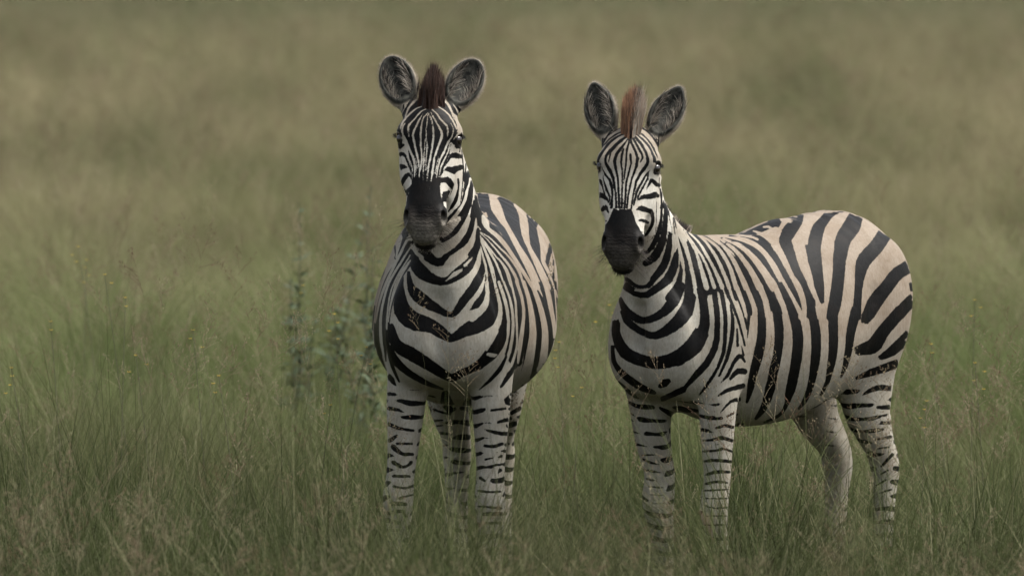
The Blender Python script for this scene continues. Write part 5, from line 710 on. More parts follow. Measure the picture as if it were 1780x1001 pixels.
STROKES_2 = """
K -639 305 951 12 3 1 -640 304 945 21 5 3 -635 305 937 25 6 8 -573 314 902 19 3 10 -521 315 867 19 2 10 -497 312 844 21 2 8 -471 304 803 23 3 12 -448 300 788 17 5 15 -423 299 783 13 7 16 -394 303 782 11 7 15 -325 317 781 7 5 11
-296 327 786 -2 0 4;K -626 308 957 2 0 5 -613 311 957 6 1 10 -599 313 954 14 2 11 -584 315 948 18 2 11 -526 319 912 17 1 10 -472 317 872 19 2 10 -429 312 826 26 5 12 -409 310 815 20 7 15 -359 316 807 12 5 13 -303 328 800 17 8 10
-293 330 797 17 7 7 -288 331 793 10 4 3;K -694 265 807 37 21 11 -657 280 797 26 11 10 -654 277 793 31 15 11 -625 286 783 24 9 10 -582 291 765 16 5 10 -509 289 747 6 2 6 -495 289 746 0 1 3;K -702 270 843 27 16 11 -676 282 840 24 11
11 -674 279 836 32 16 11 -640 291 826 23 9 10 -601 298 807 20 6 10 -555 298 783 15 3 10 -514 295 764 9 2 7 -494 291 754 8 1 5 -491 289 749 5 0 1;K -664 249 717 38 24 20 -628 266 716 25 13 19 -620 265 714 27 15 20 -595 272 712 22
10 19 -566 276 708 18 8 19 -527 276 702 15 6 18 -470 267 690 13 4 16 -403 245 669 9 4 7 -400 244 668 8 4 6 -397 243 667 3 1 2;K -633 238 613 0 2 12 -612 246 615 0 2 12 -580 253 619 1 2 12 -555 255 622 2 2 13 -526 254 622 6 2 12
-504 250 618 7 1 11 -487 245 612 7 0 9 -468 236 602 5 0 6 -457 228 593 1 0 1;K -645 221 533 10 7 11 -604 237 535 4 2 9 -563 241 534 2 1 6 -555 241 534 1 0 2;K -662 210 467 4 2 6 -641 221 468 4 2 8 -611 228 469 3 1 7 -581 231 469 2
1 5 -557 228 468 1 0 1;K -717 271 1050 12 6 0 -718 272 1045 27 13 0 -728 269 1028 35 17 0 -744 259 1014 46 26 1;W -489 -14 1351 -21 -22 4 -479 -13 1349 -24 -24 4 -467 -15 1346 -48 -45 3 -457 -13 1345 -51 -48 3 -437 -6 1342 -44 -43
3 -402 21 1343 -13 -17 5 -396 23 1342 -12 -17 5 -366 38 1334 -10 -18 3 -332 62 1327 -3 -13 3 -244 120 1302 6 -8 4 -196 149 1282 6 -9 5 -115 192 1236 11 -8 4 -88 210 1217 14 -6 2 -71 226 1200 17 -2 -1 -57 247 1176 16 0 -3 -46 271
1145 15 0 -3 -41 291 1117 13 0 -3 -40 308 1087 11 0 -2 -42 324 1056 10 0 -2 -48 337 1023 8 0 -2 -46 340 1015 3 -1 1;W -408 -5 1345 -17 -22 4 -397 1 1343 -14 -20 4 -392 2 1340 -19 -25 4 -362 21 1336 -17 -24 3 -317 51 1328 -6 -16 4
-216 116 1302 2 -12 5 -135 157 1265 6 -11 5 -97 177 1243 9 -9 4 -71 194 1226 13 -7 2 -49 213 1207 17 -3 -1 -33 234 1184 17 0 -3 -25 255 1160 16 1 -4 -21 276 1134 14 1 -4 -20 298 1101 12 0 -3 -23 315 1071 10 0 -3 -36 337 1020 8 0
-2 -42 340 1014 2 1 -2;W -559 44 1341 -11 -23 5 -543 54 1339 -19 -30 5 -527 66 1338 -23 -33 5 -502 85 1336 -7 -20 7 -492 90 1334 -4 -17 7 -464 102 1324 -3 -18 8 -418 128 1312 2 -16 9 -339 170 1277 15 -10 6 -274 211 1239 22 -5 5
-242 232 1217 22 -5 5 -183 268 1166 21 -4 3 -141 297 1117 21 -1 1 -122 317 1078 21 0 -1 -108 339 1024 18 0 0 -107 341 1019 16 0 0 -106 343 1013 6 0 0;K 341 303 995 3 0 0 343 304 988 11 0 1 351 310 951 9 0 1 363 312 874 2 0 0;K 265
302 1000 8 0 0 266 303 997 16 0 0 269 307 985 24 -1 1 276 315 938 22 -3 0 282 319 880 23 -4 3 292 313 817 26 -4 5 300 298 751 26 -1 6 298 285 716 25 0 5 289 269 684 23 0 4 254 216 606 7 -1 2 250 211 600 2 0 1;K 189 315 999 6 -2 -1
190 316 995 14 -4 -1 190 319 982 21 -6 -2 188 330 919 23 -5 -1 189 333 866 24 -4 2 194 326 794 25 -3 5 198 317 753 25 -2 6 197 308 725 25 -3 5 184 280 663 28 -2 6 164 242 605 25 1 7 149 212 572 23 4 8 139 181 546 19 6 8 126 151
526 13 5 5 124 146 523 5 2 2;K 105 331 996 4 0 -3 98 334 988 13 0 -4 96 336 980 15 -1 -3 84 350 912 15 -2 -2 79 353 865 16 -2 0 78 350 821 16 -2 2 77 344 779 16 -1 3 76 334 742 16 -1 3 71 320 704 16 -1 3 61 300 660 17 0 4 49 273
620 14 1 4 33 242 583 10 2 3 19 212 556 10 4 3 13 191 541 11 6 4 12 172 529 13 8 5 24 133 509 14 11 5 23 111 501 17 13 5 29 112 501 8 8 3;K 114 330 995 5 -1 2 121 332 985 13 -2 0 121 335 971 15 -1 -2 109 348 899 15 -2 -1 106 349
852 15 -2 1 106 345 809 16 -2 2 105 338 773 16 -2 3 98 317 704 16 -1 3 88 297 661 16 0 3 75 278 630 14 0 2 50 248 591 9 1 2 35 223 565 9 3 3 28 205 551 10 5 4 27 185 537 11 7 4 41 139 513 12 8 4 40 124 506 13 9 4 35 116 503 6 3
1;K 1 344 990 4 0 -3 -6 346 982 12 0 -3 -7 348 975 14 -1 -2 -15 358 923 15 -1 -2 -21 362 874 16 -1 0 -26 358 803 16 -1 1 -33 343 740 15 0 3 -42 320 686 14 1 3 -55 290 635 13 3 3 -64 267 607 13 4 4 -73 242 582 13 5 4 -73 214 558 9
5 3 -71 213 557 5 4 3;K 9 343 989 4 -1 2 15 345 980 12 -1 1 16 348 967 14 -1 -1 8 359 903 15 -1 -1 5 360 857 15 -1 1 1 355 800 15 -1 1 -8 341 738 15 0 2 -19 322 690 13 1 2 -35 293 640 13 2 3 -47 266 606 13 4 4 -58 236 576 11 5 4
-62 221 563 9 4 3 -67 215 559 4 0 0;K -130 349 986 6 1 -3 -137 351 976 17 1 -2 -131 360 921 18 1 1 -129 363 872 17 1 1 -134 359 816 17 1 2 -136 350 772 17 2 3 -139 335 727 15 2 3 -150 312 680 12 3 3 -153 283 636 10 4 3 -157 262
613 9 4 3 -155 259 609 5 3 2;K -120 350 987 5 -1 3 -113 351 983 10 -1 4 -105 354 968 18 0 1 -101 360 934 17 0 0 -99 364 894 17 0 0 -103 362 833 17 1 1 -109 351 767 16 1 3 -115 337 727 15 2 2 -133 314 680 12 2 2 -141 278 628 10 3 3
-146 266 616 9 3 2 -151 261 610 3 0 0;K -298 337 976 8 1 -2 -303 338 965 19 2 1 -299 339 956 20 2 3 -263 349 892 19 3 4 -254 349 871 19 3 3 -250 349 847 18 3 2 -248 340 796 17 4 3 -249 327 751 16 4 3 -249 313 718 14 5 3 -243 297
685 8 3 2 -241 296 683 4 2 2;K -288 338 978 4 0 4 -272 341 970 16 1 5 -262 344 956 19 2 4 -245 349 927 19 2 4 -226 354 887 18 2 3 -219 354 855 18 3 2 -220 347 805 17 3 2 -222 337 765 16 4 2 -232 310 703 10 3 2 -236 300 687 7 3 1
-239 297 684 3 1 0;K -554 8 1345 15 -23 0 -501 50 1347 -15 -19 6 -485 56 1345 -12 -16 7 -483 54 1343 -15 -18 7 -471 57 1341 -15 -19 7 -444 67 1336 -18 -25 6 -403 89 1328 -4 -15 7 -315 134 1297 5 -9 4 -259 170 1273 12 -4 3 -231 189
1258 12 -4 3 -201 209 1237 13 -4 2 -172 230 1213 15 -3 1 -150 249 1187 16 -2 0 -132 269 1160 15 -1 0 -109 294 1120 14 0 -1 -92 315 1082 13 0 0 -75 332 1042 9 -1 0 -62 344 1005 4 0 1 -59 345 1002 2 0 1;K -499 19 1351 -25 -27 7 -485
23 1350 -20 -23 8 -474 25 1347 -20 -25 7 -472 24 1345 -25 -30 7 -439 42 1340 -24 -32 6 -399 66 1334 -7 -17 6 -328 106 1312 1 -12 5 -240 161 1279 10 -6 4 -186 196 1247 12 -5 3 -152 220 1219 14 -4 1 -131 238 1197 15 -2 0 -111 260
1170 16 -1 -1 -91 285 1133 14 -1 -1 -78 304 1101 14 0 -1 -68 321 1067 11 0 -1 -61 335 1032 8 0 -1 -58 345 1002 3 0 0;K -482 -14 1350 -27 -34 6 -456 1 1345 -41 -47 4 -423 22 1340 -28 -36 4 -395 42 1338 -9 -20 5 -340 76 1324 -2 -15
5 -276 116 1304 5 -9 4 -224 150 1285 8 -7 4 -193 169 1269 9 -7 3 -158 192 1246 11 -6 2 -128 213 1222 14 -4 1 -104 234 1197 15 -2 -1 -85 258 1168 16 -1 -2 -63 290 1122 14 -1 -1 -53 307 1091 13 0 -2 -49 322 1061 11 0 -2 -51 338 1023
6 0 -1 -54 344 1004 4 0 -1 -56 345 1002 2 0 -2;K -597 89 1321 30 6 5 -575 107 1320 14 -8 5 -560 118 1316 15 -8 4 -535 136 1309 24 -1 5 -501 160 1295 15 -10 6 -469 176 1280 11 -12 10 -422 196 1262 7 -13 12 -379 212 1243 14 -9 9
-340 232 1217 19 -5 5 -277 273 1161 21 -1 2 -235 303 1106 20 0 2 -202 325 1056 21 0 2 -162 346 992 22 0 4 -122 359 932 16 0 5 -107 361 924 4 0 4;K -570 78 1332 -1 -19 6 -524 110 1324 12 -10 7 -498 127 1318 8 -14 7 -470 142 1304 8
-15 9 -417 168 1285 5 -15 11 -370 187 1265 11 -11 9 -317 216 1234 20 -5 4 -259 257 1185 21 -1 2 -235 274 1159 20 -1 2 -212 293 1126 20 -1 1 -150 333 1038 21 -1 3 -119 349 990 21 0 3 -96 358 948 19 0 2 -92 359 938 17 0 1 -97 361
926 7 0 -2;K -664 188 1243 20 -1 8 -642 203 1241 10 -9 9 -607 224 1233 12 -7 9 -584 235 1224 11 -8 9 -531 254 1198 11 -7 10 -472 266 1170 10 -7 12 -439 274 1154 14 -5 10 -414 282 1138 18 -3 7 -393 290 1120 18 -1 5 -356 307 1078 16
0 3 -331 321 1036 15 1 2 -313 333 990 16 2 1 -300 341 934 19 3 2 -297 342 926 16 2 3 -286 344 918 5 1 3;K -644 174 1260 1 -15 9 -598 204 1252 9 -10 9 -537 231 1228 10 -8 9 -496 243 1208 8 -9 11 -454 253 1191 9 -7 12 -412 265 1171
15 -5 10 -384 275 1153 19 -3 6 -366 284 1134 20 -1 3 -337 302 1095 17 0 2 -304 325 1033 14 1 1 -284 337 986 16 1 2 -270 345 943 18 2 2 -269 346 929 17 2 -1 -276 346 919 6 1 -2;K -728 253 1102 22 9 14 -692 272 1100 14 2 13 -657 285
1095 11 0 13 -622 294 1087 13 -1 12 -587 302 1073 17 -1 10 -549 310 1049 17 -1 9 -502 315 1017 16 -2 10 -456 316 980 17 -3 10 -405 321 933 19 0 9 -369 325 907 15 3 7 -352 329 903 4 2 4;K -714 252 1128 14 3 14 -682 268 1125 12 0 13
-639 283 1118 9 -2 13 -601 291 1109 11 -2 12 -559 300 1091 15 -2 10 -501 309 1053 15 -2 10 -455 310 1022 15 -3 11 -436 311 1008 17 -2 10 -402 318 985 25 3 9 -351 330 935 28 7 5 -339 333 916 21 6 4 -337 334 911 17 5 1 -340 333 906
10 3 0;K -741 262 972 44 25 9 -717 277 968 33 15 9 -696 287 961 29 11 9 -699 282 957 37 17 10 -654 300 941 25 7 10 -601 311 915 19 4 10 -575 315 906 6 1 9 -564 316 906 2 0 5;K -716 278 997 19 9 9 -699 284 993 23 10 9 -670 296 984
21 7 9 -621 309 963 21 4 10 -568 316 932 19 2 9 -558 317 924 18 2 7 -554 317 917 15 1 3 -554 317 911 9 1 0;W -488 -5 1351 -15 -19 4 -476 0 1349 -14 -19 4 -474 0 1347 -19 -22 4 -435 23 1343 -27 -30 3 -398 46 1338 -9 -15 5 -353 66
1328 -13 -19 6 -287 96 1312 -6 -15 6 -240 124 1300 4 -10 5 -197 150 1282 8 -8 4 -150 180 1253 12 -6 2 -117 205 1227 13 -4 1 -90 230 1199 13 -2 0 -70 252 1172 13 -1 -1 -54 276 1140 13 0 -2 -43 298 1105 12 0 -2 -38 318 1068 11 0 -2
-39 330 1040 9 0 -2 -45 343 1005 6 0 -1 -43 345 1000 3 0 1;W -492 -31 1350 -26 -28 4 -478 -24 1348 -27 -30 4 -466 -18 1346 -47 -47 2 -457 -13 1345 -48 -48 2 -434 4 1345 -32 -34 4 -438 -2 1343 -41 -42 3 -404 24 1343 -13 -18 5 -424
4 1340 -39 -40 4 -395 26 1340 -17 -21 5 -355 41 1332 -22 -26 6 -290 71 1320 -10 -20 6 -236 104 1308 0 -13 5 -186 134 1289 6 -10 4 -130 169 1257 11 -7 2 -99 193 1232 14 -4 0 -70 222 1202 14 -2 -1 -44 256 1164 13 -1 -2 -30 280 1130
13 0 -2 -22 302 1095 12 0 -2 -21 320 1060 11 0 -2 -28 334 1029 8 0 -2 -37 343 1004 6 0 -2 -41 345 999 2 0 -2;K 659 -88 1121 -3 -5 -2 660 -85 1120 -6 -10 -5 662 -80 1119 -7 -12 -6 671 -58 1112 -3 -10 -7 677 -18 1093 0 -5 -7 676 2
1088 1 -1 -8 672 22 1088 0 1 -8 667 39 1092 0 4 -8 659 52 1101 -2 7 -7 636 71 1142 -6 7 -7 633 73 1146 -6 6 -6 630 75 1151 -2 2 -2;K 647 -106 1091 -18 -30 -14 657 -92 1089 -11 -24 -14 669 -64 1081 -5 -17 -14 676 -35 1071 -1 -12
-14 677 -18 1065 -1 -10 -15 672 11 1057 -3 -7 -15 671 41 1058 0 5 -14 666 57 1066 -1 10 -12 647 81 1088 -2 11 -13 630 92 1103 -4 11 -13 606 102 1122 -6 10 -14 599 105 1127 -5 9 -13 593 109 1132 -2 3 -4;W 677 -23 1076 0 0 -1 677
-17 1075 0 -1 -5 673 25 1072 0 1 -5 670 37 1076 0 3 -5 664 50 1084 0 3 -5 662 54 1087 0 1 -2;K 640 -136 1037 -12 -20 -5 648 -127 1034 -10 -18 -5 650 -122 1031 -11 -21 -5 663 -104 1020 -8 -20 -5 674 -80 999 -3 -20 -9 677 -58 983 3
-13 -12 675 -45 974 5 -9 -13 669 -34 965 7 -6 -14 653 -18 953 4 -4 -15 645 -5 950 1 0 -15 647 8 951 2 4 -14 662 27 953 17 18 -12 679 52 956 3 7 -14 680 69 960 1 7 -14 676 89 968 0 8 -14 669 107 978 -1 11 -14 658 125 993 -3 14 -14
647 136 1008 -5 17 -14 626 144 1032 -10 18 -13 608 143 1051 -14 15 -10 579 142 1091 -11 15 -9 573 142 1099 -10 14 -8 567 143 1108 -4 5 -3;K 671 -100 987 -1 -4 -1 673 -96 984 -3 -11 -4 678 -78 968 -2 -14 -5 681 -64 952 1 -14 -8 680
-50 941 4 -10 -11 674 -36 929 6 -6 -12 665 -27 920 7 -5 -12 656 -18 911 5 -5 -12 650 -7 904 3 -6 -13 650 4 901 -1 -9 -13 665 22 901 -16 -23 -15 680 41 901 -4 -11 -14 684 55 898 -1 -8 -14 685 77 895 1 -3 -15 681 96 895 0 3 -16 676
115 901 -1 8 -16 667 138 913 -3 12 -17 653 162 932 -5 15 -19 638 177 950 -9 17 -19 623 185 967 -12 18 -19 598 187 991 -21 17 -14 579 184 1017 -19 18 -8 558 181 1054 -13 15 -7 554 181 1060 -10 11 -5 551 181 1065 -5 5 -2;K 668 -127
947 -2 -5 -3 670 -121 944 -3 -11 -4 674 -114 932 -5 -17 -2 676 -113 903 -5 -17 -2 679 -107 888 -4 -17 -4 684 -78 850 -1 -16 -7 684 -52 827 1 -11 -11 679 -32 816 3 -6 -12 671 -3 805 4 -2 -12 679 27 801 -2 -7 -13 682 48 799 -2 -6
-13 680 94 796 -1 -1 -13 674 127 800 -2 2 -14 665 153 807 -2 4 -14 655 175 817 -4 6 -14 642 194 830 -6 7 -14 627 210 847 -8 8 -14 611 220 863 -11 8 -13 588 226 890 -15 7 -10 565 230 919 -11 9 -9;K 664 -137 946 -3 -7 2 660 -147 937
-10 -20 0 664 -146 903 -9 -21 -1 667 -143 889 -8 -20 -3 680 -108 838 -4 -19 -6 683 -79 810 -2 -14 -11 681 -49 795 -1 -9 -12 675 -5 781 0 -6 -13 678 50 773 -3 -6 -13 677 91 772 -2 -2 -14 670 129 775 -2 0 -14 660 158 781 -3 2 -14
647 183 791 -5 4 -14 631 205 804 -7 5 -15 611 222 820 -10 5 -15 584 234 843 -15 6 -13 566 239 865 -15 8 -9 545 246 903 -11 9 -8;K 667 -151 842 -2 -5 -1 667 -151 838 -6 -15 -2 667 -150 835 -7 -17 -2 664 -146 780 -9 -21 -4 664 -139
768 -8 -20 -6 665 -120 748 -7 -19 -9 661 -90 723 -7 -19 -12 650 -59 700 -8 -19 -14 626 -17 671 -13 -20 -14 607 19 656 -17 -20 -11 604 25 654 -13 -15 -7 604 28 653 -6 -7 -4;K 502 -33 619 -6 -2 -2 525 -9 626 -23 -16 -7 555 28 634
-35 -28 -9 578 61 641 -25 -19 -8 593 80 645 -14 -9 -7 602 98 650 -10 -5 -7 607 125 660 -8 -3 -7 607 147 669 -7 -2 -7 599 173 682 -6 -2 -7 596 178 683 -5 -3 -7 590 182 683 -1 -2 -3;K 492 -41 615 -10 -10 -4 491 -38 614 -16 -15 -6
493 -33 615 -21 -18 -8 506 -10 620 -29 -23 -9 535 27 628 -43 -35 -10 557 59 634 -36 -29 -10 585 94 642 -15 -10 -7 591 112 647 -11 -6 -7 594 142 658 -8 -4 -7 587 170 670 -8 -2 -7 587 181 679 -3 1 -1;K 638 76 681 -2 1 -2 640 82 684
-5 2 -6 646 115 701 -10 3 -15 646 142 714 -5 1 -8 645 147 716 -2 0 -3;K 617 -165 691 -8 -9 -2 618 -163 690 -13 -15 -4 619 -160 689 -15 -18 -5 622 -144 681 -13 -17 -6 619 -135 674 -13 -18 -7 610 -127 662 -15 -20 -8 582 -147 656 -40
-43 -10 577 -132 644 -31 -35 -10 567 -125 634 -23 -26 -8 541 -124 620 -7 -9 -4 538 -124 619 -2 -3 -1;K 458 -84 581 0 -1 -2 453 -82 578 1 -3 -5 414 -74 559 1 -6 -10 393 -76 551 2 -7 -10 374 -84 544 3 -7 -10;K 573 54 1425 20 12 1
585 65 1419 13 5 1 586 65 1415 15 7 1 596 74 1402 11 2 1 601 78 1389 10 0 1 607 82 1366 10 -1 0 611 85 1333 10 -3 1 621 84 1283 11 -5 3 631 79 1247 12 -6 5 642 69 1218 11 -7 8 651 60 1204 8 -5 12 664 44 1191 6 -4 11 667 40 1188 5
-4 9 669 35 1184 2 -1 3;K 589 92 1312 2 0 0 590 92 1307 7 -1 1 600 93 1248 10 -4 2 614 84 1192 9 -5 4 626 76 1164 7 -6 5 644 65 1130 5 -7 6 664 44 1094 2 -9 6 666 41 1090 2 -8 6 668 38 1086 1 -3 2;K 568 105 1229 2 -1 0 569 105
1223 6 -3 1 588 105 1158 11 -10 5 608 99 1125 10 -11 9 624 95 1105 6 -11 11 640 88 1093 1 -9 13 656 69 1080 1 -8 11 671 39 1060 1 -6 8 672 34 1058 0 -2 3;K 554 118 1192 1 -1 0 560 128 1151 7 -5 0 579 133 1107 8 -10 4 596 132 1079
8 -12 9 633 128 1046 5 -13 10 638 126 1040 4 -12 9 643 124 1034 1 -4 3;K 548 101 1291 2 0 0 534 113 1239 7 -2 -2 532 130 1190 8 -3 -1 544 156 1120 10 -8 -1 557 167 1080 12 -10 1 573 176 1041 12 -11 2 576 177 1034 11 -10 2 579 179
1026 4 -3 1;K 500 108 1271 3 0 0 500 110 1266 8 1 -1 500 150 1183 12 -5 -3 519 194 1093 11 -9 -3 528 215 1041 11 -9 -2 529 217 1034 10 -8 -2 531 220 1027 3 -3 -1;K 486 85 1304 4 2 -1 485 86 1302 8 4 -1 472 111 1263 8 2 -2 472 160
1194 9 -3 -4 477 185 1162 8 -6 -3 485 213 1117 7 -6 -3 487 231 1083 7 -5 -2 490 248 1040 7 -4 -2 491 251 1034 2 -1 -1;K 490 77 1316 6 4 -1 487 77 1315 9 6 -1 476 82 1302 9 5 -1 467 93 1285 8 4 -2 456 120 1252 8 2 -3 452 141 1229 7
0 -3 458 180 1188 5 -3 -3 465 215 1144 4 -3 -2 466 235 1109 5 -3 -2 461 257 1061 7 -3 -2 462 266 1040 7 -3 -2 462 269 1033 2 -1 -1;K 364 27 1288 47 38 0 383 47 1287 33 24 -1 382 51 1285 35 26 -1 398 72 1280 24 16 -2 412 101 1266
17 7 -3 422 129 1247 13 3 -4 442 195 1193 7 -4 -4 446 217 1168 7 -5 -4 445 236 1138 8 -4 -4 439 255 1099 9 -3 -3 434 274 1047 9 -2 -2 434 277 1040 3 -1 -1;K 329 31 1283 30 23 -2 338 42 1281 26 19 -2 337 45 1279 31 23 -2 356 78
1271 24 15 -4 382 133 1249 18 7 -5 404 170 1234 10 -1 -5 414 191 1222 8 -4 -5 418 206 1210 9 -4 -5 421 228 1184 9 -4 -4 419 247 1149 9 -3 -3 414 260 1118 9 -2 -3 404 275 1074 10 -2 -2 401 287 1038 10 -1 -2 401 289 1031 3 0 -1;K
318 47 1278 7 5 -1 318 49 1278 13 10 -1 319 51 1277 14 11 -2 322 63 1274 13 9 -2 322 91 1265 14 9 -3 328 110 1259 15 9 -3 349 141 1251 17 10 -2 378 175 1246 7 0 -3 384 184 1243 6 -1 -3 390 198 1236 6 -1 -3 394 213 1224 7 -2 -3 395
236 1195 8 -2 -3 389 254 1161 9 -2 -3 373 271 1115 10 -1 -3 353 286 1061 12 0 -3 347 293 1035 13 0 -2 346 294 1031 12 0 -2 345 295 1027 4 0 -1;K 263 66 1271 5 3 -1 266 72 1269 11 7 -2 292 125 1254 21 14 -3;K 352 184 1256 13 6 -4
358 194 1253 10 3 -4 362 212 1244 9 1 -5 360 227 1230 10 0 -5 355 238 1216 11 0 -5 338 257 1177 14 1 -4 308 275 1113 16 2 -4 306 276 1109 15 2 -3 304 277 1104 5 1 -1;K 538 67 1368 11 7 0 538 69 1363 12 8 0 542 75 1359 9 5 0 548 84
1347 6 2 0 551 94 1320 2 0 0;K 575 71 1396 4 2 0 580 79 1379 3 1 0 581 84 1363 3 0 0 578 96 1297 2 0 0;K 537 148 1144 4 -3 0 539 149 1138 10 -7 0 541 151 1132 11 -8 0 558 170 1073 14 -12 0 571 178 1040 14 -14 4 582 180 1020 15 -14
6 614 186 975 16 -14 10 634 182 948 11 -15 10 642 179 935 6 -10 7 644 178 931 3 -5 3;K 510 168 1144 4 -3 -1 512 171 1137 10 -7 -3 513 174 1131 12 -8 -3 522 203 1073 13 -10 -4 530 224 1020 13 -12 -2 538 237 978 14 -13 -1 544 242
939 16 -14 3 555 239 905 19 -14 10 584 232 866 21 -11 20 620 214 832 16 -12 22 642 190 799 13 -13 18 650 178 785 8 -9 12 652 175 781 4 -4 6;K 481 200 1141 2 -2 -1 482 203 1136 7 -6 -3 482 205 1131 8 -7 -3 485 223 1100 9 -6 -4 485
243 1059 10 -6 -3 498 267 991 10 -7 -1 503 274 949 10 -7 0 506 274 882 11 -7 2 513 269 846 12 -7 5 528 261 810 12 -6 7 544 249 779 12 -5 9 571 229 743 12 -3 10 581 216 725 11 -2 9 590 200 705 10 -1 7 594 173 678 8 -1 6 594 166 672
3 0 2;K 463 222 1138 2 -1 -1 463 226 1131 7 -4 -3 460 245 1096 8 -4 -3 458 258 1062 9 -4 -2 470 286 984 9 -4 -1 473 292 936 9 -4 0 476 290 860 8 -4 1 479 287 828 8 -3 2 486 281 799 7 -3 3 497 271 763 6 -3 3 510 258 730 6 -2 4 520
243 704 6 -2 4 526 227 681 5 -2 4 529 210 661 4 -2 3 527 194 646 1 -1 1;K 438 286 1019 2 0 0 438 287 1015 4 -1 0 440 295 991 6 -2 -1 440 301 959 9 -2 0 442 303 922 10 -3 1 448 301 877 10 -3 2 456 296 832 9 -3 2 465 290 794 7 -3 3
487 270 729 4 -2 2 488 269 726 1 -1 1;K 445 237 1138 2 -1 -1 445 240 1131 7 -3 -3 427 293 1008 8 -1 -2 421 302 979 7 -1 -2 405 310 929 7 -1 -1 377 311 849 6 0 -1 375 311 846 2 0 0;K 419 252 1137 3 -1 -1 417 255 1130 9 -2 -4 391
283 1055 11 -1 -3 380 302 998 10 0 -2 373 309 961 9 0 -1 363 312 914 5 0 0 362 312 911 2 0 0;K 381 264 1136 3 0 -1 379 267 1129 10 -1 -3 356 285 1063 12 -1 -3 347 299 1012 12 0 -1 350 309 963 10 0 1 358 312 892 2 0 0;K 420 308 921
2 0 0 420 308 917 5 -1 0 417 308 851 8 -1 0 417 308 845 3 0 0;K 364 304 779 -2 0 1 367 305 781 -5 0 2 384 307 797 -8 1 3 391 307 803 -8 1 5 398 307 807 -4 1 8 404 307 808 4 0 9 413 305 803 9 -1 7 431 299 781 8 -2 4 455 285 728 7
-2 4 479 270 700 1 0 1;K 398 310 853 2 0 0 381 308 810 7 0 -1 379 308 806 2 0 0;K 443 288 713 -2 0 -1 441 289 715 -5 1 -4 422 295 735 -10 1 -7 404 299 746 -7 -1 -12 382 300 745 2 -2 -13 351 295 740 -2 -3 -12 339 293 739 -1 -1 -4;K
488 258 645 -1 0 -1 475 270 655 -2 2 -5 459 279 666 -4 2 -7 442 286 672 -4 1 -8 427 289 676 -4 0 -9 391 289 680 -7 -3 -11 345 274 682 -18 -12 -12 335 271 682 -16 -11 -11 323 268 683 -5 -3 -4;K 478 265 576 -1 1 -1 455 279 606 -4 1
-3 433 285 623 -5 0 -5 408 286 628 -3 -1 -8 377 275 627 -10 -6 -10;K 304 215 620 -14 -9 -10 301 218 621 -14 -10 -9 294 218 622 -4 -3 -3;K 452 278 562 -1 0 -1 447 279 563 -3 0 -4 428 282 570 -3 0 -4 408 281 574 -4 -1 -4 401 279 575
-2 -1 -1;K 201 83 1266 5 5 -2 195 84 1265 12 9 -3 175 123 1249 15 9 -4 174 179 1217 18 8 -4 171 215 1185 18 7 -4 155 259 1129 13 2 -4 155 270 1113 11 0 -2 160 274 1105 4 -1 1;K 206 87 1265 5 2 -1 210 95 1262 11 7 -3 206 110 1256
12 8 -3;K 300 198 1261 14 10 -3 294 209 1255 13 8 -4 277 217 1244 16 9 -4 261 218 1233 21 12 -4 230 196 1227 48 35 -1 216 213 1203 32 20 -3 197 236 1166 18 7 -4 180 258 1130 14 3 -4 174 271 1108 11 2 -5 167 275 1104 4 2 -3;K 97 41
1272 12 11 -1 84 33 1272 27 23 -1 90 52 1269 23 18 -2 88 68 1266 21 17 -3 79 95 1258 22 16 -4 63 125 1245 24 16 -7 60 141 1237 25 13 -8 62 158 1228 24 9 -7 72 195 1202 20 5 -6 74 225 1176 18 4 -6 74 252 1149 16 2 -5 74 276 1117 15
1 -4 77 285 1104 10 -1 0 81 287 1099 5 -1 1;K 106 48 1272 8 5 0 113 59 1270 16 12 -2 116 83 1264 16 12 -3 110 116 1251 18 12 -4 104 154 1230 24 12 -7 107 201 1196 21 6 -6 102 249 1147 16 3 -5 100 279 1109 15 2 -5 98 283 1102 13 2
-6 89 288 1097 4 2 -4;K -385 -43 1336 -22 -31 -1 -362 -24 1334 -26 -34 -1 -327 5 1334 -4 -16 1 -311 18 1331 -1 -13 1 -264 56 1323 2 -11 2 -218 89 1313 1 -12 4 -174 113 1297 -1 -13 6 -111 139 1269 1 -12 6 -63 158 1247 1 -12 7 -40
165 1238 -3 -12 8 -29 167 1234 -6 -10 7 -22 166 1233 -5 -6 4;K -395 -74 1331 -67 -70 -3 -321 -12 1333 -11 -21 1 -236 54 1322 -7 -19 3 -210 72 1317 -4 -16 5 -157 98 1299 -3 -14 6 -63 135 1259 -1 -14 7 -39 146 1248 4 -10 4 -28 153
1242 7 -5 1 -21 160 1237 6 -2 0;K 159 35 1276 7 8 -1 151 30 1276 15 13 -1 149 50 1273 15 12 -2 144 65 1270 15 12 -2 138 72 1267 15 12 -3 125 80 1265 17 14 -4 108 81 1263 19 17 -4 44 63 1266 25 23 -6 31 66 1266 25 21 -6 25 75 1264
24 18 -6 28 98 1258 22 12 -6 37 128 1245 19 8 -5 45 158 1229 18 7 -6 48 174 1219 15 3 -4 64 191 1206 5 -1 0;K 162 37 1275 10 8 -1 162 39 1275 13 10 -1 162 73 1268 13 10 -2 157 87 1264 13 10 -3 148 97 1260 14 10 -4 134 103 1257 14
12 -4 83 98 1256 22 19 -6 72 99 1256 24 20 -6 66 104 1254 25 18 -6 66 125 1245 22 12 -5 75 165 1223 18 8 -5 74 184 1210 15 6 -5 72 194 1203 7 3 -2;K 166 40 1275 6 3 0 172 49 1274 11 9 -1 176 71 1269 11 8 -2 176 89 1263 11 8 -3 171
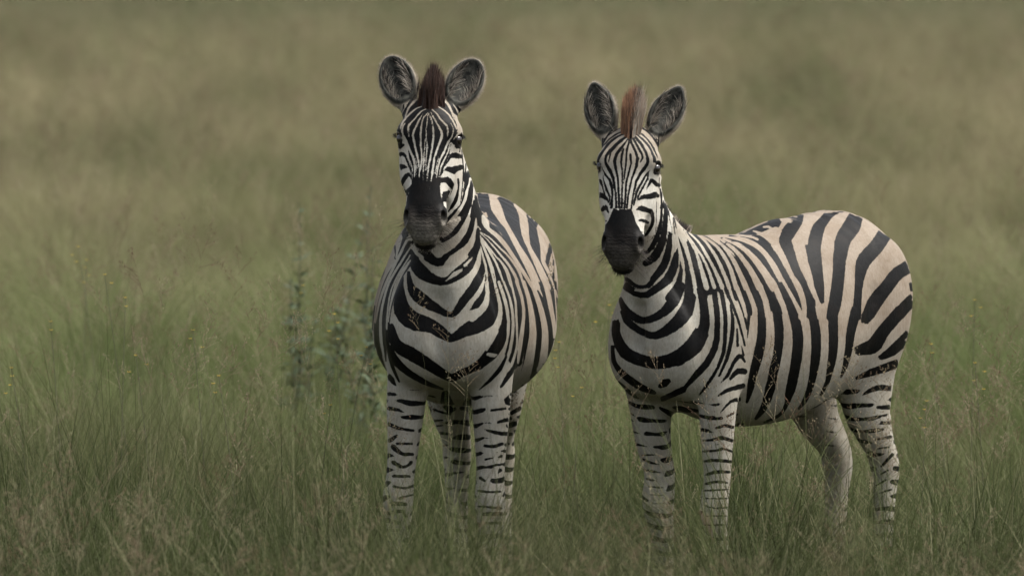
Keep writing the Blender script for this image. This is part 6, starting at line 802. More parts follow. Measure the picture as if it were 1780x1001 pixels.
104 1258 12 8 -3 163 115 1253 13 9 -4 154 120 1250 13 10 -5 114 125 1246 18 15 -6 106 129 1244 21 15 -6 103 140 1238 22 12 -6 106 169 1221 19 8 -5 104 187 1207 17 8 -6 99 194 1201 14 8 -7 91 197 1199 8 7 -6 81 198 1200 4 4 -3;K
-20 -64 1273 14 15 0 -35 -76 1273 25 25 0 -36 -72 1275 26 24 -1 -42 -72 1276 30 28 -1 -39 -58 1278 24 22 -2 -42 -43 1281 21 20 -3 -49 -34 1285 20 19 -3 -59 -29 1288 19 19 -4 -108 -30 1301 22 23 -4 -139 -35 1308 28 28 -4 -143 -30
1312 21 22 -4 -191 -36 1322 31 30 -4 -201 -34 1324 34 32 -5 -204 -27 1325 33 30 -5 -193 10 1325 24 18 -6 -208 6 1322 41 32 -5 -189 31 1321 24 16 -6 -179 56 1316 20 11 -6 -165 88 1304 17 5 -5 -150 111 1293 12 -3 -2 -127 130 1278 5
-8 3 -107 140 1268 1 -10 5 -83 149 1257 1 -9 5 -73 154 1252 3 -8 4 -71 155 1251 6 -6 2 -69 156 1250 10 -3 -1 -67 159 1248 11 -1 -2 -60 170 1240 12 1 -4 -48 207 1211 12 1 -3 -30 250 1167 11 0 -2 -8 288 1115 10 -1 -1 -4 292 1108 8
-1 1 7 296 1099 2 -1 2;K -8 -53 1273 20 18 0 -8 -50 1273 27 24 -1 -12 -22 1277 21 19 -2 -22 -8 1280 18 17 -3 -32 -2 1282 17 17 -4 -78 3 1294 16 17 -5 -142 3 1312 19 20 -5 -156 7 1316 21 20 -6 -159 12 1316 21 19 -6 -158 35 1315 19
13 -6 -148 71 1305 17 8 -6 -135 101 1293 14 1 -4 -126 111 1286 7 -7 1 -112 119 1279 2 -10 4 -88 131 1268 1 -10 4 -64 143 1256 5 -7 2 -48 157 1245 11 -1 -2 -36 184 1226 13 2 -4 -29 208 1206 12 1 -3 -17 239 1177 11 1 -3 -8 261 1151
11 0 -2 8 287 1113 10 0 -1 12 296 1098 4 0 -1;K 3 -44 1273 13 10 -1 27 -16 1273 32 28 -1 11 11 1274 20 18 -3 -3 21 1276 18 17 -4 -56 27 1287 13 14 -5 -109 30 1302 13 15 -5 -127 36 1306 15 15 -6 -130 43 1306 16 12 -6 -127 62 1302
16 9 -6 -120 84 1295 15 5 -6 -111 103 1286 15 2 -5 -112 101 1286 -10 4 1 -114 99 1288 -10 4 1 -114 100 1287 3 -10 3 -87 113 1275 1 -10 4 -56 131 1260 5 -7 2 -36 148 1247 10 -2 -1 -24 163 1236 13 1 -3 -16 182 1223 13 3 -4 -11 202
1208 13 2 -4 1 240 1172 12 1 -3 9 260 1148 11 0 -2 23 287 1111 10 0 -2 24 291 1104 9 1 -3 17 296 1098 3 1 -3;K -193 40 1322 0 4 -1 -201 34 1324 3 8 -2 -218 21 1325 17 20 -2 -230 16 1328 20 23 -3 -264 -9 1328 42 42 -2 -306 -40 1328
57 55 -1;K -188 47 1320 7 6 -2 -190 49 1320 11 10 -4 -204 46 1322 13 15 -4 -258 15 1326 37 37 -3 -277 4 1328 43 42 -3 -287 0 1330 34 35 -4 -339 -29 1334 40 40 -4;K -35 -55 1278 8 8 -1 -86 -73 1288 16 15 -1 -95 -74 1290 14 14 -1
-122 -85 1295 21 20 -1 -59 -19 1289 -1 9 1 -79 -10 1295 -1 10 1;W 248 75 1269 4 3 -1 219 96 1261 11 9 -3 211 110 1256 13 9 -4;W 307 200 1261 13 8 -4 305 209 1257 11 6 -4 300 216 1251 12 6 -4 291 214 1248 17 10 -4 293 221 1245 12 6
-4 285 224 1238 14 6 -4 258 226 1220 20 11 -4 232 208 1215 41 29 -2 224 218 1202 32 20 -3 207 237 1168 19 8 -3 191 264 1120 13 3 -4 190 265 1117 12 2 -3 189 267 1114 4 1 -1;W 213 61 1272 5 5 -1 172 70 1269 12 11 -3 160 75 1267 14
11 -3 140 97 1260 16 12 -4 131 117 1251 17 11 -4 125 161 1227 17 8 -5 118 204 1193 15 5 -5 117 240 1157 13 3 -4 115 272 1117 12 1 -4 115 274 1114 10 1 -3 114 276 1111 4 0 -1;W 10 -68 1267 3 -3 -1 7 -62 1269 5 -5 -2 76 7 1274 31 27
0 81 18 1274 26 22 -1 80 25 1273 25 21 -1 69 22 1272 34 29 -1 67 41 1270 27 23 -2 53 70 1264 19 14 -3 48 101 1255 4 3 -1;W -42 -14 1284 4 3 -1 -39 -8 1284 8 6 -2 -26 30 1279 15 12 -4 -32 50 1278 3 3 -1;W -22 -52 1276 10 9 0 -72
-61 1287 11 11 -1 -137 -61 1304 20 19 -1 -139 -56 1307 15 15 -2 -168 -57 1314 20 20 -2 -193 -64 1317 30 28 -1;W 248 62 1272 4 4 -1 192 38 1276 9 8 -1 131 2 1277 22 20 0 26 -82 1262 -6 3 1 -2 -59 1271 -4 7 2 -28 -45 1278 -2 8 2;W
-91 0 1299 4 3 -1 -92 3 1299 9 8 -3 -100 19 1300 12 9 -4 -85 61 1291 8 4 -3 -81 79 1285 10 6 -4 -84 85 1284 9 10 -6 -95 83 1288 5 11 -5 -123 72 1299 4 12 -4 -171 47 1316 8 18 -5 -187 38 1320 13 23 -6 -214 18 1321 37 40 -6 -200 35
1324 22 23 -8 -225 16 1322 46 40 -6 -218 37 1324 18 17 -3 -214 42 1324 7 7 -2;W -64 75 1282 2 -2 0 -50 88 1274 8 -5 -1 -29 107 1263 9 -5 0 -4 131 1249 15 -1 -2 16 157 1233 18 3 -4 32 189 1211 18 3 -4 43 215 1189 17 2 -4 51 243
1161 17 2 -4 55 280 1115 16 1 -4 55 283 1110 14 1 -4 54 286 1106 5 0 -1;W -326 -38 1331 19 16 -1 -307 -3 1331 15 12 -2 -306 1 1331 7 6 -1;K 339 225 1239 16 4 -8 329 235 1227 18 5 -9 314 242 1214 21 6 -10 249 246 1169 37 14 -9 216
265 1118 33 6 -9 204 278 1089 30 1 -9 198 291 1060 28 -3 -7 196 317 985 29 -6 -6;K 367 228 1225 14 0 -8 357 242 1208 16 1 -9 340 253 1187 19 2 -10 303 265 1145 28 5 -9 268 279 1084 33 4 -7 257 291 1045 34 1 -5 255 309 978 34 -2
-4;K 390 227 1211 13 -2 -7 384 242 1192 15 -1 -8 370 257 1166 18 -1 -8 352 269 1133 24 0 -7 330 282 1079 30 1 -6 320 291 1042 34 1 -4 322 308 970 36 0 -3;K 82 90 1260 9 9 -3 63 84 1260 17 15 -4 56 90 1259 22 16 -5 59 130 1243 20
12 -6 50 181 1214 18 7 -7 45 219 1185 19 5 -7 38 256 1149 20 3 -7 32 288 1108 21 1 -6 30 311 1067 22 0 -4 33 329 1026 22 -2 -2 38 344 975 22 -2 -2;K 95 98 1257 11 8 -2 91 101 1256 18 13 -4 90 110 1253 21 13 -4 92 143 1236 20 11 -5
82 188 1207 18 7 -6 78 222 1179 19 5 -6 74 257 1142 20 3 -6 70 287 1102 21 1 -6 69 310 1060 22 -1 -4 72 325 1023 22 -2 -2 78 340 972 22 -2 -2;K 108 106 1255 9 4 -1 121 127 1246 18 9 -4 124 155 1231 18 9 -5 113 208 1190 19 6 -6 110
255 1139 20 3 -6 108 284 1100 21 1 -5 107 307 1058 21 -1 -4 112 322 1021 21 -2 -1 118 336 970 22 -2 -1;K 119 113 1253 5 0 0 137 128 1246 9 1 0 148 141 1239 14 5 -3 152 155 1231 16 6 -4 152 178 1216 17 7 -5 146 209 1189 18 6 -5 144
245 1149 19 3 -5 145 277 1104 20 1 -5 145 302 1058 21 -1 -4 151 319 1014 21 -3 -1 156 330 967 20 -4 -1;K -82 124 1270 8 4 -4 -83 131 1267 15 5 -6 -79 140 1261 17 2 -5 -67 158 1248 17 -1 -3 -31 210 1205 19 0 -4 -17 235 1180 20 1 -4
-9 260 1152 21 1 -5 -5 295 1103 21 1 -5 -12 330 1034 20 -1 -3 -4 352 955 16 -2 1 5 354 943 5 -1 3;K -73 123 1268 1 -5 2 -63 128 1263 5 -7 2 -52 137 1256 12 -5 -1 -36 156 1242 18 -1 -3 -7 195 1212 19 0 -3 15 228 1181 20 1 -4 28 259
1147 21 1 -5 33 291 1102 21 1 -5 29 313 1064 21 0 -5 25 330 1024 20 -1 -3 27 348 963 18 -1 -3 25 350 953 16 -1 -4 15 353 942 5 0 -4;K -184 208 1235 22 -2 -1 -145 252 1184 21 -2 -1 -110 291 1126 21 -1 -1 -86 320 1071 20 -1 0 -70
340 1018 13 0 0 -68 344 1007 11 -1 1 -61 346 999 4 -1 2;K -144 204 1233 22 -3 -2 -97 260 1168 21 -1 -1 -76 285 1130 20 -1 -1 -59 305 1096 20 -1 -1 -51 318 1069 19 -1 -2 -48 330 1042 17 0 -2 -49 343 1006 11 0 -3 -54 345 999 4 1
-3;W 357 152 1251 4 2 -1 379 176 1246 4 -1 -2 390 196 1237 4 -1 -2 396 217 1219 5 -1 -2 400 239 1187 6 -2 -1 401 253 1154 6 -2 -1 396 268 1109 7 -1 -1 377 292 1031 8 0 -2 370 303 995 9 0 -1 366 309 967 9 0 -1 365 309 961 3 0 0;W
280 83 1266 4 3 -1 281 87 1265 8 5 -2 291 123 1254 15 10 -2;W 351 181 1257 8 4 -3 361 202 1250 6 1 -3 365 217 1239 6 0 -3 366 233 1219 7 -1 -2 363 251 1186 8 -1 -2 355 269 1133 10 0 -2 323 289 1053 13 0 -3 310 300 1010 14 0 -2 307
304 990 15 0 0 311 308 964 16 0 0 312 309 959 14 0 0 312 309 954 5 0 0;W 252 76 1268 4 3 -1 254 80 1267 8 5 -2 264 112 1257 13 8 -2;W 339 182 1260 11 6 -3 347 198 1256 8 3 -3 348 213 1249 7 2 -4 343 228 1235 8 1 -4 333 241 1218 8
1 -4 310 255 1183 12 2 -3 275 269 1127 18 3 -5 251 276 1090 17 1 -5 243 280 1072 16 0 -4 233 297 1025 15 -2 -2 236 315 960 18 -1 -1 236 317 951 12 -1 -1 236 318 949 6 0 0;W 212 63 1272 5 4 -1 212 65 1271 9 7 -2 210 74 1269 9 7 -2
199 99 1260 10 7 -3 196 119 1252 11 7 -3 286 204 1256 15 10 -3 278 210 1250 15 10 -3 270 210 1246 18 12 -3;W 192 148 1237 14 8 -4 189 170 1223 16 8 -4 210 193 1222 38 27 -2 197 197 1210 26 17 -3 189 209 1195 20 10 -3 184 226 1176
17 7 -3 181 254 1137 17 3 -4 167 284 1088 16 1 -5 162 309 1036 15 -1 -4 152 325 995 13 -2 -3 149 334 957 14 -2 -2 148 335 952 13 -2 -2 148 336 946 4 -1 -1;W 190 61 1272 6 5 -1 139 71 1268 12 10 -2 128 77 1266 14 11 -3 120 91 1261
15 11 -3 111 126 1246 18 11 -4 110 158 1228 18 8 -5 111 196 1201 16 5 -5 110 239 1158 12 2 -3 112 275 1113 10 1 -3 104 302 1068 8 0 -3 86 328 1011 10 0 -3 70 342 969 12 -1 -4 63 347 950 19 -1 -4 59 349 939 13 -1 -3 58 349 937 6 0
-1;W -71 72 1284 4 -3 0 -58 85 1277 13 -7 -1 -47 96 1271 15 -8 -1 -23 118 1258 16 -7 -1 7 150 1238 25 2 -5 18 170 1225 26 6 -7 35 217 1188 20 2 -5 45 243 1162 18 2 -4 49 264 1137 15 1 -4 50 282 1113 14 1 -4 41 307 1073 18 1 -5 38
328 1026 16 -1 -2 41 341 986 13 -1 0 52 348 949 13 -2 1 53 349 945 12 -1 1 54 349 940 4 -1 0;W -198 145 1285 7 -1 -1 -191 153 1279 11 -4 0 -179 161 1272 9 -8 4 -148 175 1256 3 -12 8 -124 183 1245 4 -10 7 -112 189 1238 10 -7 3 -98
201 1226 15 -2 -1 -72 237 1189 15 0 -2 -54 274 1143 15 0 -3 -47 296 1109 12 0 -2 -37 317 1069 9 0 -1 -39 331 1039 8 0 -2 -49 345 998 5 0 -1 -49 347 994 3 0 1;W -196 138 1289 -5 -7 5 -187 138 1287 -7 -12 8 -155 148 1275 2 -14 8
-123 161 1260 4 -11 6 -93 178 1242 11 -7 2 -72 198 1223 15 -1 -2 -43 241 1179 15 -1 -2 -33 260 1156 15 0 -3 -28 275 1137 15 1 -4 -27 296 1105 12 0 -2 -23 317 1067 9 0 -2 -31 336 1025 7 0 -2 -44 346 996 5 0 -2 -47 347 994 2 0 -2;W
-23 346 991 2 0 0 -27 352 967 7 0 -1 -34 356 945 11 0 -3 -35 357 942 10 0 -2 -37 358 938 4 0 -1;W 49 95 1257 -5 -3 1 50 94 1257 -10 -7 2 51 91 1259 -15 -11 4 52 70 1264 -15 -11 3 49 50 1268 -16 -12 2 49 47 1269 -14 -11 2 47 44
1269 -7 -6 1;K 457 -233 530 3 5 -18 447 -235 522 2 3 -10 487 -209 523 -8 -9 -5 501 -182 520 -1 -1 -1;K 451 -225 477 1 3 -14 443 -227 473 1 2 -10 484 -198 475 -4 -5 -5 494 -177 474 -1 -3 -4 496 -154 472 0 -1 -1;K 448 -216 428 0 1
-6 445 -217 427 1 4 -16 440 -219 424 1 3 -14 436 -220 422 -37 -22 -7 476 -190 424 -6 -7 -6 485 -170 424 -2 -3 -5 486 -146 422 -1 -2 -4 479 -126 418 0 0 -1;K 475 -165 380 -1 0 -1 476 -147 382 -1 -1 -4 471 -127 384 -1 0 -4 461 -111
385 -1 0 -3 444 -98 386 0 0 -1;K 470 -164 365 -1 -2 -2 471 -161 365 -2 -4 -4 470 -148 361 -1 -4 -5 462 -126 352 0 -2 -5 452 -112 348 0 -1 -5 436 -99 344 0 0 -1;K 445 -180 317 -3 -3 -2 450 -172 318 -4 -5 -6 455 -158 318 -2 -3 -6
455 -135 317 -1 -2 -5 445 -114 314 0 -1 -5 427 -96 310 0 0 -1;K 448 -165 283 0 0 -2 453 -149 282 1 -1 -5 454 -137 281 1 0 -4 451 -123 279 1 0 -4 444 -107 276 0 0 -1;K 463 -141 252 0 0 -1 461 -125 252 1 1 -4 454 -107 252 1 1 -4 443
-94 250 1 1 -4 428 -84 249 0 0 -1;K 470 -125 222 0 0 -1 464 -108 221 1 0 -3 456 -96 220 1 0 -3 446 -87 219 1 0 -3 431 -77 217 0 0 -1;K 467 -112 186 0 0 -1 453 -91 186 0 0 -3 443 -83 186 0 0 -3 427 -75 185 0 0 -1;K 487 249 515 0 0
-2 484 253 517 -2 1 -5 466 268 524 -2 1 -6 449 275 526 0 -1 -7 419 277 519 3 0 -7 392 268 514 4 2 -6;K 53 -26 484 15 -5 1 53 -25 484 7 -3 1;K 488 178 461 0 0 -1 496 196 463 0 0 -4 497 217 465 0 0 -5 488 241 469 -1 1 -6 474 257 475
-2 1 -8 465 263 476 0 -1 -9 456 267 475 1 -1 -8 431 272 468 3 -1 -7 413 270 463 3 0 -7 390 262 459 5 2 -6;K 474 166 415 -1 -1 -3 486 181 417 0 0 -4 491 193 419 0 0 -4 493 211 421 0 0 -5 488 231 423 -1 0 -5 474 251 426 -2 1 -5 458
262 432 -1 0 -6 440 267 428 2 -1 -5 413 267 419 3 0 -4 388 255 414 7 4 -4;K 474 171 376 0 0 -3 487 193 378 0 0 -5 489 212 381 -1 0 -6 484 230 384 -1 0 -7 471 248 384 0 -1 -7 454 259 382 0 -1 -7 429 264 379 0 -1 -7 412 263 376 1 0
-6 400 259 375 1 0 -6 384 249 373 4 2 -5;K 479 185 320 0 1 -1 483 200 324 0 2 -5 482 220 330 -1 2 -6 476 235 335 -1 1 -8 464 248 337 -1 0 -8 446 258 336 0 0 -7 427 261 335 0 0 -6 410 259 333 0 0 -6 395 253 332 0 0 -2;K 482 187 285
1 1 -2 484 192 286 2 3 -5 486 203 288 1 2 -5 484 215 290 0 2 -6 479 230 294 0 1 -6 470 241 296 0 1 -6 460 250 296 0 0 -6 444 257 294 1 0 -5 428 259 291 1 0 -5 414 258 289 0 0 -1;K 491 191 258 1 1 -1 492 204 260 1 1 -4 490 220 261
1 1 -4 483 233 262 1 1 -4 474 243 263 0 1 -4 462 252 263 0 1 -4 448 258 263 0 0 -5 430 260 263 0 0 -5 413 257 262 0 0 -2;K 500 201 228 0 0 -1 499 216 229 1 0 -3 494 230 229 0 0 -3 485 241 230 0 0 -3 475 250 229 0 0 -4 461 257 229
0 0 -4 445 261 228 0 0 -4 431 262 227 0 0 -4 413 257 226 0 0 -1;K 503 198 201 0 -1 -1 503 214 199 0 -1 -3 499 227 195 0 -1 -3 489 241 191 0 -1 -4 479 250 190 0 0 -4 462 259 190 -1 0 -4 445 262 191 -1 0 -4 431 262 191 -1 -1 -4 414
255 190 -3 -2 -4;K 390 220 187 -21 -33 -6 390 221 187 0 0 -2;K 497 198 156 0 0 -1 498 209 157 -1 -1 -3 494 224 157 -1 -1 -3 487 237 158 -1 0 -4 477 247 158 -1 0 -4 454 257 157 0 0 -4 442 259 156 -1 0 -4 426 257 155 -1 -1 -4;K 391
217 148 0 0 -7 391 220 149 0 0 -3;K 483 185 118 -1 -1 -2 487 199 119 -1 -1 -3 486 217 120 -1 -1 -3 480 230 121 -1 -1 -4 472 241 121 -1 -1 -4 460 249 121 -1 0 -4 445 254 120 -1 0 -4 423 253 118 -1 0 -4 412 248 117 0 0 -1;K -534 240
539 -1 0 -2 -542 241 539 -2 -1 -7 -591 240 539 -3 -1 -8 -610 236 538 -3 -2 -8 -636 226 537 -6 -4 -9;K -570 231 476 0 0 -2 -578 232 475 0 -1 -6 -600 230 472 0 -1 -5 -628 225 468 1 0 -5 -653 216 465 1 0 -5 -673 203 463 5 3 -3;K -560
201 400 -1 0 -2 -581 212 403 -3 -1 -5 -610 218 406 -3 -1 -6 -640 216 407 -3 -1 -7 -668 209 407 -3 -1 -7 -678 205 407 -1 0 -2;K -595 192 361 -1 -1 -2 -610 201 363 -2 -1 -4 -625 206 364 -2 -1 -4 -649 209 365 -2 -1 -5 -657 209 365 -1
0 -2;K -636 178 280 -1 1 -1 -638 181 284 -3 3 -4 -646 192 298 -5 2 -4 -655 200 312 -6 1 -5 -666 204 322 -7 1 -5 -679 206 332 -9 0 -6 -683 205 334 -8 -1 -5 -687 205 337 -3 0 -2;K -641 165 245 -1 0 -1 -648 183 256 -2 1 -3 -662 196
267 -3 1 -4 -665 198 269 -1 0 -1;K -646 140 198 0 1 -1 -644 155 205 0 2 -3 -647 167 212 -1 2 -3 -653 178 219 -1 1 -3 -660 187 226 -2 1 -4 -663 189 228 -1 0 -1;K -645 151 166 0 0 -1 -648 164 170 0 1 -3 -657 180 176 -1 1 -4 -671 191
181 -1 0 -4 -685 196 184 -2 0 -4 -690 197 185 -1 0 -1;K 669 -76 1733 3 0 1 669 -77 1733 5 1 2;K 677 -120 1744 -4 -1 11 676 -125 1739 -3 -2 10 675 -129 1737 18 27 3 700 -98 1733 5 1 4 709 -95 1731 2 -1 4 736 -98 1718 1 -3 3 761
-101 1691 -1 -5 1 769 -105 1676 -3 -6 1 769 -113 1666 -5 -8 1 762 -124 1661 -8 -10 1 734 -141 1660 3 -2 5 744 -133 1650 3 -2 7;K 699 -69 1734 -3 -4 1 704 -73 1731 -4 -5 2 708 -87 1725 -5 -6 2 713 -88 1723 -2 -3 2 722 -91 1719 0 -2
2 741 -92 1709 -1 -3 2 753 -96 1699 -1 -2 1;K 711 -22 1725 -2 -2 1 714 -23 1724 -4 -5 3 728 -33 1719 -5 -5 3 750 -57 1707 -4 -6 3 768 -76 1688 -4 -7 2 780 -87 1670 -4 -6 1 782 -93 1664 -5 -7 1 777 -105 1657 -8 -10 1 766 -119 1654
-13 -15 1 737 -137 1655 2 -2 4 748 -129 1644 3 -1 5;K 732 -14 1715 -1 -2 1 748 -23 1708 -4 -6 3 764 -37 1698 -6 -8 3 788 -60 1673 -7 -11 3 797 -65 1661 -8 -13 3 832 -63 1631 -4 -11 3 841 -70 1608 -4 -10 1 841 -72 1604 -4 -9 1 839
-75 1601 -2 -3 0;K 746 5 1704 -1 -2 1 750 5 1702 -2 -5 3 777 -4 1684 -3 -8 5 815 -30 1646 -1 -7 4 832 -34 1626 1 -6 2 840 -34 1609 2 -5 1 841 -31 1597 2 -5 -1 840 -28 1588 2 -5 -3 835 -11 1563 2 -7 -4 837 7 1536 2 -6 -2 850 32
1476 1 -4 0 866 51 1418 2 -5 0 867 52 1414 1 -1 0;K 797 -5 1662 0 -1 1 811 -20 1646 -1 -4 2 818 -23 1639 0 -4 2 830 -20 1616 1 -3 1 835 -20 1595 1 -1 0;K 758 17 1692 0 -2 1 776 17 1676 0 -4 2 798 11 1652 0 -6 4 812 3 1630 1 -7 3
823 1 1604 3 -7 0 825 6 1588 3 -6 -2 831 27 1535 2 -4 -1 861 62 1418 2 -5 0 863 63 1413 1 -2 0;K 746 14 1701 1 -1 0 767 29 1677 2 -3 0 785 35 1651 2 -5 1 792 39 1633 2 -4 0 804 47 1594 2 -3 0 816 49 1545 2 -3 0 826 53 1514 1 -1
0;K 790 22 1656 1 -1 0 792 22 1652 2 -4 1 805 25 1625 2 -5 1 813 28 1598 2 -4 0 817 38 1565 2 -3 0 822 43 1538 2 -3 0 856 71 1418 2 -4 0 858 72 1414 1 -1 0;K 783 50 1635 1 -1 0 784 52 1630 4 -4 -1 791 63 1595 3 -3 0 818 61 1520 2
-4 1 850 81 1418 3 -4 0 852 82 1414 1 -1 0;K 736 5 1708 1 -1 0 748 19 1698 3 -2 -1 762 39 1675 4 -3 -1 766 63 1643 4 -3 -2 768 77 1615 5 -4 0 778 80 1583 4 -4 2 798 75 1538 3 -3 1 814 76 1499 3 -3 1 828 80 1464 2 -3 1 844 88 1418
3 -4 0 845 89 1414 1 -1 0;K 729 2 1711 2 0 -1 738 17 1703 4 0 -2 747 39 1686 5 -1 -2 750 55 1670 5 -2 -2 750 77 1641 5 -2 -2 750 86 1627 4 -3 -1 753 90 1615 3 -3 1 765 87 1595 1 -1 1;K 723 1 1715 2 0 -1 727 12 1709 6 2 -3 732 31
1699 6 1 -3 734 59 1677 7 0 -4 733 89 1642 5 -2 -2 736 100 1625 5 -3 -2 739 107 1609 4 -5 -1 741 109 1600 4 -5 1 745 107 1589 4 -5 3 754 101 1573 4 -4 5 769 94 1555 4 -3 4 789 89 1523 4 -3 2 809 92 1476 3 -2 1 831 100 1418 3 -3 1
833 101 1415 1 -1 0;K 714 -3 1719 2 1 -1 716 23 1708 5 2 -3 714 48 1694 6 2 -3 710 67 1678 7 2 -3 706 82 1661 7 1 -3 707 92 1651 7 1 -2 716 114 1628 5 -1 -2 716 122 1615 7 -1 -3 718 125 1605 6 -3 2 722 126 1596 2 -1 0;K 703 -11
1725 2 1 -1 703 -8 1724 5 3 -3 700 8 1719 5 3 -3 693 31 1710 5 2 -3 688 64 1683 5 1 -2 686 79 1667 6 2 -2 687 91 1654 8 2 -2 699 117 1628 5 1 -1 701 126 1613 2 0 0;K 640 -41 1733 19 18 7 640 -40 1733 -1 -4 -2 639 -40 1732 -1 -6 -2
655 -21 1739 12 8 -3 659 -11 1737 8 4 -3 659 -5 1734 7 4 -3 655 -2 1732 9 5 -3 650 17 1721 6 3 -3 651 43 1706 6 1 -2 650 58 1691 7 2 -2 642 67 1673 9 3 -2 633 66 1663 12 6 -2 623 60 1658 15 9 -1 596 29 1661 32 33 -9 598 30 1658 3
-5 -5 600 33 1656 3 -5 -5;K 635 -28 1732 0 -3 0 633 -29 1730 0 -5 -1 612 -13 1744 2 2 -7 609 -13 1738 2 1 -4 608 -13 1734 2 1 -4 637 7 1731 2 0 -2 641 25 1722 2 -1 -2 641 43 1709 2 0 -1 638 56 1695 2 0 -1 632 61 1685 3 0 -1 623 62
1675 2 0 -1;K 734 117 1569 1 -1 1 752 105 1545 3 -2 2 787 100 1497 4 -3 2 801 99 1473 4 -3 1 820 104 1429 3 -2 1 821 104 1425 1 -1 0;K 740 112 1555 1 -1 0 744 111 1533 3 -2 2 794 106 1466 3 -2 2 805 108 1442 1 -1 0;K 846 -49 1582
0 -2 -1 841 -32 1547 1 -4 -3 842 -8 1528 1 -6 -3 847 7 1504 1 -7 -1 856 20 1468 1 -5 0 871 28 1417 0 -8 0 873 29 1412 0 -2 0;K 844 -43 1553 0 -2 0 843 -42 1535 0 -3 0 844 -38 1523 0 -4 -1 852 -17 1491 1 -6 -2 859 9 1459 0 -5 -1
869 16 1425 0 -2 0;K 836 -70 1521 5 10 -6 840 -64 1522 0 0 -7 839 -62 1522 -3 -8 -6 840 -59 1520 -3 -10 -4 848 -41 1500 0 -4 -1 856 -22 1470 0 -4 -1 865 6 1438 0 -4 -2 866 9 1436 0 -2 -1;K 849 -58 1465 2 1 -12 857 -33 1463 1 -5
-10 860 -8 1452 1 -6 -5 864 9 1443 0 -1 -1;K 757 115 1488 -1 1 -1 732 117 1524 -6 2 -4 730 117 1526 -4 2 -6 726 119 1526 3 -1 -7 714 120 1517 10 0 -5 697 117 1507 8 2 -8 687 113 1506 7 3 -8 656 88 1503 12 8 -7 639 78 1501 9 5 -7
614 63 1498 10 7 -4 608 59 1497 6 4 -2;K 801 109 1447 -1 1 -1 781 113 1458 -3 3 -7 770 116 1462 0 2 -9 759 120 1461 3 1 -10 742 124 1462 -3 2 -11 718 123 1466 -5 -1 -13 711 122 1466 0 0 -13 682 103 1463 26 17 -8 654 85 1459 9 4 -7
644 80 1457 8 3 -6 634 76 1455 3 1 -2;K 824 -82 1591 2 -4 0 823 -84 1588 -24 -34 -1 821 -86 1584 7 -11 2 823 -86 1573 1 -16 -3 826 -83 1568 -19 -30 -1 833 -78 1563 -11 -21 0 835 -77 1559 -8 -16 1;K 726 123 1601 0 0 -1 722 125 1601
1 0 -4 707 129 1598 1 0 -4 691 126 1596 -1 -2 -5 685 127 1595 0 -1 -1;K 698 127 1593 10 3 2 698 125 1590 18 3 4 688 114 1585 13 -5 5 687 111 1579 14 -6 5 689 109 1572 11 -6 4 705 120 1565 18 4 4 714 124 1559 9 -1 2 716 124 1551 3
-1 -2 713 125 1551 -2 0 -3 705 125 1555 -4 -1 -3 693 120 1558 0 3 -3 690 119 1559 0 1 -1;K 621 64 1533 15 11 1 628 70 1523 9 6 1 634 75 1510 7 4 0 639 78 1487 5 3 0;K 599 58 1473 9 5 0 614 71 1443 5 2 0 628 77 1409 6 1 1 629 77
1406 2 0 0;K 590 60 1439 9 5 1 601 69 1426 7 2 1 609 75 1408 6 1 1 610 75 1405 2 0 0;K 575 61 1416 13 7 1 583 68 1407 11 4 0 587 72 1404 3 1 0;K 856 -40 1401 2 9 -4 865 -19 1413 3 12 -6 866 -13 1417 3 10 -8 866 -9 1418 1 -2 -9 867
-4 1416 -1 -10 -6 869 1 1413 -2 -9 -4 879 22 1394 0 -2 -1;K 855 -40 1398 4 10 -1 859 -34 1402 1 3 0;K 881 4 1362 4 7 -3 885 18 1367 1 2 -1;K 816 113 1410 0 1 -1 801 118 1415 -2 3 -9 793 120 1416 4 2 -11 784 122 1413 8 1 -10 760
124 1406 2 -1 -10 746 125 1403 3 -2 -9 737 122 1400 9 0 -7 716 107 1395 27 14 -3 708 103 1390 30 16 -1 685 86 1373 17 6 0 677 78 1356 13 2 2 676 74 1345 11 1 3 683 52 1306 5 -3 3 689 44 1294 2 -1 3;K 803 144 1301 6 2 3 816 150
1298 2 0 1;K 824 124 1367 0 0 -1 805 128 1368 1 1 -6 784 126 1365 5 2 -6 771 120 1363 9 4 -6 731 95 1356 -1 -4 -6 709 84 1352 -1 -3 -5 702 81 1351 0 -1 -2;K 828 137 1327 1 0 -1 816 140 1322 3 2 -2 800 137 1318 6 3 -3;K 692 46 1308
0 -2 -3 690 47 1307 0 -1 -1;K 664 88 1437 4 2 0 652 75 1348 2 0 0 652 72 1316 2 -1 0 657 68 1299 1 -1 1 667 60 1282 1 -1 1 671 56 1278 1 0 1 684 44 1272 0 0 1;K 621 69 1485 5 3 0 621 69 1482 12 6 0 617 72 1444 9 3 0 619 75 1416 8
1 0 627 79 1367 7 -1 1 636 78 1325 10 -3 2 648 71 1283 10 -5 4 661 60 1251 8 -5 6 671 48 1233 4 -2 7 683 32 1225 2 -1 5 684 30 1223 1 0 2;K 573 59 1418 22 11 1 585 69 1409 15 4 1 585 68 1404 18 6 1 592 75 1396 14 2 1 601 80 1377
12 -1 1 612 85 1326 13 -4 2 623 83 1275 15 -6 4 635 76 1242 14 -7 9 651 61 1211 11 -7 11 661 49 1196 8 -5 13 672 29 1181 5 -5 10 675 24 1177 2 -2 3;K 588 92 1310 3 -1 0 589 93 1302 9 -2 1 593 95 1258 12 -4 2 605 90 1202 13 -7 5
616 83 1175 12 -8 8 630 74 1151 9 -10 10 655 55 1116 4 -8 8 658 51 1112 1 -3 3;K 557 58 1399 9 6 0 565 66 1395 6 3 0 573 75 1386 4 1 0 580 83 1368 2 0 0;K 551 74 1369 5 2 0 557 82 1359 4 1 0 561 87 1346 4 1 0 563 93 1328 3 0 0 563
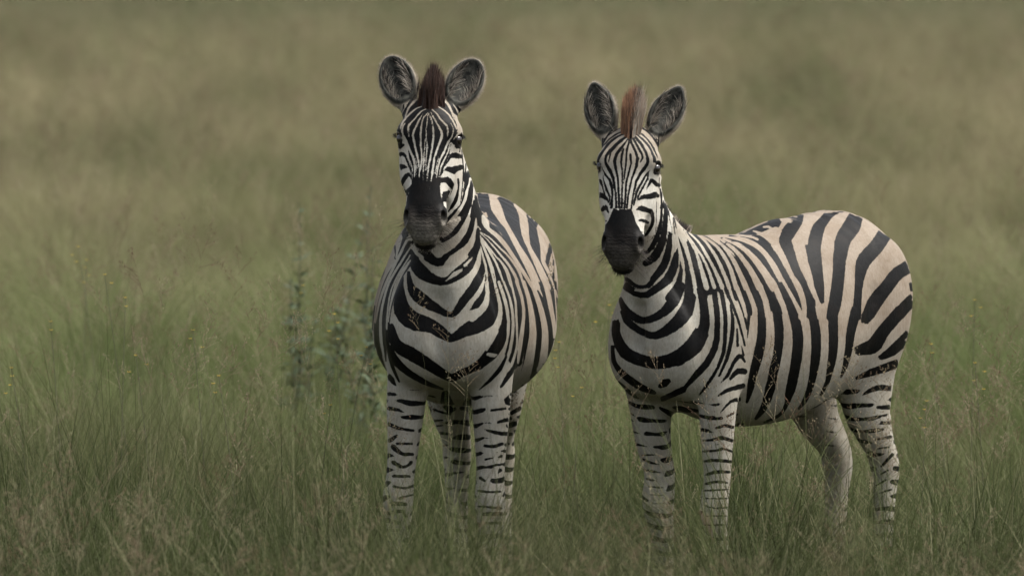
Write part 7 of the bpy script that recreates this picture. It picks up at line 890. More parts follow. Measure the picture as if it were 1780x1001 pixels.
98 1299 2 0 0;K 558 106 1245 2 0 0 564 108 1216 9 -4 1 576 109 1176 12 -9 4 592 106 1143 10 -11 7 611 101 1113 9 -10 7 616 101 1108 8 -9 7 621 100 1101 2 -3 2;K 649 -102 1121 -8 -11 -2 651 -97 1118 -10 -13 -2 663 -78 1108 -4 -8 -2
665 -75 1105 -1 -3 -1;W 872 48 1167 -2 -3 -1 868 47 1164 -6 -9 -3 852 41 1154 -8 -12 -3;K 842 92 1413 10 -8 -4 844 105 1383 14 -10 -2 847 114 1357 18 -10 -5 844 127 1323 26 -10 -7 843 138 1289 30 -13 -4 856 150 1285 17 -25 -4 858
154 1262 17 -25 1 857 151 1245 20 -21 4 849 135 1211 29 -9 8 849 125 1190 28 -5 8 845 120 1184 31 -1 8 831 105 1178 31 -2 5;K 857 74 1413 7 -11 0 879 92 1335 14 -20 0 893 107 1256 18 -24 0 893 107 1230 17 -22 0 891 104 1203 16 -20
1 883 96 1182 14 -18 1;K 867 52 1412 3 -14 4 885 50 1363 2 -23 5 890 41 1335 -4 -34 7 901 48 1329 5 -27 7 919 54 1299 16 -24 3 926 59 1274 19 -23 0 922 58 1245 13 -28 -5 913 56 1220 4 -32 -7 907 56 1199 1 -31 -7 899 52 1188 -3 -34
-6;W 818 150 1299 -2 0 1 819 147 1303 -9 -1 2 824 146 1312 -5 -1 1 824 145 1314 -2 0 1;W 803 147 1287 6 3 1 810 151 1280 4 0 1 811 149 1272 4 0 1 818 151 1253 2 0 0;K 339 23 1285 42 35 -2 346 38 1283 33 26 -3 348 53 1279 29 22 -4
339 51 1277 36 28 -4 338 76 1270 29 21 -5 338 109 1259 29 19 -6 352 143 1249 33 21 -6 382 184 1243 14 3 -7 388 209 1231 12 0 -8 383 230 1213 13 0 -8 370 247 1191 15 0 -9 344 262 1160 20 1 -10 305 272 1123 25 4 -12;K 376 25 1291 48
40 0 391 46 1289 32 25 -1 392 55 1286 28 21 -2 385 52 1284 34 27 -2 388 71 1278 25 18 -3 378 111 1258 22 13 -6 378 129 1250 21 12 -6 384 147 1244 19 9 -7 401 181 1233 11 0 -7 406 197 1225 11 -2 -7 407 209 1216 11 -2 -7 405 228
1198 13 -2 -8 396 245 1176 15 -2 -9 381 260 1149 18 -1 -9 355 274 1111 22 0 -10;K 431 59 1298 20 15 -1 432 66 1294 17 12 -2 422 61 1291 26 20 -1 426 68 1290 22 16 -2 426 77 1284 19 13 -2 411 121 1252 16 8 -6 409 135 1243 16 6 -6
411 154 1234 14 3 -7 423 190 1215 10 -3 -7 426 211 1197 10 -4 -7 425 228 1179 12 -4 -7 420 243 1156 14 -4 -8 410 257 1129 17 -4 -8 397 270 1098 21 -3 -9;K 450 62 1305 12 9 0 452 70 1301 13 9 -1 450 72 1297 15 10 -1 449 91 1281 13
7 -2 437 127 1246 13 4 -5 433 147 1230 13 2 -6 440 182 1204 9 -4 -6 445 206 1182 10 -6 -6 446 221 1163 11 -6 -6 444 236 1140 13 -6 -6 434 261 1085 19 -6 -7;K 456 66 1305 11 8 0 465 78 1300 12 7 -1 466 95 1283 11 4 -2 464 115 1258
11 3 -3 453 149 1220 11 0 -5 454 163 1206 10 -3 -5 461 191 1176 9 -7 -5 467 221 1133 12 -8 -5 467 249 1071 17 -8 -6;K 463 72 1305 8 4 1 476 85 1299 9 5 -1 480 105 1274 9 2 -1 479 119 1251 10 1 -3 472 141 1220 10 0 -5 471 157 1199
10 -3 -4 487 205 1125 11 -9 -4 496 234 1057 15 -11 -4;K 469 76 1304 6 3 1 481 85 1301 7 3 1 485 90 1297 8 3 -1 484 93 1293 8 3 -1 491 106 1273 8 1 -1 493 119 1248 9 0 -2 487 141 1210 9 -2 -4 488 152 1192 9 -4 -3 507 191 1113 11
-10 -2 524 217 1043 14 -12 -2;K 257 73 1269 5 5 -2 243 69 1270 12 10 -3 231 83 1266 15 11 -4 199 111 1255 20 15 -6 175 136 1242 22 14 -7 166 152 1233 23 13 -7 162 177 1217 24 10 -6 170 220 1181 24 8 -5 156 269 1114 19 2 -6;K 262
77 1268 7 6 -2 258 80 1267 11 9 -3 246 110 1257 17 12 -4;K 331 191 1262 13 8 -5 331 202 1259 11 6 -5 326 204 1257 14 8 -6 319 215 1252 13 7 -6 308 221 1246 14 8 -7 292 222 1239 19 11 -7 291 227 1237 15 7 -7 252 223 1220 28 15 -6
226 208 1212 47 31 -4 215 239 1169 28 11 -5 190 273 1103 19 2 -6;K 267 81 1267 6 4 -1 272 90 1264 11 7 -2 274 114 1256 16 11 -3 339 176 1260 16 11 -3 347 189 1258 10 5 -4 347 210 1250 9 4 -5 341 221 1244 10 3 -6 329 230 1235 11 4
-7 312 238 1222 14 5 -7 290 243 1206 20 7 -6 275 247 1188 24 8 -5 222 276 1093 18 1 -6;K 272 84 1266 4 1 0 286 100 1261 11 7 -2 296 125 1254 17 12 -2 354 180 1256 10 5 -3 361 197 1252 8 3 -4 361 212 1244 8 2 -5 357 223 1237 9 2 -5
349 233 1226 10 2 -6 326 248 1202 14 2 -6 284 269 1128 20 3 -5 254 277 1082 18 1 -6;W 513 79 1330 5 3 0 515 85 1323 6 3 0 517 94 1308 6 2 -1 513 113 1256 6 -1 -1 515 128 1214 6 -2 -1 524 161 1137 6 -4 -1 536 182 1086 6 -5 -1 538
184 1079 2 -1 0;W 503 86 1314 4 2 -1 490 98 1287 6 2 -1 484 107 1271 6 1 -2 477 131 1234 6 0 -2 481 152 1198 6 -3 -2 496 194 1127 7 -6 -2 502 215 1086 8 -7 -3 503 220 1076 3 -2 -1;W 484 77 1312 6 4 0 483 78 1311 8 5 -1 468 115
1258 5 1 -2 462 153 1210 5 -1 -2 466 178 1182 4 -2 -2 473 203 1148 4 -3 -2 477 220 1119 5 -4 -2 478 236 1086 6 -4 -2 478 239 1080 2 -1 -1;W 427 51 1300 25 20 0 435 63 1298 16 11 -1 429 62 1294 21 16 -1 433 75 1288 14 10 -1 432 85
1282 12 7 -2 431 107 1265 9 4 -2 433 125 1249 8 2 -2 453 200 1177 4 -3 -3 455 229 1137 6 -3 -3 450 254 1085 8 -3 -3 449 257 1078 2 -1 -1;W 348 30 1285 28 23 -1 367 70 1276 17 11 -2 384 108 1261 12 6 -2 416 172 1226 5 -2 -3 425 194
1211 5 -3 -3 431 216 1188 5 -3 -3 432 235 1160 6 -3 -3 428 251 1125 7 -3 -2 422 267 1084 9 -2 -3 420 269 1077 3 -1 -1;W 320 22 1283 23 18 -1 341 57 1277 14 10 -2 354 119 1256 15 9 -3 363 137 1250 15 8 -3 392 181 1239 7 0 -4 401
205 1225 6 -2 -4 403 225 1205 7 -2 -4 400 244 1176 8 -2 -3 396 260 1136 10 -2 -3 390 276 1083 11 -2 -2 389 277 1079 10 -2 -2 389 278 1075 3 -1 -1;W 291 36 1278 10 7 0 293 39 1278 16 12 -1 295 42 1277 17 13 -1 304 61 1274 13 10 -2
316 114 1257 18 12 -3 341 152 1252 30 22 -2 368 180 1251 9 3 -4 376 197 1245 7 0 -4 379 208 1237 7 -1 -4 379 229 1217 8 -1 -4 372 249 1186 10 -1 -4 361 264 1149 12 -1 -3 337 283 1081 16 0 -4 336 284 1076 14 0 -3 334 285 1071 5 0
-1;W 260 62 1272 5 3 -1 262 67 1271 10 6 -2 280 119 1255 16 11 -3;W 350 186 1258 9 4 -4 354 202 1252 8 3 -4 353 213 1246 8 2 -5 346 229 1233 9 1 -5 337 240 1218 11 1 -5 320 252 1193 14 2 -5 291 262 1156 18 4 -5 248 279 1077 21 0
-6 244 282 1066 13 0 -4 242 282 1064 6 0 -2;W 241 72 1270 5 5 -1 237 73 1269 9 7 -2 236 89 1264 9 6 -2 229 108 1257 10 7 -3;W 321 194 1263 9 6 -3 321 201 1261 7 5 -3 314 211 1255 8 5 -3 295 221 1244 9 5 -3 274 221 1234 15 9 -3 274
225 1232 12 6 -3 258 223 1224 16 9 -3 251 221 1221 18 11 -3 228 205 1217 37 27 -2 208 216 1195 23 14 -3 198 225 1181 18 9 -3 185 243 1153 14 4 -4 177 259 1128 13 2 -4 166 290 1077 12 0 -3 166 293 1071 11 -1 -2 170 296 1063 4 -1
1;W 244 74 1269 4 2 -1 247 79 1267 9 6 -2 244 106 1258 10 7 -2 327 185 1263 11 8 -2 332 195 1261 7 4 -3 328 210 1255 6 3 -3 317 222 1247 7 3 -3 297 231 1232 9 4 -3 279 234 1219 12 6 -3 244 234 1194 19 10 -3 221 241 1167 17 7 -3
202 259 1131 14 3 -3 185 290 1070 11 0 -4 182 293 1065 9 1 -5 175 296 1061 3 1 -3;W 202 59 1273 6 5 -1 200 60 1272 11 9 -2 191 72 1269 12 10 -2 146 110 1255 15 11 -4 124 140 1239 18 11 -6 116 162 1226 19 10 -6 114 189 1206 18 6 -5
118 232 1166 17 3 -4 122 260 1132 15 1 -4 122 281 1102 13 1 -4 121 283 1099 12 1 -3 121 285 1095 4 0 -1
"""

# ------------------------------------------------------------------ node helpers
def new_mat(name):
    m = bpy.data.materials.new(name); m.use_nodes = True
    nt = m.node_tree
    return m, nt, nt.nodes["Principled BSDF"], nt.nodes["Material Output"]

class NB:
    def __init__(self, nt): self.nt = nt
    def n(self, t, **kw):
        x = self.nt.nodes.new(t)
        for k, v in kw.items(): setattr(x, k, v)
        return x
    def l(self, a, b): self.nt.links.new(a, b)
    def val(self, sock, v):
        if hasattr(v, 'is_output') or isinstance(v, bpy.types.NodeSocket): self.l(v, sock)
        else: sock.default_value = v
    def attr(self, name): return self.n('ShaderNodeAttribute', attribute_name=name).outputs['Fac']
    def math(self, op, a, b=0.0, clamp=False):
        x = self.n('ShaderNodeMath', operation=op, use_clamp=clamp); self.val(x.inputs[0], a); self.val(x.inputs[1], b); return x.outputs[0]
    def mapr(self, v, a, b, c=0.0, d=1.0, smooth=False):
        x = self.n('ShaderNodeMapRange'); x.interpolation_type = 'SMOOTHSTEP' if smooth else 'LINEAR'
        self.val(x.inputs[0], v)
        for i, q in zip((1, 2, 3, 4), (a, b, c, d)): self.val(x.inputs[i], q)
        return x.outputs[0]
    def mix(self, f, a, b, blend='MIX'):
        x = self.n('ShaderNodeMix', data_type='RGBA', blend_type=blend)
        self.val(x.inputs[0], f)
        for s, v in ((x.inputs[6], a), (x.inputs[7], b)):
            if isinstance(v, tuple): s.default_value = (*v, 1.0)
            else: self.l(v, s)
        return x.outputs[2]
    def noise(self, vec, scale, detail=3.0, rough=.55, dist=0.0):
        x = self.n('ShaderNodeTexNoise'); x.inputs['Scale'].default_value = scale; x.inputs['Detail'].default_value = detail
        x.inputs['Roughness'].default_value = rough; x.inputs['Distortion'].default_value = dist
        if vec is not None: self.l(vec, x.inputs['Vector'])
        return x.outputs['Fac']
    def stretch(self, vec, s):
        x = self.n('ShaderNodeMapping'); x.inputs['Scale'].default_value = s; self.l(vec, x.inputs['Vector']); return x.outputs[0]

def coat_material():
    m, nt, bs, out = new_mat("zebra_coat"); b = NB(nt)
    obj = b.n('ShaderNodeTexCoord').outputs['Object']
    dark, tan, ear, muz, lip, dust_shade, pale = [b.attr(k) for k in ('dark', 'tan', 'ear', 'muzzle', 'lip', 'dust_shade', 'pale')]
    rag = b.noise(obj, 260.0, 2.0, .6); rag2 = b.noise(obj, 60.0, 2.0, .5)
    d = b.math('ADD', dark, b.math('MULTIPLY', b.math('SUBTRACT', rag, .5), .0060))
    d = b.math('ADD', d, b.math('MULTIPLY', b.math('SUBTRACT', rag2, .5), .0045))
    k = b.mapr(d, -.0014, .0014, smooth=True)
    fur = b.noise(b.stretch(obj, (1, 1, .35)), 120.0, 4.0, .75)
    big = b.noise(obj, 9.0, 4.0, .6)
    white = b.mix(pale, (.385, .375, .325), (.54, .525, .47))
    white = b.mix(tan, white, (.245, .208, .166))
    white = b.mix(b.mapr(big, .42, .75, 0, .8), white, (.74, .68, .62), 'MULTIPLY')
    white = b.mix(b.mapr(fur, .38, .72, 0, .8), white, (.66, .62, .58), 'MULTIPLY')
    smut = b.math('MULTIPLY', b.mapr(b.noise(obj, 17.0, 5.0, .7), .60, .70), b.mapr(fur, .3, .6))
    white = b.mix(b.math('MULTIPLY', smut, .45), white, (.16, .14, .115))
    white = b.mix(b.math('MULTIPLY', dust_shade, b.mapr(b.noise(obj, 30.0, 4.0, .7), .35, .7)), white, (.22, .19, .145))
    black = b.mix(b.mapr(fur, .45, .8), (.0022, .0024, .0024), (.0085, .0082, .0076))
    black = b.mix(b.mapr(b.noise(obj, 14.0, 3.0), .5, .8, 0, .5), black, (.011, .0075, .0055))
    c = b.mix(k, white, black)
    mz = b.mix(b.mapr(b.noise(obj, 40.0, 4.0), .3, .75), (.0035, .0032, .0029), (.013, .0105, .009))
    c = b.mix(muz, c, mz)
    c = b.mix(b.math('MULTIPLY', lip, b.mapr(b.noise(obj, 90.0, 3.0), .3, .7, .35, 1.0)), c, (.17, .155, .13))
    er = b.mix(b.mapr(b.noise(obj, 42.0, 4.0, .7), .35, .62), (.006, .006, .0055), (.050, .050, .042))
    c = b.mix(ear, c, er)
    b.l(c, bs.inputs['Base Color'])
    b.l(b.mix(k, (.62, .62, .62), (.50, .50, .50)), bs.inputs['Roughness'])
    bs.inputs['Specular IOR Level'].default_value = .09
    bs.inputs['Sheen Weight'].default_value = 0.0
    bs.inputs['Sheen Roughness'].default_value = .5
    bp = b.n('ShaderNodeBump'); bp.inputs['Strength'].default_value = .35; bp.inputs['Distance'].default_value = .004
    wr = b.n('ShaderNodeTexWave', wave_type='BANDS', bands_direction='Z')
    wr.inputs['Scale'].default_value = 22.0; wr.inputs['Distortion'].default_value = 6.0; wr.inputs['Detail'].default_value = 2.0; wr.inputs['Detail Scale'].default_value = 3.0
    b.l(obj, wr.inputs['Vector'])
    hgt = b.math('ADD', b.math('MULTIPLY', fur, .6), b.math('MULTIPLY', b.math('MULTIPLY', wr.outputs['Fac'], muz), .6))
    hgt = b.math('ADD', hgt, b.math('MULTIPLY', b.noise(obj, 26.0, 3.0), 1.6))
    b.l(hgt, bp.inputs['Height']); b.l(bp.outputs[0], bs.inputs['Normal'])
    return m

def hair_material():
    """Hair strands: colour comes from the strand's own 'tone' (0 black, .5 red-brown, 1 cream)."""
    m, nt, bs, out = new_mat("zebra_hair"); b = NB(nt)
    t = b.attr('tone')
    c = b.mix(b.mapr(t, 0, .5), (.006, .005, .0045), (.060, .028, .017))
    c = b.mix(b.mapr(t, .5, .62), c, (.34, .18, .10))
    c = b.mix(b.mapr(t, .66, .95), c, (.32, .285, .235))
    b.l(c, bs.inputs['Base Color'])
    bs.inputs['Roughness'].default_value = .55
    bs.inputs['Specular IOR Level'].default_value = .3
    return m

def eye_material():
    m, nt, bs, out = new_mat("zebra_eye"); b = NB(nt)
    bs.inputs['Base Color'].default_value = (.012, .008, .006, 1)
    bs.inputs['Roughness'].default_value = .06
    bs.inputs['Coat Weight'].default_value = .6
    return m

# ------------------------------------------------------------------ hair strands
def strands(roots, dirs, lengths, widths, tones, sag=.0, rng=None, segs=3, curl=None):
    """Tapered ribbons; each turns about its own axis so that it is seen from all sides."""
    n = len(roots)
    roots, dirs = np.asarray(roots, float), np.asarray(dirs, float)
    dirs = dirs / np.linalg.norm(dirs, axis=1)[:, None]
    r = rng.normal(size=(n, 3)); side = np.cross(dirs, r); side /= np.linalg.norm(side, axis=1)[:, None] + 1e-9
    L, W = np.asarray(lengths)[:, None], np.asarray(widths)[:, None]
    bend = rng.normal(size=(n, 3)) * .12 if curl is None else curl
    V = []
    for k in range(segs + 1):
        t = k / segs
        p = roots + dirs * L * t + bend * L * t * t + np.array((0, 0, -1.0)) * L * sag * t * t
        w = W * (1 - t ** 1.5 * .85) * .5
        V += [p - side * w, p + side * w]
    V = np.stack(V, 1).reshape(-1, 3)
    base = np.arange(n)[:, None] * (2 * (segs + 1))
    Q = np.concatenate([base + np.array((2 * k, 2 * k + 1, 2 * k + 3, 2 * k + 2)) for k in range(segs)], 0)
    return V, Q, np.repeat(np.asarray(tones), 2 * (segs + 1))

def strand_object(name, data, mat, parent):
    V, Q, T = data
    me = mesh_from(name, V, Q)
    add_attr(me, 'tone', T)
    return link(name, me, mat, parent)

# ------------------------------------------------------------------ the two zebras
COAT, HAIR, EYE = coat_material(), hair_material(), eye_material()

def ball(name, c, r, mat, parent, frame=None, sq=(1, 1, 1)):
    import bmesh
    bm = bmesh.new(); bmesh.ops.create_uvsphere(bm, u_segments=28, v_segments=18, radius=1.0)
    me = bpy.data.meshes.new(name); 
    F = np.eye(3) if frame is None else frame
    for v in bm.verts:
        q = np.array(v.co) * r * np.array(sq)
        v.co = Vector(np.asarray(c) + q @ F)
    for f in bm.faces: f.smooth = True
    bmesh.ops.recalc_face_normals(bm, faces=bm.faces)
    bm.to_mesh(me); bm.free()
    return link(name, me, mat, parent)

def build_zebra(cfg, strokes_txt, label, seed):
    rng = np.random.default_rng(seed)
    root = bpy.data.objects.new("zebra", None); scene.collection.objects.link(root)
    root.matrix_world = place(cfg)
    tag(root, label, "zebra", "zebras standing side by side")
    prims = zebra_prims(cfg)
    h, H = cfg['h'], cfg['H']
    V, Q = polygonise(prims, .005, keep=(h(.3, 0, 0), .42))
    me = mesh_from("body", V, Q)
    strokes = parse_strokes(strokes_txt)
    ss = lambda a, b, t: np.clip((t - a) / (b - a), 0, 1) ** 2 * (3 - 2 * np.clip((t - a) / (b - a), 0, 1))
    B, near = paint(V, vertex_normals(V, Q), strokes, mirror=cfg['mirror'])
    # where the pattern is not described (sides turned away) the bands simply run on
    x, y, z = V.T
    far = near > .10
    ph = np.where(z > .72, x * 1.0 + .10 * np.sin(z * 9), z * 1.6) * 2 * math.pi / .125
    fill = np.clip(np.sin(ph) * .02, -.012, .012)
    legs = (z < .66) & ~((x > -.38) & (x < .30) & (z > .40))
    bands = (np.sin(z * 2 * math.pi / .056 + .9 * np.sin(x * 23 + y * 31) + 2.2 * np.sin(y * 9)) - .42 - .22 * np.sin(x * 31 - y * 27 + z * 7)) * .013
    fill = np.where(legs, np.clip(bands, -.012, .012), fill)
    headish = np.linalg.norm(V - h(.2, 0, 0), axis=1) < .45
    B = np.where(far & ~headish & ~legs, fill, B)
    lw = np.clip((near - .014) / .016, 0, 1) * np.clip((.64 - z) / .05, 0, 1)
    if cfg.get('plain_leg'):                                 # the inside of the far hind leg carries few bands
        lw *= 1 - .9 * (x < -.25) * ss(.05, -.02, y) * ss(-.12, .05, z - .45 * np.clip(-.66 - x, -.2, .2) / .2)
    B = np.where(legs & (lw > 0), np.maximum(B, fill - .010 * (1 - lw)), B)
    u = (V - np.asarray(cfg['poll'])) @ H[0] / cfg['head_L']; vv = (V - np.asarray(cfg['poll'])) @ H[1] / cfg['head_B']; ww = (V - np.asarray(cfg['poll'])) @ H[2] / cfg['head_B']
    onhead = (np.abs(ww) < .16) & (vv > np.where(u > .40, -.115, -.20)) & (u < .66)
    muzzle = onhead * ss(.445, .50, u + .012 * np.sin(ww * 90)) * (B > 0) 
    B = np.where(onhead & (u > .455) & (vv > -.06), np.maximum(B, .011), B)
    B = np.where(onhead & (u > .50), .011, B)
    muzzle = np.maximum(muzzle, onhead * ss(.52, .56, u))
    lip = onhead * ss(.50, .57, u + np.abs(ww) * .40) * ss(-.10, -.02, -np.abs(vv + .02)) * cfg.get('lip', .7)
    lip *= 1 - ss(.60, .612, u) * (vv < -.025)
    ear = np.zeros(len(V)); rim = np.zeros(len(V))
    for c, E, l, w, d in cfg['ear_frames']:
        q = (V - c) @ E.T
        rr = np.sqrt((q[:, 0] / l) ** 2 + (q[:, 2] / w) ** 2)
        m = (np.abs(q[:, 0]) < l * 1.25) & (np.abs(q[:, 1]) < d * 1.3) & (np.abs(q[:, 2]) < w * 1.25)
        e = m * ss(.99, .90, rr) * ss(-1.12, -.85, q[:, 0] / l) * (q[:, 1] > -d * .9)
        ear = np.maximum(ear, e)
        rim = np.maximum(rim, m * ss(.8, .95, rr))
    eyez = np.zeros(len(V))
    for sw in (1, -1):
        de = np.linalg.norm((V - h(.135, .02, sw * .106)) / np.array((1, 1, 1.0)), axis=1)
        eyez = np.maximum(eyez, ss(.034, .022, de))
    muzzle = np.maximum(muzzle, eyez)
    hoof = ss(-.275, -.285, z)
    muzzle = np.maximum(muzzle, hoof)
    tan = np.clip(ss(.60, 1.0, z) * ss(.52, .30, x) * .95 + .15, 0, 1)
    fh = onhead * ss(.22, .08, u)
    tan = np.maximum(np.where(headish, .04, tan), fh * .7)
    tan = np.where(headish & ~onhead, .45, tan)
    dust_shade = np.clip(ss(.70, .10, z), 0, 1) * .8
    if cfg.get('plain_leg'): dust_shade = np.maximum(dust_shade, (x < -.25) * ss(.05, -.02, y) * ss(.75, .6, z) * 1.0)  # shade inside the far hind leg, put into the coat colour as brown
    for k, val in (('dark', B), ('tan', tan), ('ear', ear), ('muzzle', muzzle), ('lip', lip * (1 - ear)), ('dust_shade', dust_shade), ('pale', headish * onhead * (1 - fh))):
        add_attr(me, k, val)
    body = link("body", me, COAT, root)
    # eyes
    for sw in (1, -1):
        ball("eye", h(.134, .0195, sw * .1005), .0205 * cfg['head_B'], EYE, root)
    # eyelashes
    for sw in (1, -1):
        n = 60
        a = np.linspace(-1.2, 1.2, n) + rng.normal(0, .08, n)
        roots = np.array([h(.122 - .004 * math.cos(t), .026 + .018 * math.sin(t), sw * (.118 + .006 * math.cos(t))) for t in a])
        dirs = np.array([H[2] * sw * .9 + H[1] * .6 * math.sin(t) + H[1] * .25 + H[0] * .35 for t in a])
        strand_object("eyelash", strands(roots, dirs, rng.uniform(.007, .016, n), np.full(n, .0016), np.zeros(n), rng=rng), HAIR, root)
    # mane: along the crest from the poll to the withers, and the tuft between the ears
    crest = spline([list(h(-.06, -.045, 0))] + [list(np.array(q[:3]) + np.array((-q[4] * (.75 if i < 3 else .95), 0, q[4] * .60))) for i, q in reversed(list(enumerate(cfg['neck'])))][0:6], 60)
    bvh = BVHTree.FromPolygons([tuple(v) for v in V], [tuple(q) for q in Q[::1]])
    n = 5200
    t = rng.uniform(0, cfg['mane_end'], n)
    P = crest[np.minimum((t * 59).astype(int), 58)] + (crest[np.minimum((t * 59).astype(int) + 1, 59)] - crest[np.minimum((t * 59).astype(int), 58)]) * ((t * 59) % 1)[:, None]
    tg = np.gradient(crest, axis=0); tg = tg[np.minimum((t * 59).astype(int), 59)]; tg /= np.linalg.norm(tg, axis=1)[:, None]
    outv = np.cross(tg, np.array((0, 1.0, 0))); outv *= np.sign(outv @ np.array((-.6, 0, 1.0)))[:, None]
    P[:, 1] += rng.normal(0, .009, n)
    R0 = []
    for p in P:
        q = bvh.find_nearest(Vector(p))[0]; R0.append(q)
    R0 = np.array(R0) - outv * .004
    L = cfg['mane'] * (1 - .35 * t) * rng.uniform(.75, 1.08, n)
    band = np.sin(t * 2 * math.pi * 9)
    tone = np.where(band > cfg.get('mane_light', .1), .04, .95) + rng.normal(0, .04, n)
    tipdark = rng.uniform(0, 1, n) < .25
    tone = np.where(tipdark, .3, tone)
    strand_object("mane", strands(R0, outv + tg * .10 + rng.normal(0, .05, (n, 3)), L, np.full(n, .0022), np.clip(tone, 0, 1), rng=rng, curl=rng.normal(0, .05, (n, 3))), HAIR, root)
    f = cfg['tuft']
    n = f['n']
    uu = rng.uniform(f['u'][0], f['u'][1], n); wl = rng.uniform(-1, 1, n)
    uu = uu + np.clip(.030 * (1 - np.abs(wl)) - .006, 0, 1) * (uu > -.03)
    roots = np.array([h(a, .045 if a > 0.0 else .02 + a * .4, b * f['w']) for a, b in zip(uu, wl)])
    rr = []
    for p, a in zip(roots, uu):
        q = bvh.find_nearest(Vector(p))[0]; rr.append(q)
    roots = np.array(rr)
    lean = f.get('lean', 0.0)
    dirs = np.array([-H[0] * .95 + H[1] * (.18 - .9 * 0) + H[2] * (b * f['fan'] + lean) for b in wl]) + rng.normal(0, f.get('mess', .05), (n, 3))
    Lh = f['len'] * (1 - f.get('peak', .4) * np.abs(wl) ** 1.6) * rng.uniform(.72, 1.05, n) * (1 - .5 * np.clip((uu - .0) / .06, 0, 1))
    tn = f['tone'](wl, rng, n)
    strand_object("forelock", strands(roots, dirs, Lh, np.full(n, .0024), np.clip(tn, 0, 1), rng=rng, curl=rng.normal(0, .06, (n, 3))), HAIR, root)
    # hair in the ears
    for (c, E, l, w, d), sw in zip(cfg['ear_frames'], (1, -1)):
        n = 700
        a = rng.uniform(-.85, .45, n); sgn = np.where(rng.uniform(0, 1, n) < .5, 1, -1)
        edge = np.sqrt(np.clip(1 - a * a, 0, 1)) * .80
        b_ = sgn * edge * rng.uniform(.80, 1.0, n)
        roots = c + np.outer(a * l, E[0]) + np.outer(b_ * w, E[2]) + E[1] * d * .10
        rr = np.array([bvh.find_nearest(Vector(p))[0] for p in roots])
        dirs = np.outer(np.full(n, .8), E[0]) + np.outer(-sgn * rng.uniform(.1, .9, n), E[2]) + E[1] * .35 + rng.normal(0, .12, (n, 3))
        tn = np.where(rng.uniform(0, 1, n) < .45 - .3 * a, rng.uniform(.93, 1.0, n), rng.uniform(.0, .10, n))
        strand_object("ear_hair", strands(rr, dirs, rng.uniform(.022, .060, n) * (1 - .3 * np.clip(a, 0, 1)), np.full(n, .0020), tn, rng=rng), HAIR, root)
        # fuzz along the rim
        n = 1500
        th = rng.uniform(-.88 * math.pi, .88 * math.pi, n)
        roots = c + np.outer(np.cos(th) * l * .98, E[0]) + np.outer(np.sin(th) * w * .98, E[2]) + np.outer(rng.uniform(-.4, .3, n) * d, E[1])
        hit = [bvh.find_nearest(Vector(p)) for p in roots]
        rr = np.array([q[0] for q in hit]); nn = np.array([q[1] for q in hit])
        strand_object("ear_fringe", strands(rr - nn * .001, nn + E[0] * .6 + rng.normal(0, .25, (n, 3)), rng.uniform(.006, .015, n), np.full(n, .0011), rng.uniform(.88, 1.0, n), rng=rng), HAIR, root)
    # whiskers and the beard under the chin
    for sg in (1, -1):
        n = 65
        uu = rng.uniform(.50, .62, n)
        roots = np.array([bvh.find_nearest(Vector(h(a, rng.uniform(-.07, .0), sg * .09)))[0] for a in uu])
        dirs = H[2] * sg * .9 + H[0] * .5 + H[1] * .2 + rng.normal(0, .3, (n, 3))
        strand_object("whisker", strands(roots, dirs, rng.uniform(.02, .085, n), np.full(n, .0011), rng.uniform(0, .2, n), sag=.2, rng=rng, segs=4), HAIR, root)
    n = 220
    roots = np.array([bvh.find_nearest(Vector(h(rng.uniform(.56, .66), rng.uniform(-.12, -.05), rng.uniform(-.045, .045))))[0] for _ in range(n)])
    dirs = H[0] * .8 - H[1] * .5 + rng.normal(0, .3, (n, 3))
    strand_object("chin_hair", strands(roots, dirs, rng.uniform(.008, .022, n), np.full(n, .0012), np.where(rng.uniform(0, 1, n) < .6, .05, .95), rng=rng), HAIR, root)
    # tail: a dock with its own tuft
    tb = Tube([(-.79, -.03, 1.16, .035, .035, .035), (-.825, -.05, 1.05, .030, .030, .030), (-.82, -.06, .88, .024, .024, .024), (-.80, -.06, .68, .014, .014, .014)], np.array([0, 1.0, 0]), .02, 14)
    Vt, Qt = polygonise([tb], .008, smooth=4)
    mt = mesh_from("tail", Vt, Qt)
    for k, val in (('dark', np.sin(Vt[:, 2] * 110) * .006), ('tan', Vt[:, 0] * 0 + .6), ('ear', Vt[:, 0] * 0), ('muzzle', Vt[:, 0] * 0), ('lip', Vt[:, 0] * 0), ('dust_shade', Vt[:, 0] * 0), ('pale', Vt[:, 0] * 0)):
        add_attr(mt, k, val)
    tail = link("tail", mt, COAT, root)
    n = 900
    tz = rng.uniform(.66, .92, n)
    roots = np.stack([np.full(n, -.812) + rng.normal(0, .008, n), -.06 + rng.normal(0, .010, n), tz], 1)
    strand_object("tail_tuft", strands(roots, np.array((.02, 0, -1.0)) + rng.normal(0, .06, (n, 3)), rng.uniform(.18, .32, n), np.full(n, .0028), rng.uniform(0, .15, n), rng=rng), HAIR, tail)
    return root

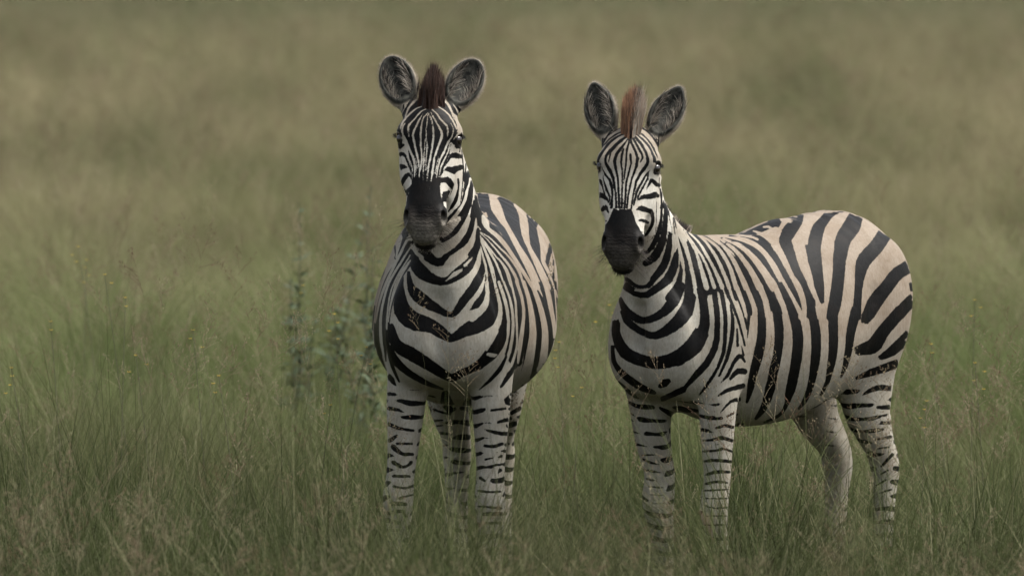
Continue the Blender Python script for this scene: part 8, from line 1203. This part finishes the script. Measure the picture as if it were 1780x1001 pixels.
Z1.update(name='z1', mane=.095, mane_end=1.0, mirror=None, lip=1.0, tuft=dict(n=5200, u=(-.11, -.004), w=.046, len=.134, fan=-.16, peak=.55, mess=.055,
    tone=lambda wl, rng, n: np.clip(.27 + rng.normal(0, .12, n), 0, .5)))
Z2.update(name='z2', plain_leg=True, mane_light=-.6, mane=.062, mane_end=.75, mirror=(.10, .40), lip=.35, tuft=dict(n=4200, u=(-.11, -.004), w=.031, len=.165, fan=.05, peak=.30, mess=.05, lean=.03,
    tone=lambda wl, rng, n: np.where(wl < .0, .60, np.where(wl < .25, .15, .90)) + rng.normal(0, .07, n)))
build_zebra(Z1, STROKES_1, "zebra facing the camera head-on, dark brown tuft between rounded ears, chest and forelegs in front", 11)
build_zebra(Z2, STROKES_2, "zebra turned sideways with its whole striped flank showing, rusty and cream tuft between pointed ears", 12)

# ------------------------------------------------------------------ ground and grass
def ground():
    m, nt, bs, out = new_mat("earth"); b = NB(nt)
    g = b.n('ShaderNodeNewGeometry').outputs['Position']
    c = b.mix(b.mapr(b.noise(g, .35, 5.0, .6), .35, .7), (.045, .050, .022), (.085, .070, .040))
    c = b.mix(b.mapr(b.noise(g, 9.0, 4.0, .6), .4, .7, 0, .7), c, (.030, .034, .016))
    b.l(c, bs.inputs['Base Color']); bs.inputs['Roughness'].default_value = .95; bs.inputs['Specular IOR Level'].default_value = .1
    S = 3000.0
    me = mesh_from("ground", [(-S, -S, 0), (S, -S, 0), (S, S, 0), (-S, S, 0)], quads=[(0, 1, 2, 3)])
    o = link("ground", me, m); o.location.z = GROUND_Z; tag(o, kind="structure")
ground()

def grass_material():
    m, nt, bs, out = new_mat("grass_blades"); b = NB(nt)
    g = b.n('ShaderNodeNewGeometry').outputs['Position']
    flat = b.stretch(g, (1, 1, 0))
    tint, dry, seed = b.attr('tint'), b.attr('dry'), b.attr('seed')
    patch = b.noise(b.stretch(flat, (.55, .16, 0)), 1.0, 3.0, .55)        # drier drifts across the plain
    fine = b.noise(flat, .9, 3.0, .6)
    leaf = b.mix(b.math('POWER', tint, 2.0), (.010, .018, .005), (.082, .102, .038))
    leaf = b.mix(b.mapr(fine, .42, .72, 0, .6), leaf, (.070, .084, .032))
    yb = b.n('ShaderNodeSeparateXYZ'); b.l(g, yb.inputs[0])
    wob = b.math('ADD', yb.outputs['Y'], b.math('MULTIPLY', b.math('SUBTRACT', b.noise(flat, .45, 2.0), .5), 9.0))
    lush = b.math('MULTIPLY', b.mapr(wob, .5, 6.0), b.mapr(wob, 14.0, 34.0, 1.0, 0.0))    # a belt of fresh growth behind the animals
    leaf = b.mix(b.math('MULTIPLY', lush, .75), leaf, (.118, .150, .055))
    farther = b.mapr(yb.outputs['Y'], 1.5, 28.0, 0.0, 1.0)                # the far plain has gone to seed
    drift = b.math('ADD', b.math('MULTIPLY', farther, .60), b.math('MULTIPLY', b.math('MULTIPLY', b.math('SUBTRACT', patch, .5), 3.0), b.mapr(farther, 0, 1, .30, 1.0)), True)
    leaf = b.mix(b.math('MULTIPLY', drift, .85), leaf, (.275, .238, .142))
    leaf = b.mix(b.math('MULTIPLY', b.mapr(wob, 62.0, 88.0), .85), leaf, (.085, .108, .055))
    straw = b.mix(tint, (.060, .068, .026), (.27, .255, .155))
    c = b.mix(dry, leaf, straw)
    sd = b.mix(tint, (.130, .082, .055), (.27, .235, .155))
    c = b.mix(seed, c, sd)
    rank = b.mapr(b.math('ADD', yb.outputs['Y'], b.math('MULTIPLY', b.math('SUBTRACT', patch, .5), 60.0)), 55.0, 86.0)
    c = b.mix(b.math('MULTIPLY', rank, .85), c, (.080, .092, .052))                         # rank green growth at the far edge of the plain
    b.l(c, bs.inputs['Base Color']); bs.inputs['Roughness'].default_value = .7; bs.inputs['Specular IOR Level'].default_value = .05
    tr = b.n('ShaderNodeBsdfTranslucent'); b.l(c, tr.inputs['Color'])
    mx = b.n('ShaderNodeMixShader'); mx.inputs[0].default_value = .35
    b.l(bs.outputs[0], mx.inputs[1]); b.l(tr.outputs[0], mx.inputs[2]); b.l(mx.outputs[0], out.inputs['Surface'])
    return m
GRASS = grass_material()

def ribbon(paths, widths, face):
    """paths (n,k,3), widths (n,k), face (n,3) side vectors -> verts, quads"""
    n, k, _ = paths.shape
    A = paths - face[:, None] * widths[:, :, None] * .5; B = paths + face[:, None] * widths[:, :, None] * .5
    V = np.stack([A, B], 2).reshape(-1, 3)
    base = np.arange(n)[:, None] * (2 * k)
    Q = np.concatenate([base + np.array((2 * j, 2 * j + 1, 2 * j + 3, 2 * j + 2)) for j in range(k - 1)], 0)
    return V, Q

def blades(rng, n, rad, h0, h1, width, lean, droop, k=5):
    a = rng.uniform(0, 2 * math.pi, n); r = rad * np.sqrt(rng.uniform(0, 1, n))
    root = np.stack([r * np.cos(a), r * np.sin(a), np.zeros(n)], 1)
    az = a + rng.normal(0, 1.1, n); out = np.stack([np.cos(az), np.sin(az), np.zeros(n)], 1)
    L = rng.uniform(h0, h1, n); ln = np.abs(rng.normal(lean, lean * .6, n)); dr = np.abs(rng.normal(droop, droop * .6, n))
    t = np.linspace(0, 1, k)
    P = root[:, None] + out[:, None] * (L[:, None] * (ln[:, None] * t + dr[:, None] * t ** 2.4))[:, :, None]
    P[:, :, 2] += L[:, None] * (t * (1 - .25 * ln[:, None]) - .45 * dr[:, None] * t ** 3)
    W = width * rng.uniform(.6, 1.3, n)[:, None] * np.clip(1.05 - t ** 1.6, .06, 1)[None]
    fz = az + math.pi / 2 + rng.normal(0, .5, n)
    V, Q = ribbon(P, W, np.stack([np.cos(fz), np.sin(fz), np.zeros(n)], 1))
    return V, Q, 2 * k, P

class Acc:
    def __init__(self): self.V, self.Q, self.A, self.n = [], [], {'tint': [], 'dry': [], 'seed': []}, 0
    def add(self, V, Q, tint, dry, seed):
        self.V.append(V); self.Q.append(Q + self.n); self.n += len(V)
        for k, v in (('tint', tint), ('dry', dry), ('seed', seed)): self.A[k].append(np.broadcast_to(np.asarray(v, float), (len(V),)))
    def build(self, name, mat):
        me = mesh_from(name, np.concatenate(self.V), np.concatenate(self.Q))
        for k, v in self.A.items(): add_attr(me, k, np.concatenate(v))
        me.materials.append(mat)
        return me

def leaf_tuft(rng, n=80, rad=.10, h0=.15, h1=.45, width=.0042, lean=.28, droop=.35, dryf=.12):
    a = Acc()
    V, Q, s, _ = blades(rng, n, rad, h0, h1, width, lean, droop)
    a.add(V, Q, np.repeat(rng.uniform(0, 1, n), s), np.repeat((rng.uniform(0, 1, n) < dryf) * rng.uniform(.4, 1, n), s), 0.0)
    return a

def panicle(a, rng, tip, d, size, nb, tone):
    """open seed head: fine branches with grains"""
    P, W, F, GP = [], [], [], []
    for i in range(nb):
        t = i / nb
        o = tip - d * size * (1 - t)
        az = rng.uniform(0, 2 * math.pi); e = np.array((math.cos(az), math.sin(az), rng.uniform(.5, 1.3)))
        e /= np.linalg.norm(e); L = size * (.55 * (1 - t) + .15) * rng.uniform(.6, 1.1)
        p = np.stack([o, o + e * L * .5, o + e * L + np.array((0, 0, -.10 * L))])
        P.append(p); W.append((.0016, .0014, .0010)); s = np.cross(e, rng.normal(size=3)); F.append(s / np.linalg.norm(s))
        for q in (.45, .7, .9, 1.0): GP.append(o + e * L * q + rng.normal(0, .003, 3))
    V, Q = ribbon(np.array(P), np.array(W), np.array(F)); a.add(V, Q, tone, 0, 1)
    GP = np.array(GP); m = len(GP)
    dr = rng.normal(size=(m, 3)) * .5 + np.array((0, 0, 1.0)); dr /= np.linalg.norm(dr, axis=1)[:, None]
    s = np.cross(dr, rng.normal(size=(m, 3))); s /= np.linalg.norm(s, axis=1)[:, None]
    PP = np.stack([GP, GP + dr * .004, GP + dr * .008], 1)
    V, Q = ribbon(PP, np.tile((.0010, .0040, .0008), (m, 1)), s); a.add(V, Q, np.repeat(np.clip(tone + rng.normal(0, .2, m), 0, 1), 6), 0, 1)

def stalk_tuft(rng, n=7, h0=.75, h1=1.20, rad=.10, head=(.10, .20), leaves=14, nb=9):
    a = Acc()
    V, Q, s, P = blades(rng, n, rad, h0, h1, .0029, .15, .14, k=6)
    # stalks keep their width to the tip
    a.add(V, Q, np.repeat(rng.uniform(0, 1, n), s), np.repeat(rng.uniform(.3, 1, n), s), 0.0)
    for i in range(n):
        d = P[i, -1] - P[i, -2]; d /= np.linalg.norm(d)
        panicle(a, rng, P[i, -1] + d * .02, d, rng.uniform(*head), nb, float(np.clip(rng.normal(.45, .3), 0, 1)))
    if leaves:
        V, Q, s, _ = blades(rng, leaves, rad, h0 * .3, h0 * .8, .0036, .25, .35)
        a.add(V, Q, np.repeat(rng.uniform(0, 1, leaves), s), np.repeat((rng.uniform(0, 1, leaves) < .25) * .8, s), 0.0)
    return a

def collection_of(name, makers, mat):
    c = bpy.data.collections.new(name)
    for i, mk in enumerate(makers):
        o = bpy.data.objects.new("%s_tuft" % name, mk.build("%s_tuft" % name, mat))
        c.objects.link(o)
    return c

def scatter(name, coll, pts, scl, rng, n_kinds, lean=.10):
    """One object: a cloud of points, each growing one of the tufts."""
    n = len(pts)
    me = bpy.data.meshes.new(name)
    me.vertices.add(n); me.vertices.foreach_set("co", np.asarray(pts, np.float32).ravel())
    rot = np.stack([rng.normal(0, lean, n), rng.normal(0, lean, n), rng.uniform(0, 2 * math.pi, n)], 1)
    for k, t, v, key in (("rot", 'FLOAT_VECTOR', rot, "vector"), ("scl", 'FLOAT_VECTOR', scl, "vector"), ("kind_index", 'INT', rng.integers(0, n_kinds, n), "value")):
        at = me.attributes.new(k, t, 'POINT'); at.data.foreach_set(key, np.asarray(v, np.int32 if t == 'INT' else np.float32).ravel())
    o = link(name, me)
    ng = bpy.data.node_groups.new(name, 'GeometryNodeTree')
    ng.interface.new_socket(name="Geometry", in_out='INPUT', socket_type='NodeSocketGeometry')
    ng.interface.new_socket(name="Geometry", in_out='OUTPUT', socket_type='NodeSocketGeometry')
    N = ng.nodes; Lk = ng.links
    gi, go = N.new('NodeGroupInput'), N.new('NodeGroupOutput')
    ci = N.new('GeometryNodeCollectionInfo'); ci.inputs['Collection'].default_value = coll
    ci.inputs['Separate Children'].default_value = True; ci.inputs['Reset Children'].default_value = True
    ip = N.new('GeometryNodeInstanceOnPoints'); ip.inputs['Pick Instance'].default_value = True
    def na(nm, t):
        x = N.new('GeometryNodeInputNamedAttribute'); x.data_type = t; x.inputs['Name'].default_value = nm
        return [q for q in x.outputs if q.enabled and q.name == 'Attribute'][0]
    Lk.new(gi.outputs[0], ip.inputs['Points']); Lk.new(ci.outputs[0], ip.inputs['Instance'])
    Lk.new(na("kind_index", 'INT'), ip.inputs['Instance Index']); Lk.new(na("scl", 'FLOAT_VECTOR'), ip.inputs['Scale'])
    er = N.new('FunctionNodeEulerToRotation'); Lk.new(na("rot", 'FLOAT_VECTOR'), er.inputs[0]); Lk.new(er.outputs[0], ip.inputs['Rotation'])
    Lk.new(ip.outputs[0], go.inputs[0])
    md = o.modifiers.new("tufts", 'NODES'); md.node_group = ng
    tag(o, kind="stuff")
    return o

rg = np.random.default_rng(5)
LEAF = collection_of("leafy_grass", [leaf_tuft(rg, n=int(rg.integers(50, 90)), h0=.20, h1=float(rg.uniform(.55, .82)), width=.0044, lean=float(rg.uniform(.2, .5)), droop=float(rg.uniform(.2, .6)), dryf=float(rg.uniform(.05, .25))) for _ in range(12)], GRASS)
WISP = collection_of("wispy_grass", [leaf_tuft(rg, n=int(rg.integers(16, 30)), rad=.14, h0=.45, h1=float(rg.uniform(.85, 1.12)), width=.0031, lean=.34, droop=.35, dryf=.28) for _ in range(8)], GRASS)
SEED = collection_of("seeding_grass", [stalk_tuft(rg, n=int(rg.integers(4, 9))) for _ in range(10)], GRASS)

def clumpy(p, freq, seed, lo=.45, hi=1.4):
    """slow variation of height over the ground"""
    r = np.random.default_rng(seed); v = np.zeros(len(p))
    for _ in range(7):
        k = r.normal(0, freq, 2); v += np.sin(p[:, 0] * k[0] + p[:, 1] * k[1] + r.uniform(0, 6.28))
    v = (v / 7 ** .5)
    return np.clip(1 + .38 * v, lo, hi)

def zone(d0, d1, per_m2, side=1.3, margin=.03):
    """random ground points at camera distances d0..d1, across the view and some way beyond it"""
    if d1 > 36:
        side, margin = 2.5, .075
    hw = d1 * .0675 + side + margin * d1
    n = int((d1 - d0) * 2 * hw * per_m2)
    p = np.stack([rg.uniform(-hw, hw, n), rg.uniform(d0, d1, n)], 1)
    keep = np.abs(p[:, 0]) < p[:, 1] * .0675 + side + margin * p[:, 1]
    q = np.stack([p[:, 0], p[:, 1] * (1.0 if d1 < 40 else .35), p[:, 0] * 0], 1)              # thick and thin places
    keep &= rg.uniform(0, 1, n) < np.clip(.62 + .75 * (clumpy(q, 2.6, int(per_m2 * 10), -2, 4) - 1), .18, 1)
    p = p[keep]
    return np.stack([p[:, 0], p[:, 1] - CAM_D, np.full(len(p), GROUND_Z)], 1)

# turf close round the animals is kept short enough for the legs to show
def short_near(p):
    s = np.ones(len(p))
    for c, rad in (((-.26, -.9), 1.5), ((.75, -.9), 1.6), ((1.3, .2), 1.2)):
        d = np.hypot(p[:, 0] - c[0], (p[:, 1] - c[1]) / 1.8)
        s = np.minimum(s, .95 + .05 * np.clip(d / rad, 0, 1))
    return s

pts = [zone(18, 26, 18), zone(26, 36, 29), zone(36, 60, 20), zone(60, 132, 6)]
P_ = np.concatenate(pts); s_ = clumpy(P_, 1.6, 3) * rg.uniform(.75, 1.2, len(P_)) * short_near(P_)
wide = np.where(P_[:, 1] + CAM_D > 60, 2.6, np.where(P_[:, 1] + CAM_D > 36, 1.6, 1.0))
front = (P_[:, 1] < -.2) & (P_[:, 1] > -4)
s_[front] *= 1.28; wide = np.where(front, 1.3, wide)
scatter("leafy_grass", LEAF, P_, np.stack([wide, wide, s_], 1), rg, 12, .15)
pts = [zone(19, 26, 20), zone(26, 28, 42), zone(28, 29.75, 66), zone(29.75, 36, 26), zone(36, 60, 8), zone(60, 132, 3)]
P_ = np.concatenate(pts); s_ = clumpy(P_, 1.2, 4, .6, 1.25) * rg.uniform(.75, 1.15, len(P_))
wide = np.where(P_[:, 1] + CAM_D > 60, 1.8, 1.0)
s_[(P_[:, 1] < .5) & (P_[:, 1] > -4)] *= 1.22
scatter("wispy_grass", WISP, P_, np.stack([wide, wide, s_], 1), rg, 8, .20)
pts = [zone(20.5, 27, 6.5), zone(27, 29.3, 4.0), zone(29.3, 36, 6.0), zone(36, 60, 3.0), zone(60, 132, 1.8)]
P_ = np.concatenate(pts); s_ = clumpy(P_, .8, 6) * rg.uniform(.75, 1.15, len(P_)) * short_near(P_)
wide = np.where(P_[:, 1] + CAM_D > 60, 1.5, 1.0)
scatter("seeding_grass", SEED, P_, np.stack([wide, wide, s_], 1), rg, 10, .17)

# ------------------------------------------------------------------ weeds and wildflowers that stand out of the grass
def plain(name, col, rough=.6):
    m, nt, bs, out = new_mat(name); b = NB(nt)
    o = b.n('ShaderNodeTexCoord').outputs['Object']
    b.l(b.mix(b.mapr(b.noise(o, 20.0, 3.0), .3, .7), tuple(c * .7 for c in col), tuple(c * 1.25 for c in col)), bs.inputs['Base Color'])
    bs.inputs['Roughness'].default_value = rough; bs.inputs['Specular IOR Level'].default_value = .25
    return m
WEED_LEAF, WEED_STEM, PETAL = plain("weed_leaf", (.050, .078, .040)), plain("weed_stem", (.085, .085, .05)), plain("yellow_petal", (.42, .30, .035))

def stem_mesh(name, path, r0, r1, mat, parent, sides=6):
    P = np.asarray(path); k = len(P); V = []
    for i in range(k):
        a = np.arange(sides) / sides * 2 * math.pi; r = r0 + (r1 - r0) * i / (k - 1)
        V.append(P[i] + np.stack([np.cos(a) * r, np.sin(a) * r, a * 0], 1))
    Q = [(i * sides + j, i * sides + (j + 1) % sides, (i + 1) * sides + (j + 1) % sides, (i + 1) * sides + j) for i in range(k - 1) for j in range(sides)]
    return link(name, mesh_from(name, np.concatenate(V), np.array(Q)), mat, parent)

def tall_weed(x, y, hgt, label, seed):
    """an upright herb with whorls of small leaves and knobbly flower spikes"""
    r = np.random.default_rng(seed)
    root = bpy.data.objects.new("tall_weed", None); scene.collection.objects.link(root); root.location = (x, y, GROUND_Z)
    tag(root, label, "weed", "tall weeds behind the zebras")
    lean = r.normal(0, .05, 2)
    shoots = [(np.zeros(2), hgt)] + [(r.normal(0, .05, 2), hgt * r.uniform(.55, .85)) for _ in range(3)]
    for off, hh in shoots:
        t = np.linspace(0, 1, 9)[:, None]
        path = np.concatenate([off * (t * 1.6) + lean * hh * t ** 1.5 * 2 + .008 * np.sin(t * 9 + r.uniform(0, 6)), t * hh], 1)
        stem_mesh("stem", path, .006, .0025, WEED_STEM, root)
        P, W, F = [], [], []
        for lv in np.arange(.30, 1.0, .060):
            q = lv * 8; i = min(int(q), 7); o = path[i] + (path[i + 1] - path[i]) * (q - i)
            for _ in range(int(r.integers(3, 6))):
                az = r.uniform(0, 2 * math.pi); L = (.100 * (1.12 - lv) + .026) * r.uniform(.7, 1.2)
                e = np.array((math.cos(az), math.sin(az), r.uniform(.2, .9)))
                P.append([o, o + e * L * .5, o + e * L + np.array((0, 0, -.25 * L))]); W.append((.004, .024 * (1.15 - lv) + .009, .002))
                s_ = np.cross(e, (0, 0, 1.0)) + r.normal(0, .3, 3); F.append(s_ / np.linalg.norm(s_))
        V, Q = ribbon(np.array(P), np.array(W), np.array(F))
        link("foliage", mesh_from("foliage", V, Q), WEED_LEAF, root)
    return root

def at_pixel(px, d, z=0.0):
    return (px - 890) / 13200 * d, d - CAM_D
for px, d, hgt, label, sd in (
        (627, 36.5, 1.45, "tallest dark weed with leafy spikes, close to the left of the head-on zebra", 1),
        (512, 37.5, 1.33, "bushy dark weed standing farthest left of the blurred weeds behind", 2),
        (562, 38.5, 1.27, "thin dark weed between two bushier weeds left of the head-on zebra", 3),
        (655, 35.5, .97, "low dark weed at the flank of the head-on zebra, below the tallest weed", 4)):
    x, y = at_pixel(px, d)
    tall_weed(x, y, hgt, label, sd)

def wildflower(x, y, hgt, n, label, seed):
    r = np.random.default_rng(seed)
    root = bpy.data.objects.new("wildflower", None); scene.collection.objects.link(root); root.location = (x, y, GROUND_Z)
    tag(root, label, "flower", "small yellow wildflowers in the grass")
    t = np.linspace(0, 1, 7)[:, None]
    path = np.concatenate([r.normal(0, .10, 2) * t ** 1.6, t * hgt], 1)
    stem_mesh("stem", path, .0022, .0012, WEED_STEM, root)
    for k in range(n):
        o = path[-1] + np.array((*r.normal(0, .022, 2), -.035 * k)) if k else path[-1]
        P, W, F = [], [], []
        for j in range(5):
            az = j * 2 * math.pi / 5 + r.uniform(-.2, .2); e = np.array((math.cos(az), math.sin(az), .45)); L = .0095
            P.append([o, o + e * L * .55, o + e * L]); W.append((.003, .0095, .004)); F.append((-math.sin(az), math.cos(az), 0))
        V, Q = ribbon(np.array(P), np.array(W), np.array(F))
        link("blossom", mesh_from("blossom", V, Q), PETAL, root)
fl = [(230, 475, 32), (182, 430, 34), (140, 450, 35), (205, 520, 31.5), (575, 605, 31), (600, 545, 32), (545, 500, 34), (362, 575, 31.2), (985, 600, 31.5), (988, 680, 30.6),
      (1040, 530, 32.5), (1720, 630, 31), (1655, 600, 32), (1690, 520, 33), (60, 640, 30.6), (540, 695, 30.2), (270, 620, 31), (1600, 700, 30.4), (110, 560, 31.5), (420, 660, 30.4)]
for i, (px, py, d) in enumerate(fl):
    x, y = at_pixel(px, d)
    z = CAM_H - d * (math.tan(PITCH) + (py - 500.5) / 13200)
    wildflower(x, y, max(.5, min(z - GROUND_Z, 1.5)), 2 + i % 3, "small yellow wildflower on a thin stem rising out of the grass", 40 + i)
